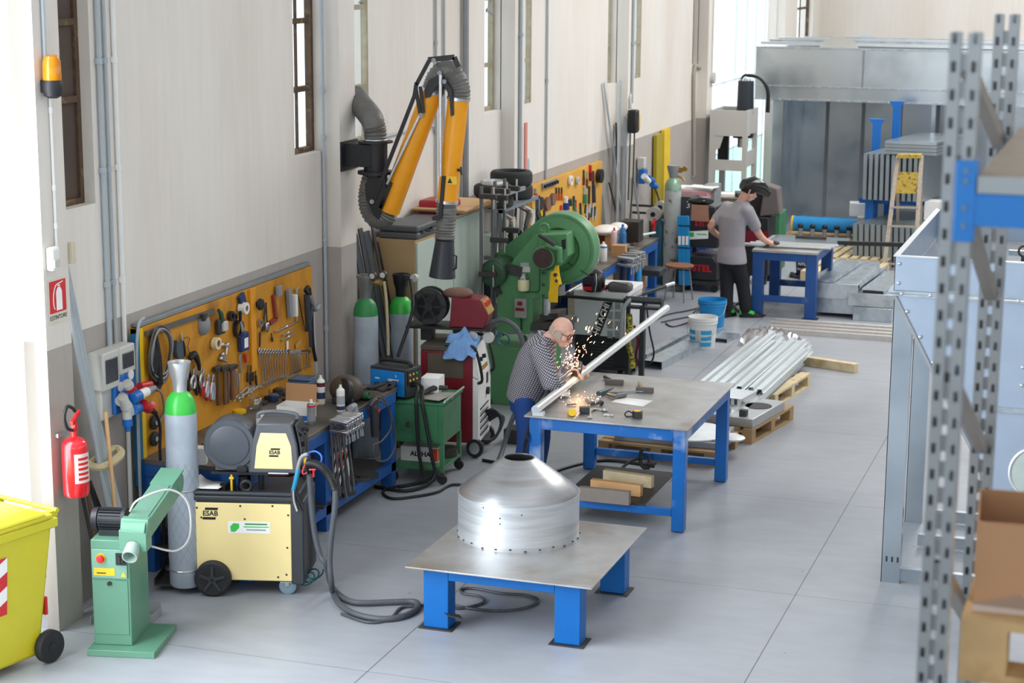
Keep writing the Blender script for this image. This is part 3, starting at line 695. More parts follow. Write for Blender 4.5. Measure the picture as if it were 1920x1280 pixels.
for yy in (.05, D_ - .06):
    cs = MB().bar((.66, yy - .022, .065), (.65, yy - .022, .11), .005, .03, (1, 0, 0)).bar((.66, yy + .022, .065), (.65, yy + .022, .11), .005, .03, (1, 0, 0)).b(.61, .69, yy - .03, yy + .03, .092, .102).build('caster_fork', CHROME, ct)
    MB().lathe([(.02, -.014), (.05, -.016), (.062, -.01), (.062, .01), (.05, .016), (.02, .014)], c=(.66, yy, .062), n=24, M=Matrix.Rotation(R(90), 4, 'X')).build('caster_wheel', mat('caster_blue_grey', '#7d94a5', .5), cs)
MB().b(-.30, .0, .02, .32, .045, .06).b(-.3, -.29, .02, .32, .06, .1).b(-.04, -.02, .02, .06, .05, .7).build('bottle_platform', DSTEEL, ct, smooth=0)
# cups and clips on the tray
for (x, y, r, h) in ((.20, .12, .028, .05), (.33, .16, .032, .1), (.27, .1, .02, .09)):
    MB().lathe([(r, 0), (r, h), (r * .8, h), (r * .78, .01)], c=(x, y, .735), n=20, cap=False).build('tool_cup', BLACK, ct)
MB().torus((.38, .03, .80), .035, .014, (0, 1, 0), 24, 8).b(.35, .41, .015, .045, .735, .77).build('clip', BLACK, ct)
MB().cyl((.27, .06, .74), (.27, .06, .87), .008, n=8).cyl((.255, .06, .845), (.285, .06, .845), .01, n=8).build('yellow_post', YEL, ct)
# wire feeder standing on a post above the tray
wf = thing('wire_feeder', 'dark grey wire feeder with round spool cover on top of the yellow welding cart', 'wire feeder', tuple(ct.location + Matrix.Rotation(R(15.5), 3, 'Z') @ V((.1, .06, .695))), R(15.5))
MB().cyl((.36, .12, .04), (.36, .12, .175), .022, n=14).b(.02, .55, .02, .36, .172, .19).cyl((.14, .3, .04), (.14, .3, .175), .014, n=10).build('pedestal', BLACK, wf)
SPG = mat('spool_grey', '#4b5058', .38, 0, .05, 8)
MX = Matrix.Rotation(R(90), 4, 'X')
sp = MB().lathe([(.178, 0), (.185, -.01), (.185, -.19), (.178, -.20)], c=(.155, .02, .385), n=48, M=MX)
sp.b(.05, .30, .03, .2, .2, .3)
so = sp.build('spool_cover', SPG, wf)
MB().lathe([(.14, 0), (.142, .008), (.13, .012), (.001, .013)], c=(.155, .02, .385), n=40, M=MX).build('spool_lid', SPG, so)
MB().b(.21, .28, .0, .03, .195, .235).build('latch', BLACK, so, bev=.004)
bxm = MB().ex([(.29, 0, .19), (.66, 0, .19), (.64, 0, .40), (.60, 0, .555), (.36, 0, .555), (.32, 0, .40)], (0, .34, 0))
bo = bxm.build('housing', mat('feeder_grey', '#55585d', .42), wf, bev=.012)
py_ = MB().ex([(.335, -.004, .225), (.61, -.004, .225), (.60, -.004, .39), (.565, -.004, .485), (.385, -.004, .485), (.355, -.004, .39)], (0, .006, 0)).build('yellow_panel', CREAMY, bo, bev=.003)
esab(.482, .345, -.0045, .03, py_)
MB().tube([(.34, .17, .55), (.345, .17, .585), (.45, .17, .60), (.6, .17, .585), (.62, .17, .55)], .015, 10, sm=4).build('carry_handle', mat('handle_grey', '#5d6066', .4), wf)
MB().tube([(.44, -.005, .2), (.44, -.03, .2), (.58, -.03, .2), (.58, -.005, .2)], .007, 6).build('panel_handle', CHROME, bo)
MB().ex([(.675, .02, .2), (.675, .32, .2), (.655, .32, .41), (.62, .3, .54), (.62, .04, .54), (.655, .02, .41)], (.012, 0, 0)).build('control_face', CHAR, wf, bev=.004)
for yy, zz_ in ((.1, .46), (.2, .46), (.1, .38)): MB().cyl((.65, yy, zz_), (.69, yy, zz_ + .01), .018, n=16).build('knob', BLACK, wf)
MB().tube([(.665, .04, .33), (.70, .035, .36), (.685, .035, .46), (.64, .04, .5)], .009, 8, sm=4).build('grip', BLACK, wf)
gn = MB().cyl((.675, .06, .27), (.70, .06, .27), .03, n=18).build('yellow_connector', YEL, wf)
MB().cyl((.695, .06, .27), (.72, .06, .27), .02, n=14).build('socket', BLACK, gn)
# paper on tray
pq = MB(); W0 = ct.location
def ctw(x, y, z): return W0 + Matrix.Rotation(R(15.5), 3, 'Z') @ V((x, y, z))
NN = 6; pts = []
for j in range(3):
    for i in range(NN):
        x = -.03 + .21 * i / (NN - 1) + .02 * j; y = .03 + .1 * j
        pts.append(ctw(x, y, .772 + .05 * max(0, (2.2 - i) / 2.2) ** 2 * (1 if j else .7)))
pq.add(pts, [(j * NN + i, j * NN + i + 1, (j + 1) * NN + i + 1, (j + 1) * NN + i) for j in range(2) for i in range(NN - 1)])
o = solo('paper_sheet', pq, PAPER, 'white sheet of paper curling on the tray of the yellow welding cart', 'paper'); sdm = o.modifiers.new('s', 'SOLIDIFY'); sdm.thickness = .0006
# torch with blue grip, spring and hose hanging to the floor
tr = thing('welding_torch', 'blue-grip welding torch hooked on the yellow cart, its hose looping onto the floor', 'welding torch', tuple(V((ctw(.73, -.02, .0).x, ctw(.73, -.02, 0).y, 0))))
yt = ctw(.76, -.03, 0).y
def yp(px, py, dy=0): return Y(px, py, yt + dy)
MB().tube([yp(577, 851), yp(565, 857), yp(558, 880)], .014, 10, sm=4).build('head', MGREY, tr, world=True)
MB().tube([yp(559, 880), yp(555, 898), yp(550, 918)], [.016, .017, .014], 10, sm=3).build('blue_grip', mat('torch_blue', '#2b8fb5', .4), tr, world=True)
MB().tube([yp(550, 918), yp(551, 938), yp(557, 958)], .009, 10, sm=3).build('chrome_neck', CHROME, tr, world=True)
hz = [(576, 868), (592, 870), (608, 880), (621, 900), (628, 918), (628, 950), (622, 1000), (618, 1050), (621, 1090)]
hp = [yp(a, b_, -.02) for a, b_ in hz]
fl = [(625, 1112), (640, 1135), (670, 1152), (715, 1160), (755, 1155), (782, 1140), (778, 1128), (740, 1128), (690, 1130), (660, 1128), (640, 1118), (622, 1098)]
fp = [Z(a, b_, .024) for a, b_ in fl]
up2 = [yp(612, 1060, .04), yp(600, 1040, .04), yp(590, 1000, .05), yp(584, 950, .06), yp(580, 890, .06)]
MB().tube(hp + fp + up2, .021, 12, sm=5).build('hose', mat('torch_hose', '#4d5157', .55, 0, .12, 25), tr, world=True)
sv = MB(); spp = smooth_path([V(p) for p in hp[:5]], 8, .02)[0]
for i in range(0, len(spp) - 1): sv.torus(spp[i], .024, .006, (spp[i + 1] - spp[i]), 14, 6)
sv.build('spring_sleeve', BLACK, tr, world=True)
MB().tube([yp(575, 866, .02), yp(578, 850, .03), yp(592, 846, .03), yp(603, 856, .03), yp(600, 872, .02)], .006, 8, sm=5).build('blue_hose', mat('gas_hose_blue', '#3f72d8', .4), tr, world=True)
MB().tube([yp(580, 866, .02), yp(574, 868, .0), yp(568, 880, .0), yp(568, 888, 0), yp(576, 886, .02)], .005, 8, sm=5).build('red_hose', mat('gas_hose_red', '#dd5050', .4), tr, world=True)
MB().cyl(yp(588, 880), yp(588, 894), .008, n=8).cyl(yp(580, 880), yp(592, 880), .007, n=8).build('red_valve', RED, tr, world=True)
solo('floor_cable', MB().tube([Z(a, b_, .012) for a, b_ in ((640, 1150), (690, 1166), (730, 1160), (750, 1140), (775, 1136), (810, 1134), (860, 1140), (905, 1130), (900, 1118), (868, 1112), (866, 1104), (890, 1103), (940, 1112), (985, 1115), (1010, 1125), (990, 1138), (940, 1145), (880, 1140), (845, 1132))], .0105, 8, sm=6), mat('cable_grey', '#44474c', .55), 'thin dark cable looping on the floor under the low blue table', 'cable')
solo('air_hose', MB().tube([ctw(.8 + .02 * math.sin(t), .12 + .0 * t, .10) + V((.05 * math.cos(t * 1.0), .012 * t - .1, .045 * math.sin(t))) for t in [k * .5 for k in range(40)]], .006, 6), mat('dark_teal', '#10595c', .4), 'small coil of dark teal hose at the front corner of the yellow welding cart', 'hose')
# ---- low table
def table(name, label, x0, x1, y0, y1, h, leg, top_t, over, rail, topm, legm, lower=None, skip=(), plate=True, rz=0, cat='table'):
    cx, cy = (x0 + x1) / 2, (y0 + y1) / 2; hx, hy = (x1 - x0) / 2, (y1 - y0) / 2
    t = thing(name, label, cat, (cx, cy, 0), rz)
    MB().b(-hx, hx, -hy, hy, h - top_t, h).build('top', topm, t, bev=.002)
    ox, oy = over
    lx, ly = hx - ox, hy - oy; zt = h - top_t
    for sx in (-1, 1):
        for sy in (-1, 1):
            if (sx, sy) in skip: continue
            a, b_ = (sx * lx, sx * (lx - leg[0])); c, d = (sy * ly, sy * (ly - leg[1]))
            MB().b(min(a, b_), max(a, b_), min(c, d), max(c, d), .008, zt).build('leg', legm, t, bev=.006)
            if plate: MB().b(min(a, b_) - .03, max(a, b_) + .03, min(c, d) - .03, max(c, d) + .03, 0, .008).build('foot_plate', DSTEEL, t, smooth=0)
    r = MB()
    for sy in (-1, 1): r.b(-lx + leg[0], lx - leg[0], min(sy * ly, sy * (ly - .05)), max(sy * ly, sy * (ly - .05)), zt - rail, zt)
    for sx in (-1, 1): r.b(min(sx * lx, sx * (lx - .05)), max(sx * lx, sx * (lx - .05)), -ly + leg[1], ly - leg[1], zt - rail, zt)
    r.build('apron', legm, t, bev=.003)
    if lower:
        z0, z1 = lower
        for sy in (-1, 1):
            r = MB(); r.b(-lx + leg[0], lx - leg[0], min(sy * ly, sy * (ly - .05)), max(sy * ly, sy * (ly - .05)), z0, z1)
            r.build('lower_rail', legm, t, bev=.003)
    return t
lt = table('welding_table', 'low blue steel table with thick legs carrying the cone hood', -4.555, -3.245, 11.2, 12.6, .45, (.18, .14), .012, (.10, .085), .085, STEEL, BLUE)
MB().ex([(-.42, -.60, .12), (-.36, -.66, .12), (-.26, -.64, .1), (-.31, -.57, .1)], (0, 0, .006)).build('bent_tab', DSTEEL, lt, smooth=0)
# ---- cone hood
SPUN = mat('spun_steel', '#a9abaf', 0.33, 0.85, 0.12, 6, '#8f8c88', 0.5, 0.75, 3, 0.05, 30, (.6, .6, 9))
BRUSH = mat('brushed_drum', '#d2d5d8', 0.46, 0.72, 0.05, 5, '#b4b7bb', 0.45, 0.7, 1.4, 0.03, 30, (1, 1, 14))
cc = V((-4.065, 12.14, .45))
hd_ = thing('cone_hood', 'silver sheet metal cone on a drum standing on the low blue table', 'sheet metal hood', tuple(cc))
rd = .43
zc_top = 0.56
MB().lathe([(rd, 0), (rd, .322), (rd + .002, .324), (rd - .004, .324), (rd - .004, 0)], n=96, cap=False).build('drum', BRUSH, hd_)
MB().lathe([(rd - .001, .322), (rd - .006, .332), (.30, .428), (.118, .563), (.110, .566), (.104, .566), (.104, .558), (.29, .415), (rd - .012, .322)], n=96, cap=False).build('cone', SPUN, hd_)
tk = MB()
for k in range(26):
    a = k * 2 * math.pi / 26 + .07; tk.ball((rd * math.cos(a), rd * math.sin(a), .008 + .006 * (k % 3)), .011, 8, (1, 1, .5))
tk.build('tack_weld', DSTEEL, hd_)
rv = MB()
for a, z in ((-1.55, .24), (-1.55, .2), (-1.85, .30), (-1.2, .27)): rv.ball((rd * math.cos(a), rd * math.sin(a), z), .005, 6)
rv.build('rivet_hole', BLACK, hd_)
# ================================================================= pegboard, first bench, tools
PX0 = -6.815          # face of the first pegboard
pb_ = thing('pegboard', 'ochre pegboard full of hand tools above the first blue workbench', 'pegboard', (XW, 11.70, .86))
def PB(px, py, x=PX0): return X(px, py, x)
MB().b(.005, .075, .0, 2.97, .0, .965).build('board', PEG, pb_, bev=.003)
MB().b(.03, .078, -.045, .0, -.2, .93).build('blue_side_panel', mat('teal_blue', '#1c6c9c', .5), pb_, smooth=0)
MB().b(.0, .082, .0, .05, -.1, .965).build('yellow_edge', YEL, pb_, smooth=0)
MB().b(.01, .06, .02, 2.97, .968, .998).build('top_rail', mat('rail_grey', '#8e979c', .45, .4), pb_, bev=.003)
ys_ = PB(471, 600).y - 11.70
MB().b(.075, .098, ys_ - .045, ys_ + .045, .28, .965).build('yellow_batten', mat('batten_orange', '#e39a1e', .5), pb_, bev=.002)
solo('edge_cable', MB().tube([(XW + .1, 11.74, 1.9), (XW + .1, 11.66, 1.86), (XW + .09, 11.63, 1.6), (XW + .09, 11.62, 1.1), (XW + .09, 11.62, .4)], .012, 8, sm=4), PVC, 'grey cable bending round the left edge of the ochre pegboard', 'cable')
# --- tool makers: everything lies in the board plane, u = along the wall, v = up
def T2(px, py): p = PB(px, py); return (p.y, p.z)
TOOLW = .0
def pl(pts, x, t): return MB().ex([(x, a, b_) for a, b_ in pts], (t, 0, 0))
def axis(p, q):
    p = V((0, *p)); q = V((0, *q)); d = (q - p); L = d.length; d.normalize(); n = V((0, -d.z, d.y)); return p, d, n, L
TX = PX0 + .012
def spanner(pt, pb, label, group, s=1.0, x=TX):
    p, d, n, L = axis(T2(*pt), T2(*pb)); w = .0145 * s
    o = thing('combination_spanner', label, 'spanner', (x, p.y, p.z), 0, group)
    p0 = V((x, p.y, p.z)); f = lambda a, b_: d * a + n * b_
    MB().ex([f(w, -w * .5), f(L - w, -w * .45), f(L - w, w * .45), f(w, w * .5)], (.006, 0, 0)).build('shaft', CHROME, o, bev=.0015)
    h = MB().torus(f(0, 0) + V((.003, 0, 0)), w * 1.05, w * .42, (1, 0, 0), 14, 6); h.build('ring_end', CHROME, o)
    r = w * 1.5; c = f(L, 0)
    pts = [c + (d * math.cos(a) + n * math.sin(a)) * r for a in [R(40 + 28 * i) for i in range(11)]] + [c + (d * math.cos(a) + n * math.sin(a)) * r * .5 for a in [R(320 - 50 * i) for i in range(6)]]
    MB().ex(pts, (.007, 0, 0)).build('open_end', CHROME, o)
    return o
def plier(pt, pb, label, hm, group=None, s=1.0, x=TX, spread=.02):
    p, d, n, L = axis(T2(*pt), T2(*pb))
    o = thing('pliers', label, 'pliers', (x, p.y, p.z), 0, group); f = lambda a, b_, c=0: d * a + n * b_ + V((c, 0, 0))
    j = L * .36
    MB().ex([f(0, -.004), f(0, .004), f(j * .5, .012), f(j, .013), f(j * 1.2, 0), f(j, -.013), f(j * .5, -.012)], (.011, 0, 0)).build('jaw', CHROME, o, bev=.002)
    for sg in (-1, 1):
        MB().tube([f(j * .9, sg * .006, .006), f(L * .55, sg * spread, .006), f(L * .8, sg * spread * 1.1, .006), f(L, sg * spread * .7, .006)], [.009, .0125, .0125, .010], 8, sm=3).build('handle', hm, o)
    return o
def hammer(pt, pb, label, hw=.065, hm=None, group=None, x=TX, vert=True):
    p, d, n, L = axis(T2(*pt), T2(*pb))
    o = thing('hammer', label, 'hammer', (x + .02, p.y, p.z), 0, group); f = lambda a, b_, c=0: d * a + n * b_ + V((c, 0, 0))
    MB().ex([f(-.02, -hw, -.016), f(-.02, hw * .6, -.016), f(-.002, hw, -.016), f(.018, hw * .6, -.016), f(.018, -hw, -.016)], (.032, 0, 0)).build('head', DSTEEL, o, bev=.004)
    MB().tube([f(-.02, 0), f(L * .4, 0), f(L * .75, 0), f(L, 0)], [.013, .014, .018, .016], 10, sm=2).build('handle', hm or mat('old_handle', '#6b4a33', .7, 0, .15, 8), o)
    return o
def stick(name, pt, pb, w, m, label, cat, group=None, t=.012, m2=None, frac=.5, x=TX, n2='handle', n1='blade'):
    """a straight tool: slim working end and (optionally) a thicker handle in another material"""
    p, d, n, L = axis(T2(*pt), T2(*pb))
    if not m2:
        return solo(name, MB().ex([V((x, 0, 0)) + p + d * a + n * b_ for a, b_ in ((0, -w), (0, w), (L, w * .8), (L, -w * .8))], (t, 0, 0)), m, label, cat, group, bev=.0015)
    o = thing(name, label, cat, (x, p.y, p.z), 0, group); f = lambda a, b_, c=0: d * a + n * b_ + V((c, 0, 0))
    MB().tube([f(0, 0, t / 2), f(L * frac, 0, t / 2)], w * .5, 8).build(n1, m, o)
    MB().tube([f(L * frac, 0, t / 2), f(L * (frac + .05), 0, t / 2), f(L * .9, 0, t / 2), f(L, 0, t / 2)], [w * .6, w, w, w * .7], 8).build(n2, m2, o)
    return o
def roll(name, pc, r, w, m, label, cat, x=TX, inner=.6, core=None):
    c = PB(*pc); o = thing(name, label, cat, (x, c.y, c.z))
    MB().lathe([(r * inner, 0), (r, 0), (r, w), (r * inner, w), (r * inner, 0)], n=28, M=Matrix.Rotation(R(90), 4, 'Y'), cap=False).build('roll', m, o)
    MB().lathe([(r * inner * .95, .001), (r * inner, .001), (r * inner, w - .001), (r * inner * .9, w - .001), (r * inner * .9, .001)], n=24, M=Matrix.Rotation(R(90), 4, 'Y'), cap=False).build('core', core or CARD, o)
    return o
ORD = ('first', 'second', 'third', 'fourth', 'fifth', 'sixth', 'seventh', 'eighth', 'ninth', 'tenth', 'eleventh', 'twelfth')
# the rows of spanners
for i in range(11):
    t = i / 10
    spanner((483 + 51 * t, 658 + 1 * t), (491 + 45 * t, 721 - 17 * t), 'long chrome spanner, %s from the left of the long row on the pegboard' % ORD[i], 'row of long spanners', 1.15 - .25 * t)
for i in range(7):
    t = i / 6
    spanner((541 + 19 * t, 660 - 1 * t), (544 + 16.5 * t, 700 - 7 * t), 'middle-sized chrome spanner, %s from the left of its row on the pegboard' % ORD[i], 'row of middle spanners', .8)
for i in range(4):
    t = i / 3
    spanner((565 + 13 * t, 661 - 1 * t), (567 + 11 * t, 689 - 3 * t), 'short chrome spanner, %s from the left at the right end of the pegboard' % ORD[i], 'row of short spanners', .6)
solo('hanging_rail', MB().bar(PB(480, 656, TX - .004), PB(582, 658, TX - .004), .01, .012), DSTEEL, 'thin dark rail carrying the rows of spanners on the pegboard', 'rail')
# hammers
for i, (a, b_, c, d, hw) in enumerate(((402, 690, 403, 759, .055), (412, 689, 413, 757, .05), (419, 688, 420, 755, .05), (425, 688, 426, 748, .045), (431, 687, 432, 745, .05))):
    hammer((a, b_), (c, d), 'old hammer hanging head up, %s from the left on the pegboard' % ORD[i], hw * 1.25, [None, mat('brown_handle', '#7a5638', .7), mat('grey_handle', '#5a5048', .7), mat('reddish_handle', '#7d4f36', .7), mat('pale_handle', '#8d6a48', .7)][i], 'hammers on the pegboard', TX + .012 * (i % 2))
# pliers left of the hammers
HR, HB_, HK, HS = RED, BLUEP, BLACK, CHROME
for i, (a, b_, c, d, m) in enumerate(((348, 675, 352, 732, HK), (357, 690, 355, 728, HS), (362, 686, 368, 738, HK), (371, 688, 373, 725, HS))):
    plier((a, b_), (c, d), 'pliers with %s handles, %s from the left of the cluster beside the silver cylinder cap' % (('dark', 'bare', 'dark', 'bare')[i], ORD[i]), m, 'pliers by the cylinder cap', spread=.028, x=TX + .012 * (i % 2))
for i, (a, b_, c, d, m) in enumerate(((378, 690, 376, 742, HR), (384, 700, 381, 744, HS), (388, 701, 386, 750, HR), (393, 701, 390, 748, HS), (397, 702, 396, 750, HS))):
    plier((a, b_), (c, d), 'slim pliers with %s handles, %s in the row left of the hammers' % (('red', 'bare', 'red', 'bare', 'bare')[i], ORD[i]), m, 'pliers left of the hammers', spread=.014, x=TX + .012 * (i % 2))
# coil of hose
co = thing('cable_coil', 'big coil of dark welding cable hanging at the left of the pegboard', 'cable coil', tuple(PB(294, 664, TX)))
for k, (ry, rz_, dx, dy, dz) in enumerate(((.155, .19, .02, 0, 0), (.14, .175, .035, .01, .0), (.165, .2, .035, .0, -.01), (.15, .185, .05, -.01, .01), (.175, .21, .028, .005, .005), (.158, .165, .045, .0, .02), (.13, .2, .04, .0, -.015))):
    MB().tube([(dx + .008 * math.sin(3 * a), dy + ry * math.cos(a), dz + rz_ * math.sin(a)) for a in [2 * math.pi * i / 36 for i in range(36)]], .0068, 6, closed=True).build('turn', MGREY if k % 2 else mat('cable_brown_grey', '#5d5652', .5), co)
solo('hanging_straps', MB().tube([PB(288, 628, TX + .02), PB(290, 660, TX + .03), PB(287, 700, TX + .03)], [.03, .045, .03], 8, sm=3).tube([PB(292, 634, TX + .05), PB(296, 670, TX + .05), PB(300, 720, TX + .05)], [.02, .03, .025], 8, sm=3), RUBBER, 'bundle of black straps hanging inside the cable coil on the pegboard', 'straps')
solo('red_disc', MB().lathe([(.02, 0), (.085, 0), (.085, .012), (.02, .012)], c=tuple(PB(293, 712, TX + .01)), M=Matrix.Rotation(R(90), 4, 'Y'), n=28), mat('dark_red_disc', '#5f2028', .7), 'dark red sanding disc hanging below the cable coil on the pegboard', 'disc')
for (a, b_, l) in ((287, 791, 'upper'), (287, 822, 'lower')):
    o = thing('flap_disc', l + ' black flap disc hung low on the pegboard left of the grey cylinder', 'disc', tuple(PB(a, b_, TX)))
    MB().lathe([(.02, 0), (.055, .005), (.055, .02), (.02, .03)], n=24, M=Matrix.Rotation(R(90), 4, 'Y')).build('disc', RUBBER, o)
    MB().cyl((.02, 0, 0), (.034, 0, 0), .02, n=14).build('hub', CHROME, o)
solo('steel_ruler', MB().bar(PB(273, 626, TX), PB(401, 583, TX), .014, .04, (0, 0, 1)), mat('ruler_grey', '#6f6e6b', .45, .5), 'long grey steel ruler bar near the top of the first pegboard', 'ruler')
# scoop, dispenser, etc.
sc_ = thing('metal_scoop', 'grey metal scoop hanging below the steel ruler', 'scoop', tuple(PB(380, 600, TX)))
MB().lathe([(.012, .03), (.05, .02), (.062, -.03), (.05, -.09), (.02, -.115)], n=20).build('bowl', MGREY, sc_)
MB().bc((.03, -.03, .03), (.03, .05, .05)).build('bracket', DSTEEL, sc_)
di = thing('strap_dispenser', 'green handled strapping tool with white block on the pegboard', 'strapping tool', tuple(PB(409, 600, TX)))
MB().tube([(.02, -.03, .09), (.03, -.005, .05), (.03, .0, -.02)], [.012, .02, .016], 8, sm=3).build('handle', mat('dark_green_plastic', '#234a35', .4), di)
MB().bc((.03, .03, -.05), (.05, .075, .075)).build('block', GREYP, di, bev=.006)
MB().bc((.02, 0, -.05), (.03, .11, .12)).build('frame', CHAR, di, bev=.006)
roll('masking_tape_roll', (398, 643), .048, .045, mat('cream_tape', '#e6d7b4', .7), 'cream masking tape roll hanging in the middle of the first pegboard', 'tape roll')
roll('white_tape_roll', (448, 577), .048, .06, WHITE, 'white tape roll hanging high beside the orange batten', 'tape roll', inner=.5)
solo('blue_pad', MB().bc(PB(454, 562, TX + .015), (.03, .085, .1), rx=.4), mat('navy_pad', '#26355f', .6), 'navy blue pad hanging above the white tape roll', 'pad', bev=.006)
roll('black_ring', (428, 592), .04, .03, BLACK, 'black rubber ring hanging left of the trowels on the pegboard', 'ring', inner=.55, core=BLACK)
roll('black_ring', (436, 594), .03, .02, DSTEEL, 'small dark steel ring beside the black rubber ring', 'ring', inner=.55, core=DSTEEL)
roll('hose_clamp', (441, 616), .07, .035, BLACK, 'large dark hose clamp ring behind the grey trowel', 'clamp', inner=.88, core=BLACK)
tw = thing('trowel', 'grey trowel hanging left of the orange batten', 'trowel', tuple(PB(452, 600, TX + .03)))
MB().ex([(0, -.03, .0), (0, -.015, .015), (0, .04, -.08), (0, .005, -.105)], (.008, 0, 0)).build('blade', MGREY, tw); MB().tube([(.004, -.022, .0), (.02, -.05, .08)], .012, 8).build('handle', BLACK, tw)
cs_ = thing('blue_case', 'blue plastic tool case with a white label beside the orange batten', 'case', tuple(PB(453, 640, TX)))
MB().b(0, .035, -.065, .065, -.075, .075).build('shell', mat('case_blue', '#22356e', .45), cs_, bev=.006); MB().b(.0355, .0365, -.02, .045, -.05, .03).build('label', PAPER, cs_, smooth=0)
solo('leather_pouch', MB().ex([(TX, a, b_) for a, b_ in (T2(323, 637), T2(334, 640), T2(336, 672), T2(326, 672), T2(322, 660))], (.03, 0, 0)), mat('blue_grey_pouch', '#45525c', .6), 'blue-grey pouch hanging right of the cable coil', 'pouch', bev=.004)
plier((336, 624), (341, 668), 'long black pincers hanging right of the blue-grey pouch', BLACK, spread=.014)
o = solo('wire_hanger', MB().tube([PB(340, 640, TX), PB(348, 632, TX), PB(356, 634, TX), PB(352, 650, TX), PB(358, 668, TX)], .003, 5, sm=2), DSTEEL, 'bent thin wire hook on the pegboard above the pliers cluster', 'hook')
solo('air_gun', MB().tube([PB(356, 672, TX + .02), PB(364, 664, TX + .03), PB(372, 680, TX + .02), PB(374, 694, TX + .02)], [.02, .03, .018, .012], 8, sm=3), BLACK, 'black air gun hanging above the pliers cluster on the pegboard', 'air gun')
for i, (a, b_, c, d) in enumerate(((416, 646, 430, 650), (426, 646, 424, 664), (417, 664, 423, 672), (414, 672, 425, 678))):
    solo('chrome_fitting', MB().tube([PB(a, b_, TX + .01), PB(c, d, TX + .015)], [.014, .010], 8).ball(PB(a, b_, TX + .01), .018, 8), CHROME, 'small chrome fitting above the hammers, %s from the top' % ORD[i], 'fitting', 'chrome fittings above the hammers')
stick('tin_snips', (458, 688), (456, 662), .014, CHROME, 'tin snips with red handles hanging under the blue case', 'snips', m2=RED, frac=.35)
stick('adjustable_wrench', (446, 664), (447, 700), .012, CHROME, 'adjustable wrench hanging right of the hammers', 'wrench')
stick('adjustable_wrench', (439, 692), (441, 725), .014, CHROME, 'shorter adjustable wrench below and right of the hammers', 'wrench')
stick('adjustable_wrench', (444, 700), (445, 744), .009, CHROME, 'longest slim wrench hanging lowest right of the hammers', 'wrench')
for i, (a, b_, c, d) in enumerate(((461, 684, 460, 716), (467, 684, 466, 722), (472, 686, 470, 714), (475, 690, 477, 722))):
    stick('metal_file', (a, b_), (c, d), .011, DSTEEL, 'file with dark handle, %s from the left under the orange batten' % ORD[i], 'file', 'files under the batten', m2=mat('black_handle', '#2a2523', .6), frac=.4)
for i, (a, b_, c, d) in enumerate(((436, 748, 462, 724), (444, 748, 468, 726), (452, 742, 474, 724), (460, 738, 482, 722), (468, 734, 488, 721))):
    spanner((a, b_), (c, d), 'slanting ring spanner, %s from the left of the fan below the long row' % ORD[i], 'fan of slanting spanners', 1.0, TX + .01 * (i % 2))
# right-hand bay
ck = thing('corner_clamp', 'red L-shaped clamp on the right bay of the pegboard', 'clamp', tuple(PB(512, 580, TX)))
a_, b2_, c2_ = PB(512, 553, TX) - ck.location, PB(517, 598, TX) - ck.location, PB(505, 606, TX) - ck.location
MB().bar(a_, b2_, .03, .035).build('long_arm', mat('clamp_red', '#8e3b2c', .6), ck); MB().bar(b2_, c2_, .03, .035).build('short_arm', mat('clamp_red', '#8e3b2c', .6), ck)
stick('sealant_tube', (545, 552), (546, 592), .024, WHITE, 'off-white sealant tube in the caulking gun on the pegboard', 'tube', t=.045)
stick('caulking_gun', (536, 542), (539, 594), .032, MGREY, 'grey caulking gun hanging beside the sealant tube', 'caulking gun', t=.03)
solo('square_block', MB().bc(PB(523, 545, TX + .02), (.03, .075, .085)), MGREY, 'grey square steel block hanging left of the caulking gun', 'block', bev=.004)
th = thing('tee_wrench', 'chrome T-handle wrench hanging at the right of the pegboard', 'wrench', tuple(PB(555, 543, TX)))
p1 = PB(555, 602, TX) - th.location; MB().tube([(.008, 0, 0), p1 + V((.008, 0, 0))], .007, 8).build('shaft', CHROME, th); MB().tube([(.008, -.04, .0), (.008, .04, .01)], .009, 8).build('handle', CHROME, th)
solo('thin_hook_rod', MB().tube([PB(558, 548, TX), PB(566, 590, TX), PB(573, 622, TX)], .005, 6), DSTEEL, 'thin dark hooked rod slanting beside the T-handle wrench', 'rod')
for i, (a, b_, c, d, r) in enumerate(((516, 622, 558, 602, .008), (529, 629, 551, 618, .007), (528, 638, 553, 625, .007))):
    o = thing('tap_wrench', 'chrome tap wrench, %s from the top of the slanting three' % ORD[i], 'tap wrench', tuple(PB((a + c) / 2, (b_ + d) / 2, TX)))
    p0 = PB(a, b_, TX) - o.location; p1 = PB(c, d, TX) - o.location
    MB().tube([p0, p1], r, 8).build('bar', CHROME, o); MB().ball((0, 0, 0), r * 2.2, 8, (1, 1.5, 1)).build('body', CHROME, o)
solo('white_card', MB().bc(PB(539, 647, TX), (.004, .035, .07)), PAPER, 'small white card pinned above the middle row of spanners', 'card')
solo('paper_strip', MB().bc(PB(559, 645, TX), (.003, .10, .045), rx=.25), mat('brown_paper', '#c79a55', .8), 'yellowed paper strip pinned right of the white card', 'paper')
cl_ = thing('dividers', 'pair of dark steel dividers hanging right of the orange batten', 'dividers', tuple(PB(497, 567, TX)))
for s_ in (-1, 1): MB().bar((.008, 0, 0), PB(497 + s_ * 5, 622, TX) - cl_.location, .008, .014).build('leg', DSTEEL, cl_)
MB().bc((.012, 0, -.2), (.03, .055, .07)).build('block', CHROME, cl_, bev=.01)
roll('steel_ring', (484, 605), .034, .02, CHROME, 'bright steel ring hanging right of the orange batten', 'ring', inner=.65, core=CHROME)
solo('black_cone', MB().lathe([(.02, 0), (.05, .03), (.045, .05), (.015, .055)], c=tuple(PB(481, 570, TX)), M=Matrix.Rotation(R(90), 4, 'Y'), n=20), BLACK, 'black rubber cone hanging at the top right of the orange batten', 'cone')
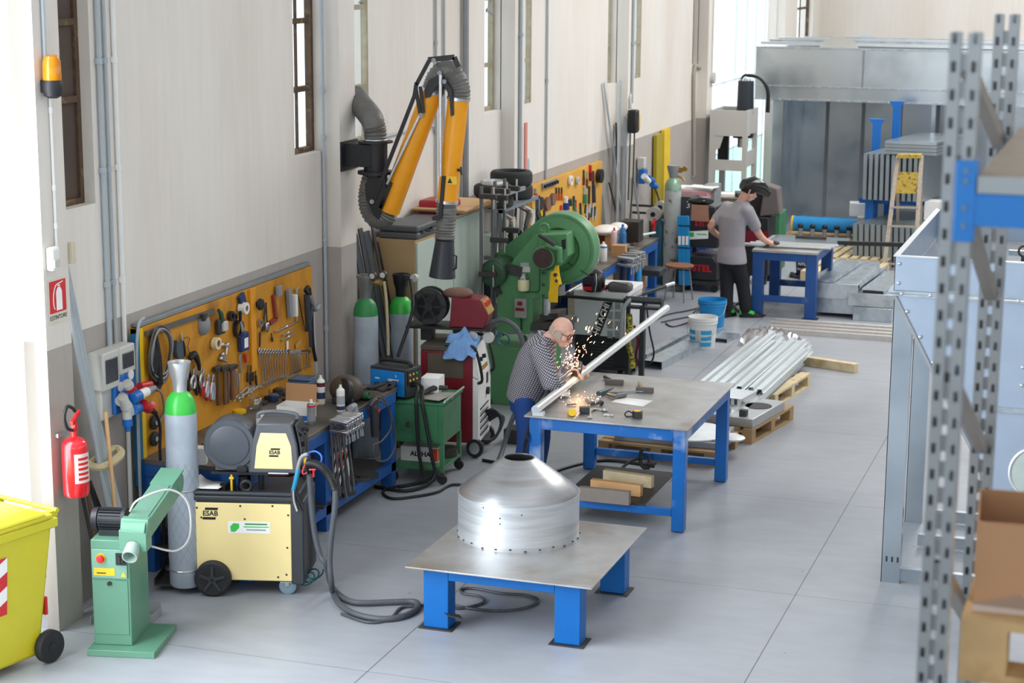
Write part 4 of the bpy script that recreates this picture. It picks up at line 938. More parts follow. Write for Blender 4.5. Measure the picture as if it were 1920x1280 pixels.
stick('small_brush', (505, 624), (507, 640), .012, DSTEEL, 'small brush hanging below the red L-shaped clamp', 'brush', m2=BROWN, frac=.5)
stick('long_punch', (484, 622), (483, 650), .008, DSTEEL, 'thin punch hanging under the bright steel ring', 'punch')
# bundle at the right edge
for i, (pts, r, m) in enumerate(((((580, 540), (584, 580), (586, 640), (592, 676)), .016, BLACK), (((575, 552), (577, 590), (579, 620)), .028, CHAR), (((583, 556), (591, 580), (598, 572)), .022, MGREY), (((588, 588), (590, 630), (594, 700)), .008, GREYP), (((578, 538), (573, 544), (577, 548)), .02, RUBBER), (((586, 570), (581, 610), (583, 650)), .014, mat('dark_blue_tool', '#2b3550', .5)))):
    solo('hanging_tool', MB().tube([X(a, b_, PX0 + .05 + .02 * (i % 3)) for a, b_ in pts], r, 8, sm=3), m, ('long black strap in the bundle at the right edge of the first pegboard', 'thick charcoal tool in the bundle at the right edge of the first pegboard', 'grey holster in the bundle at the right edge of the first pegboard', 'thin pale cord in the bundle at the right edge of the first pegboard', 'black loop at the top of the bundle at the right edge of the pegboard', 'dark blue handle in the bundle at the right edge of the first pegboard')[i], 'hanging tool')
# ---------------- workbench
wb = thing('workbench', 'long blue workbench with a dark steel top under the first pegboard', 'workbench', (-6.40, 13.08, 0))
hx, hy = .45, 1.40
MB().b(-hx, hx, -hy, hy, .825, .86).build('top', BENCHTOP, wb, bev=.003)
for sx in (-1, 1):
    for yy in (-hy + .06, -.01, hy - .06):
        MB().b(sx * (hx - .06) - .05, sx * (hx - .06) + .05, yy - .05, yy + .05, 0, .825).build('leg', BLUED, wb, bev=.004)
MB().b(hx - .03, hx, -hy, hy, .735, .825).b(-hx, -hx + .03, -hy, hy, .735, .825).b(-hx, hx, -hy, -hy + .03, .735, .825).b(-hx, hx, hy - .03, hy, .735, .825).build('apron', BLUED, wb, bev=.003)
MB().b(hx - .06, hx - .01, -hy, hy, .13, .21).b(-hx + .01, -hx + .06, -hy, hy, .13, .21).build('lower_rail', BLUED, wb, bev=.003)
MB().b(-hx + .05, hx - .05, -hy + .02, hy - .02, .19, .205).build('shelf', DSTEEL, wb, smooth=0)
BT = .86
# things on the bench
def can(loc, r, h, label, body, capm, band=None, name='spray_can', cat='spray can', nozzle=True):
    o = thing(name, label, cat, tuple(loc))
    b_ = MB().lathe([(r * .92, 0), (r, .006), (r, h * .78), (r * .9, h * .83), (r * .55, h * .87)], n=24).build('can', body, o)
    MB().lathe([(r * .55, h * .86), (r * .5, h * .9), (r * .3, h * .91), (r * .3, h), (.001, h)], n=16).build('cap', capm, o)
    if band:
        for z0, z1, m in band: MB().lathe([(r * 1.01, h * z0), (r * 1.01, h * z1)], n=24, cap=False).build('label_band', m, b_)
    return o
NAVY = mat('navy_print', '#2d3f63', .4); MAROON = mat('maroon_print', '#5a2138', .4)
can(Z(602, 757, BT), .034, .24, 'tall white spray can with maroon top at the back of the first bench', WHITE, WHITE, ((.62, .76, MAROON), (.2, .42, NAVY)))
can(Z(584, 795, BT), .034, .2, 'grey spray can with red rim beside the cardboard carton', mat('can_grey', '#8b8e93', .35, .4), WHITE, ((.7, .78, RED), (.15, .5, MGREY)))
can(Z(639, 771, BT), .034, .22, 'white spray can with navy print nearest the welding helmet', WHITE, WHITE, ((.08, .22, NAVY), (.3, .6, mat('grey_print', '#a9afb8', .4))))
def obox(name, c, sx, sy, h, rz, label, cat, m, t=.004, flaps=(), group=None, lid=False, inner=None):
    o = thing(name, label, cat, tuple(c), rz, group)
    b_ = MB().b(-sx / 2, sx / 2, -sy / 2, -sy / 2 + t, 0, h).b(-sx / 2, sx / 2, sy / 2 - t, sy / 2, 0, h).b(-sx / 2, -sx / 2 + t, -sy / 2 + t, sy / 2 - t, 0, h).b(sx / 2 - t, sx / 2, -sy / 2 + t, sy / 2 - t, 0, h).b(-sx / 2 + t, sx / 2 - t, -sy / 2 + t, sy / 2 - t, 0, t)
    if lid: b_.b(-sx / 2 + t, sx / 2 - t, -sy / 2 + t, sy / 2 - t, h - t, h)
    b_.build('box', m, o, smooth=0)
    for (side, ang, ln) in flaps:
        f = MB()
        if side in 'ns':
            s_ = 1 if side == 'n' else -1; y0 = s_ * sy / 2
            f.ex([(-sx / 2, y0, h), (sx / 2, y0, h), (sx / 2, y0 + s_ * ln * math.sin(ang), h + ln * math.cos(ang)), (-sx / 2, y0 + s_ * ln * math.sin(ang), h + ln * math.cos(ang))], (0, s_ * .003, .002))
        else:
            s_ = 1 if side == 'e' else -1; x0 = s_ * sx / 2
            f.ex([(x0, -sy / 2, h), (x0, sy / 2, h), (x0 + s_ * ln * math.sin(ang), sy / 2, h + ln * math.cos(ang)), (x0 + s_ * ln * math.sin(ang), -sy / 2, h + ln * math.cos(ang))], (s_ * .003, 0, .002))
        f.build('flap', inner or m, o, smooth=0)
    return o
c = Z(550, 787, BT)
cb = obox('carton', (c.x - .0, c.y + .06, BT), .26, .2, .115, R(4), 'open white carton with blue band and brown flap on the first bench', 'box', WHITE, flaps=(('n', .1, .14), ('e', 1.4, .06)), inner=CARD)
MB().b(-.02, .13, -.1025, -.1, .01, .05).build('blue_band', BLUEP, cb, smooth=0)
MB().b(.01, .03, -.104, -.1025, .02, .038).build('white_mark', PAPER, cb, smooth=0)
c = Z(507, 800, BT); obox('white_tray_box', (c.x, c.y + .1, BT), .25, .22, .075, R(8), 'open white box lid on the bench behind the yellow wire feeder', 'box', WHITE)
c = Z(374, 868, BT); obox('white_box', (c.x, c.y, BT), .11, .1, .12, R(20), 'small white box on the left end of the first bench by the grey cylinder', 'box', WHITE, lid=True)
o = thing('blue_tub', 'blue-grey plastic tub with rounded lid at the back of the bench', 'tub', tuple(Z(560, 722, BT)), R(5))
MB().b(-.13, .13, -.09, .09, 0, .06).build('tub', mat('tub_blue', '#57708f', .45), o, bev=.02, seg=3); MB().b(-.135, .135, -.095, .095, .06, .075).build('lid', mat('tub_lid', '#4d6685', .45), o, bev=.008)
for i, (a, b_, r, h, m, l) in enumerate(((480, 768, .055, .10, CLEAR, 'clear glass jar standing left of the white box lid'), (494, 742, .06, .07, CLEAR, 'clear plastic tub behind the glass jar on the bench'), (513, 752, .045, .06, NAVY, 'navy blue tin among the clutter behind the carton'), (520, 738, .05, .05, DSTEEL, 'dark steel tin at the foot of the pegboard'), (449, 775, .055, .035, YEL, 'flat yellow lid on the bench left of the glass jar'), (390, 840, .05, .05, BRASS, 'round brass coloured tin behind the grey cylinder'))):
    solo('jar', MB().lathe([(r * .9, 0), (r, .006), (r, h * .9), (r * .85, h), (.001, h)], c=tuple(Z(a, b_, BT)), n=20), m, l, 'jar')
for i in range(16):
    a = 495 + 8 * (i % 8) + random.uniform(-5, 5); b_ = 742 + 9 * (i // 8) + random.uniform(-6, 6) + (i % 8) * -1.2
    solo('steel_offcut', MB().bc(Z(a, b_, BT + .012), (random.uniform(.02, .05), random.uniform(.05, .09), .024), rz=random.uniform(0, 3)), random.choice([DSTEEL, MGREY, BRASS, CHROME]), 'small metal piece in the clutter along the foot of the first pegboard', 'metal piece', 'metal pieces at the pegboard foot')
o = thing('helmet_shell', 'brown and black welding helmet lying open on the bench end', 'welding helmet', tuple(Z(650, 752, BT)), R(-15))
MB().ball((0, 0, .1), .13, 18, (1.15, 1, .95)).build('shell', mat('helmet_brown', '#4a3f35', .55, 0, .25, 8), o)
MB().lathe([(.105, 0), (.115, .02), (.11, .05), (.04, .055), (.001, .05)], c=(.06, -.07, .1), n=24, M=Matrix.Rotation(R(75), 4, 'X') @ Matrix.Rotation(R(-20), 4, 'Y')).build('dark_opening', BLACK, o)
MB().bar((-.04, -.14, .03), (.15, -.10, .03), .02, .05).build('visor_band', CHAR, o, bev=.005)
solo('green_cup', MB().lathe([(.02, 0), (.03, .07), (.026, .07), (.016, .01)], c=tuple(Z(678, 742, BT + .04)), n=18, M=Matrix.Rotation(R(80), 4, 'Y')), GREENC, 'small green cup lying beside the brown welding helmet', 'cup')
for i in range(6):
    c = Z(700 + 7 * i, 727 - 3 * (i % 3), BT + .012 + .012 * (i % 2)); solo('steel_bar', MB().bc(c, (.05, .22, .02), rz=-.4 + .12 * i), DSTEEL, 'flat dark bar heaped on the right bench end, %s from the left' % ORD[i], 'bar', 'bars on the right end of the bench')
o = thing('black_pouch', 'dark leather apron folded on the right end of the first bench', 'apron', tuple(Z(690, 745, BT)), R(20))
MB().ball((0, 0, .02), .13, 14, (1.1, .9, .25)).build('folds', mat('dark_leather', '#3b352f', .7), o)
# F clamps hung on the front edge at the middle leg
fx = -5.93
def fclamp(c, L, label, group, tilt=(0, 0), rz=0, arm=.16):
    o = thing('bar_clamp', label, 'clamp', tuple(c), rz, group); o.rotation_euler = (tilt[0], tilt[1], rz)
    MB().b(-.011, .011, -.004, .004, -L, .03).build('bar', mat('clamp_bar', '#77787a', .4, .6), o)
    MB().b(-.014, .014, -.01, arm, .0, .026).b(-.012, .012, arm - .03, arm, -.03, .0).build('fixed_jaw', CHROME, o, bev=.003)
    s = MB().b(-.014, .014, -.01, arm, -.085, -.06).build('sliding_jaw', CHROME, o, bev=.003)
    MB().cyl((0, arm - .02, -.17), (0, arm - .02, -.045), .006, n=8).cyl((0, arm - .02, -.17), (0, arm - .02, -.12), .011, n=8).build('screw', CHROME, s)
    return o
for i in range(9):
    fclamp((fx + .02 + .0 * i, 13.02 + .035 * i, .90 - .004 * (i % 3)), .62 + .04 * (i % 4), 'bar clamp hung on the middle of the first bench edge, %s from the left' % ORD[i], 'bar clamps on the first bench', (R(-4 + 3 * (i % 3)), R(10 + 2 * (i % 4))), R(-95 + 3 * (i % 3)), .15)
# angle grinders hanging from the edge
for i, (a, b_, l) in enumerate(((663, 786, 'nearer'), (702, 776, 'further'))):
    c = X(a, b_ - 24, -5.90)
    o = thing('angle_grinder', '%s angle grinder hanging head up from the right end of the first bench' % l, 'angle grinder', tuple(c))
    MB().tube([(0, 0, -.42 if i == 0 else -.30), (0, 0, -.2), (0, 0, -.05)], [.03, .036, .042], 14).build('body', mat('grinder_dark', '#2c3036', .5), o)
    MB().cyl((0, 0, -.05), (0, 0, .01), .042, .03, n=16).cyl((-.0, -.07, -.0), (0, .02, -.0), .028, n=14).build('gear_head', MGREY if i == 0 else CHAR, o)
    MB().cyl((-.045, 0, -.075), (.045, 0, -.075), .018, n=10).build('red_switch', RED, o)
solo('power_cord', MB().tube([X(a, b_, -5.86) for a, b_ in ((695, 760), (706, 745), (722, 752), (736, 790), (742, 830), (728, 860), (705, 862), (700, 835), (716, 826), (733, 800), (728, 764), (712, 750))], .007, 8, sm=6), mat('cord_grey', '#57534f', .5), 'grey power cord looped over the right end of the first bench', 'cord')
# under the bench
c = V((-6.15, 13.62, .205)); o = obox('electrode_carton', c, .16, .3, .15, R(8), 'white and orange carton, lower one under the first bench', 'box', WHITE, lid=True)
MB().b(.0805, .082, -.1, .05, .03, .13).build('grey_print', MGREY, o, smooth=0)
o = obox('electrode_carton', c + V((.0, .0, .151)), .15, .28, .15, R(-6), 'white carton with orange end resting on the lower carton under the bench', 'box', WHITE, lid=True)
MB().b(.0755, .077, -.1, .06, .02, .14).b(-.04, .06, -.142, -.1405, .02, .14).build('orange_print', mat('orange_red', '#d9481f', .5), o, smooth=0)
o = obox('red_crate', (-6.3, 12.55, .205), .4, .4, .32, 0, 'red plastic crate under the first bench behind the yellow cart', 'crate', mat('crate_red', '#b53a24', .5))
for i in range(10):
    c = V((-6.2 + .05 * (i % 5), 13.0 + .1 * i, .22)); solo('scrap_piece', MB().bc(c, (.1 + .03 * (i % 3), .2, .03 + .02 * (i % 2)), rz=.3 * i), DSTEEL, 'scrap steel piece lying on the lower shelf of the first bench', 'scrap', 'scrap on the first bench shelf')
for i in range(7):
    solo('steel_strip', MB().bc((-6.12, 12.05 + .16 * i, .23 + .015 * (i % 2)), (.42, .05, .02), rz=.1 * (i - 3)), DSTEEL, 'dark steel strip on the bench shelf behind the yellow welding cart', 'strip', 'strips on the shelf behind the cart')
for i in range(5):
    b0 = V((-6.02 + .015 * i, 13.10 + .04 * i, .215)); solo('steel_rod', MB().tube([b0, b0 + V((.05, .13 + .03 * i, .45 + .05 * i))], .007, 6), mat('rod_grey', '#6c6d6f', .4, .6), 'steel rod leaning under the hanging bar clamps, %s from the left' % ORD[i], 'rod', 'rods under the bar clamps')
# ================================================================= middle of the hall, along the wall
cylinder('grey gas cylinder with dark green shoulder and silver cap beside the pilaster', (-6.575, 15.27, 0), CGRND, 1.45, capm=mat('dull_cap', '#8d8f8c', .45, .7))
cylinder('grey gas cylinder with green shoulder and black funnel cap right of the pilaster one', (-6.50, 15.93, 0), CGRN, 1.36, capm=BLACK)
def regulator(c, label):
    o = thing('gas_regulator', label, 'regulator', tuple(c))
    MB().cyl((-.14, 0, 0), (.0, 0, 0), .012, n=10).cyl((-.02, 0, 0), (.03, 0, 0), .03, n=14).build('body', BRASS, o)
    for (dx, dz) in ((-.05, .06), (.05, .075)):
        g = MB().cyl((dx, -.02, dz), (dx, .015, dz), .036, n=20).cyl((dx, 0, 0), (dx, 0, dz), .006, n=8).build('gauge', DSTEEL, o)
        MB().cyl((dx, -.022, dz), (dx, -.02, dz), .025, n=20).build('gauge_face', GREYP, g)
    return o
regulator(Y(709, 530, 15.25), 'brass regulator with two gauges on the cylinder beside the pilaster')
o = thing('gas_regulator', 'dark regulator block on the cylinder with the black funnel cap', 'regulator', tuple(Y(768, 520, 15.9)))
MB().bc((0, 0, 0), (.13, .05, .045), ry=.1).build('body', CHAR, o, bev=.006); MB().cyl((.05, -.03, 0), (.05, .02, 0), .036, n=18).build('gauge', GREYP, o)
solo('gas_hose', MB().tube([Y(720, 528, 15.2), Y(724, 560, 15.15), Y(727, 620, 15.1), Y(728, 665, 15.1)], .014, 8, sm=4), mat('beige_hose', '#a89b78', .6), 'beige gas hose hanging beside the pilaster cylinder', 'hose')
solo('gas_hose', MB().tube([Y(770, 525, 15.8), Y(775, 570, 15.5), Y(766, 610, 15.4), Y(752, 650, 15.3), Y(746, 668, 15.25)], .016, 8, sm=4), BLACK, 'black gas hose hanging in front of the cylinder with the black funnel cap', 'hose')
# dark steel profiles leaning behind the cylinders
DSH = mat('oiled_sheet', '#4d555d', .4, .5, .1, 4)
for i, (a, w_, h, m) in enumerate(((686, .11, 1.98, DSH), (700, .09, 2.02, CHAR), (716, .13, 1.98, DSH), (731, .05, 2.05, DSTEEL), (677, .03, 1.85, BLACK))):
    p = X(a + 8, 520, -6.72); q = V((-6.60 + .01 * i, p.y + .03, .0))
    solo('steel_section', MB().bar((-6.42 + .02 * i, 15.52 + .11 * i, 0), (-6.80 + .01 * i, 15.55 + .11 * i, h), w_, .012, (1, 0, .1)), m, 'tall dark steel section leaning behind the two gas cylinders, %s from the left' % ORD[i], 'section', 'dark sections behind the cylinders')
# ---------------- extraction arm (in the plane y = 15.3)
ea = thing('extraction_arm', 'yellow fume extraction arm with black joints and grey hoses fixed to the pilaster', 'extraction arm', (XP, 15.28, 2.74))
EY = 15.28
def E(px, py, d=0): return Y(px, py, EY + d)
MB().b(-6.73, -6.715, 15.1, 15.46, 2.60, 2.86).build('wall_plate', BLACK, ea, world=True)
MB().b(-6.72, -6.47, 15.17, 15.39, 2.64, 2.84).build('bracket', BLACK, ea, world=True, bev=.006)
t_ = E(704, 268); tb = E(703, 335); cx_ = t_.x
MB().cyl((cx_, EY, 2.86), (cx_, EY, 2.44), .105, n=28).cyl((cx_, EY, 2.865), (cx_, EY, 2.85), .155, n=28).cyl((cx_, EY, 2.60), (cx_, EY, 2.575), .16, n=28).build('swivel', BLACK, ea, world=True)
def ribbed(name, pts, r, m, parent, k=6, pitch=.022):
    pts = [V(p) for p in pts]; rl = r if isinstance(r, list) else [r] * len(pts)
    pp, rr_ = smooth_path(pts, k * 4, rl)
    out = [pp[0]]; ro = [rr_[0]]; acc = 0; n_ = 0
    for a, b_, c in zip(pp[:-1], pp[1:], rr_[1:]):
        acc += (b_ - a).length
        if acc >= pitch / 2: acc = 0; n_ += 1; out.append(b_); ro.append(c * (1.05 if n_ % 2 else .95))
    return MB().tube(out, ro, 18).build(name, m, parent, world=True, smooth=60)
ribbed('upper_hose', [E(704, 266), E(703, 245), E(698, 225), E(688, 210, .1), E(676, 196, .2), E(666, 180, .35)], .10, HOSE, ea)
MB().torus(E(704, 262), .1, .012, (0, 0, 1)).build('hose_band', CHROME, ea, world=True)
LT0, LT1 = E(729, 395), E(812, 168)
UT0, UT1 = E(860, 182), E(838, 380)
ribbed('lower_hose', [E(703, 325), E(694, 360), E(694, 385), E(703, 404), E(718, 408), E(728, 396)], .10, HOSE, ea)
MB().cyl(LT0, LT1, .098, .096, n=32).build('lower_tube', ORY, ea, world=True)
ribbed('elbow_hose', [E(812, 170), E(822, 145), E(838, 133), E(852, 145), E(860, 165), E(860, 184)], .098, HOSE, ea)
MB().cyl(UT0, UT1, .093, .090, n=32).build('upper_tube', ORY, ea, world=True)
for p, q in ((LT1, LT0), (UT0, UT1), (UT1, UT0)):
    d = (q - p).normalized(); MB().cyl(p, p + d * .025, .101, n=28).build('hose_band', CHROME, ea, world=True)
ribbed('end_hose', [E(838, 378), E(837, 400), E(835, 425), E(834, 450)], .088, HOSE, ea)
h0, h1 = E(834, 450), E(829, 519)
MB().tube([h0, h0 + (h1 - h0) * .08, h0 + (h1 - h0) * .5, h1], [.085, .085, .10, .118], 28).build('hood', mat('hood_black', '#2b2f36', .4), ea, world=True)
MB().tube([E(850, 478, -.06), E(856, 480, -.06), E(855, 503, -.06), E(849, 506, -.06)], .009, 8).build('hood_handle', BLACK, ea, world=True)
def bar2(name, pts, w_, t, d, m=BLACK):
    b_ = MB()
    for a, c in zip(pts[:-1], pts[1:]): b_.bar(E(*a, d), E(*c, d), t, w_, (0, 1, 0) if 0 else (0, 0, 1)) if abs(a[0] - c[0]) > abs(a[1] - c[1]) else b_.bar(E(*a, d), E(*c, d), t, w_, (1, 0, 0))
    return b_.build(name, m, ea, world=True)
for d in (-.12, .10):
    bar2('parallel_rod', [(700, 378), (777, 180), (781, 155)], .034, .012, d)
    bar2('top_link', [(781, 158), (805, 113)], .034, .012, d)
    bar2('top_arm', [(803, 112), (852, 107), (860, 126)], .045, .012, d)
    MB().ex([E(*p, d) for p in ((692, 335), (722, 332), (724, 360), (710, 412), (702, 405), (686, 372), (684, 345))], (0, .012, 0)).build('base_cheek', BLACK, ea, world=True)
    MB().ex([E(*p, d) for p in ((796, 168), (804, 150), (822, 140), (836, 152), (848, 168), (850, 216), (845, 218), (842, 178), (832, 162), (820, 160), (806, 182), (797, 184))], (0, .014, 0)).build('elbow_plate', BLACK, ea, world=True)
bar2('link', [(779, 160), (788, 216)], .03, .012, -.13); bar2('link', [(788, 162), (794, 212)], .03, .012, -.13)
bar2('tube_bracket', [(733, 342), (714, 390)], .03, .03, -.105); bar2('end_bracket', [(832, 330), (826, 405)], .03, .03, -.10); bar2('end_bracket', [(812, 410), (828, 404)], .04, .04, -.09)
MB().cyl(E(789, 212, -.115), E(726, 345, -.115), .014, n=10).build('gas_spring', CHROME, ea, world=True)
MB().cyl(E(826, 140, -.13), E(826, 330, -.13), .016, n=10).build('hanging_rod', CHROME, ea, world=True)
for p in ((813, 113), (824, 137), (789, 216), (697, 378), (833, 153)): MB().cyl(E(*p, -.14), E(*p, .11), .02, n=14).build('pivot', MGREY, ea, world=True)
MB().tube([E(858, 318, -.05), E(863, 320, -.05)], .012, 8).bar(E(864, 313, -.05), E(865, 328, -.05), .014, .014).build('tube_knob', BLACK, ea, world=True)
lb_ = E(846, 338, -.098); wl = MB().b(lb_.x - .045, lb_.x + .05, lb_.y, lb_.y + .003, lb_.z - .035, lb_.z + .035).build('warning_label', YEL, ea, world=True, smooth=0)
MB().ex([V((lb_.x - .035, lb_.y - .001, lb_.z - .025)), V((lb_.x + .01, lb_.y - .001, lb_.z - .025)), V((lb_.x - .012, lb_.y - .001, lb_.z + .022))], (0, .001, 0)).build('warning_triangle', BLACK, wl, world=True, smooth=0)
# ---------------- cabinets with cases and boards on top
BEIGE = mat('beige_cabinet', '#b59a70', .55, 0, .06, 4); CELA = mat('celadon_cabinet', '#b9c6bd', .45, 0, .05, 3)
def cabinet(label, y0, y1, h, side, door, x1=-6.42, x0=-6.86):
    o = thing('metal_cabinet', label, 'cabinet', ((x0 + x1) / 2, (y0 + y1) / 2, 0)); a, b_ = (x1 - x0) / 2, (y1 - y0) / 2
    MB().b(-a, a - .02, -b_, b_, 0, h).build('body', side, o, bev=.004)
    for s_ in (0, 1):
        d = MB().b(a - .02, a, -b_ + .01 + s_ * (b_ - .005), -.005 + s_ * b_, .08, h - .03).build('door', door, o, bev=.003)
        MB().b(a, a + .012, (-.05 if s_ == 0 else .03), (-.03 if s_ == 0 else .05), h * .5, h * .5 + .1).build('handle', DSTEEL, d)
    return o
cabinet('beige sided metal cabinet with celadon doors behind the gas cylinders', 16.14, 17.1, 1.86, BEIGE, CELA)
cabinet('taller pale celadon metal cabinet between the beige one and the shelf unit', 17.13, 18.02, 1.95, CELA, CELA, -6.43)
TC = mat('case_grey', '#55585a', .5, 0, .08, 8)
def tcase(name, label, c, sx, sy, h, m, rz=0):
    o = thing(name, label, 'case', c, rz)
    MB().b(-sx / 2, sx / 2, -sy / 2, sy / 2, 0, h * .5).build('base', m, o, bev=.02, seg=3); MB().b(-sx / 2, sx / 2, -sy / 2, sy / 2, h * .52, h).build('lid', m, o, bev=.02, seg=3)
    for yy in (-sy * .25, sy * .25): MB().b(sx / 2 - .003, sx / 2 + .01, yy - .03, yy + .03, h * .38, h * .66).build('catch', DSTEEL, o)
    MB().tube([(sx / 2, -.06, h * .5), (sx / 2 + .04, -.05, h * .5), (sx / 2 + .04, .05, h * .5), (sx / 2, .06, h * .5)], .009, 8).build('handle', BLACK, o)
    return o
tcase('tool_case', 'grey plastic tool case nearest the extraction arm on the beige cabinet', (-6.62, 16.40, 1.86), .40, .5, .13, TC)
tcase('tool_case', 'smaller grey tool case lying beside the first on the beige cabinet', (-6.62, 16.87, 1.86), .38, .36, .12, TC)
o = thing('red_case', 'red case behind the grey tool cases, right under the arm hose', 'case', (-6.64, 17.30, 1.95)); MB().b(-.17, .17, -.16, .16, 0, .15).build('shell', mat('case_red', '#a3222f', .4), o, bev=.03, seg=3)
for i in range(5):
    solo('cardboard_sheet', MB().bc((-6.60 + .02 * (i % 2), 17.60 + .03 * (i % 3), 2.105 + .013 * i if i > 2 else 1.956 + .013 * i), (.46, .8 - .05 * i, .011), rz=.06 * (i - 2)), mat('brown_board', '#b08a63', .8, 0, .06, 4), 'brown board lying on the celadon cabinet, %s from the bottom' % ORD[i], 'board', 'boards on the celadon cabinet') if i < 3 else None
for i in range(3):
    solo('cardboard_sheet', MB().bc((-6.58, 17.58 - .03 * i, 2.0 + .013 * i), (.55, .95, .012), rz=-.05 + .05 * i), mat('pale_board', '#cda77c', .8, 0, .05, 4), 'wide pale board on top of the brown ones, %s from the bottom' % ORD[i], 'board', 'pale boards on the cabinet')
# ---------------- green trolley
gt = thing('tool_trolley', 'green steel trolley with a drawer cabinet on casters', 'trolley', (-5.825, 14.86, 0), R(4))
MB().b(-.235, .235, -.29, .25, .36, .70).build('cabinet', GREENC, gt, bev=.004)
MB().b(-.25, .25, -.30, .26, .70, .715).b(-.25, -.235, -.30, .26, .7, .73).b(.235, .25, -.30, .26, .7, .735).build('tray', GREENC, gt, bev=.004)
MB().tube([(.245, -.3, .73), (.255, -.3, .745), (.255, .26, .745), (.245, .26, .73)], .010, 8).build('rim_bar', mat('worn_green', '#8fae97', .35, .3), gt)
dr = MB().b(-.225, .19, -.297, -.29, .38, .68).build('door', GREENC, gt, bev=.002)
MB().bc((-.08, -.30, .52), (.03, .012, .05)).build('lock', DSTEEL, dr, bev=.003)
for sx in (-1, 1):
    for yy in (-.275, .235):
        MB().b(sx * .22 - .017, sx * .22 + .017, yy - .017, yy + .017, .11, .36).build('leg', GREENC, gt)
        w_ = MB().lathe([(.02, -.014), (.042, -.014), (.046, 0), (.042, .014), (.02, .014)], c=(sx * .22, yy, .046), n=18, M=MX).build('caster', RUBBER, gt); MB().b(sx * .22 - .02, sx * .22 + .02, yy - .02, yy + .02, .07, .11).build('caster_fork', DSTEEL, w_)
MB().b(-.235, .235, -.29, .25, .12, .15).build('shelf', GREENC, gt, bev=.003)
def gtw(x, y, z): return gt.location + Matrix.Rotation(R(4), 3, 'Z') @ V((x, y, z))
# blue inverter on the trolley
iv = thing('inverter_welder', 'blue inverter welder with black handle on the left end of the green trolley', 'welder', tuple(gtw(-.24, -.10, .735)), R(-10))
MB().b(-.20, .17, -.12, .12, 0, .25).build('housing', CHAR, iv, bev=.006)
sdp = MB().b(-.19, .15, -.126, -.12, .01, .225).build('blue_side', mat('inverter_blue', '#1a86d8', .4), iv, bev=.002)
for k in range(2):
    for j in range(7): MB().b(-.155 + .13 * k, -.05 + .13 * k, -.128, -.126, .02 + .014 * j, .027 + .014 * j).build('vent_slot', BLACK, sdp, smooth=0)
text('CEMONT', .026, face((.04, -.1275, .145), (0, -1, 0)), PAPER, sdp, bold=.0012); MB().b(-.145, -.10, -.1275, -.126, .145, .156).build('white_print', PAPER, sdp, smooth=0)
MB().ex([(.06, -.1275, .17), (.075, -.1275, .185), (.06, -.1275, .2), (.066, -.1275, .185)], (0, -.001, 0)).build('mark', PAPER, sdp, smooth=0)
MB().tube([(-.16, 0, .25), (-.15, 0, .285), (.0, 0, .29), (.13, 0, .285), (.14, 0, .25)], .016, 8, sm=3).build('handle', BLACK, iv)
fp_ = MB().b(.17, .18, -.11, .11, .12, .24).build('front_panel', BLACK, iv, bev=.003)
for i in range(6): MB().cyl((.18, -.08 + .055 * (i % 3), .15 + .05 * (i // 3)), (.187, -.08 + .055 * (i % 3), .15 + .05 * (i // 3)), .010, n=10).build('button', (YEL if i != 5 else CGRN), fp_)
solo('weld_cable', MB().tube([gtw(-.13, -.16, .82), gtw(-.02, -.22, .84), gtw(.0, -.31, .76), gtw(.01, -.33, .6), gtw(.03, -.34, .3), gtw(.05, -.33, .05), gtw(-.1, -.5, .015)], .016, 8, sm=5), BLACK, 'left black welding cable hanging over the green trolley front', 'cable')
solo('weld_cable', MB().tube([gtw(-.13, -.13, .86), gtw(.02, -.2, .83), gtw(.05, -.31, .74), gtw(.09, -.33, .55), gtw(.14, -.34, .3), gtw(.16, -.34, .06), gtw(.0, -.6, .016), gtw(-.3, -.55, .016)], .016, 8, sm=5), BLACK, 'right black welding cable hanging over the green trolley front', 'cable')
solo('electrode_holder', MB().tube([gtw(.0, -.1, .75), gtw(.06, -.0, .78), gtw(.16, .08, .77)], [.02, .026, .02], 8, sm=3), DSTEEL, 'dark electrode holder lying on the green trolley top', 'electrode holder')
solo('rag_bundle', MB().bc(gtw(.12, -.05, .727), (.26, .22, .02), rz=.3), mat('dusty_cloth', '#8f8879', .9), 'dusty cardboard and rods lying on the green trolley top', 'scrap')
solo('grey_sheet', MB().bc(gtw(.15, -.12, .741), (.16, .3, .004), rz=-.15), mat('grey_sheet_mat', '#a9a6a2', .5, .3), 'grey sheet metal lying on the right of the green trolley top', 'sheet')
q = MB(); P_ = [gtw(-.06, .04, .88), gtw(.14, .0, .90), gtw(.16, .2, .93), gtw(-.02, .22, .90), gtw(-.06, .04, .74), gtw(.02, .02, .74)]
solo('paper_stack', MB().bc(gtw(.02, .1, .80), (.16, .2, .13), rz=.1), PAPER, 'white paper carton standing behind the blue inverter welder', 'box')
o = obox('electrode_box', gtw(-.03, -.06, .15), .34, .15, .13, R(4), 'long white carton with orange end on the trolley lower shelf', 'box', WHITE, lid=True)
MB().b(.1705, .172, -.07, .07, .01, .12).b(.10, .165, -.077, -.0755, .01, .12).build('orange_end', mat('orange_red', '#d9481f'), o, smooth=0)
text('ALPHA', .06, face((0.01, -.077, .065), (0, -1, 0)), BLACK, o, bold=.002)
solo('steel_plate_stack', MB().cyl(gtw(.14, .12, .15), gtw(.14, .12, .22), .10, n=24), DSTEEL, 'round dark steel plate on the trolley lower shelf', 'plate')
solo('bench_foot_cable', MB().tube([Z(a, b_, .014) for a, b_ in ((820, 892), (790, 905), (740, 912), (718, 922), (735, 934), (780, 930), (820, 922), (850, 908), (900, 915))], .012, 8, sm=5), BLACK, 'black cable loops on the floor between bench and green trolley', 'cable')
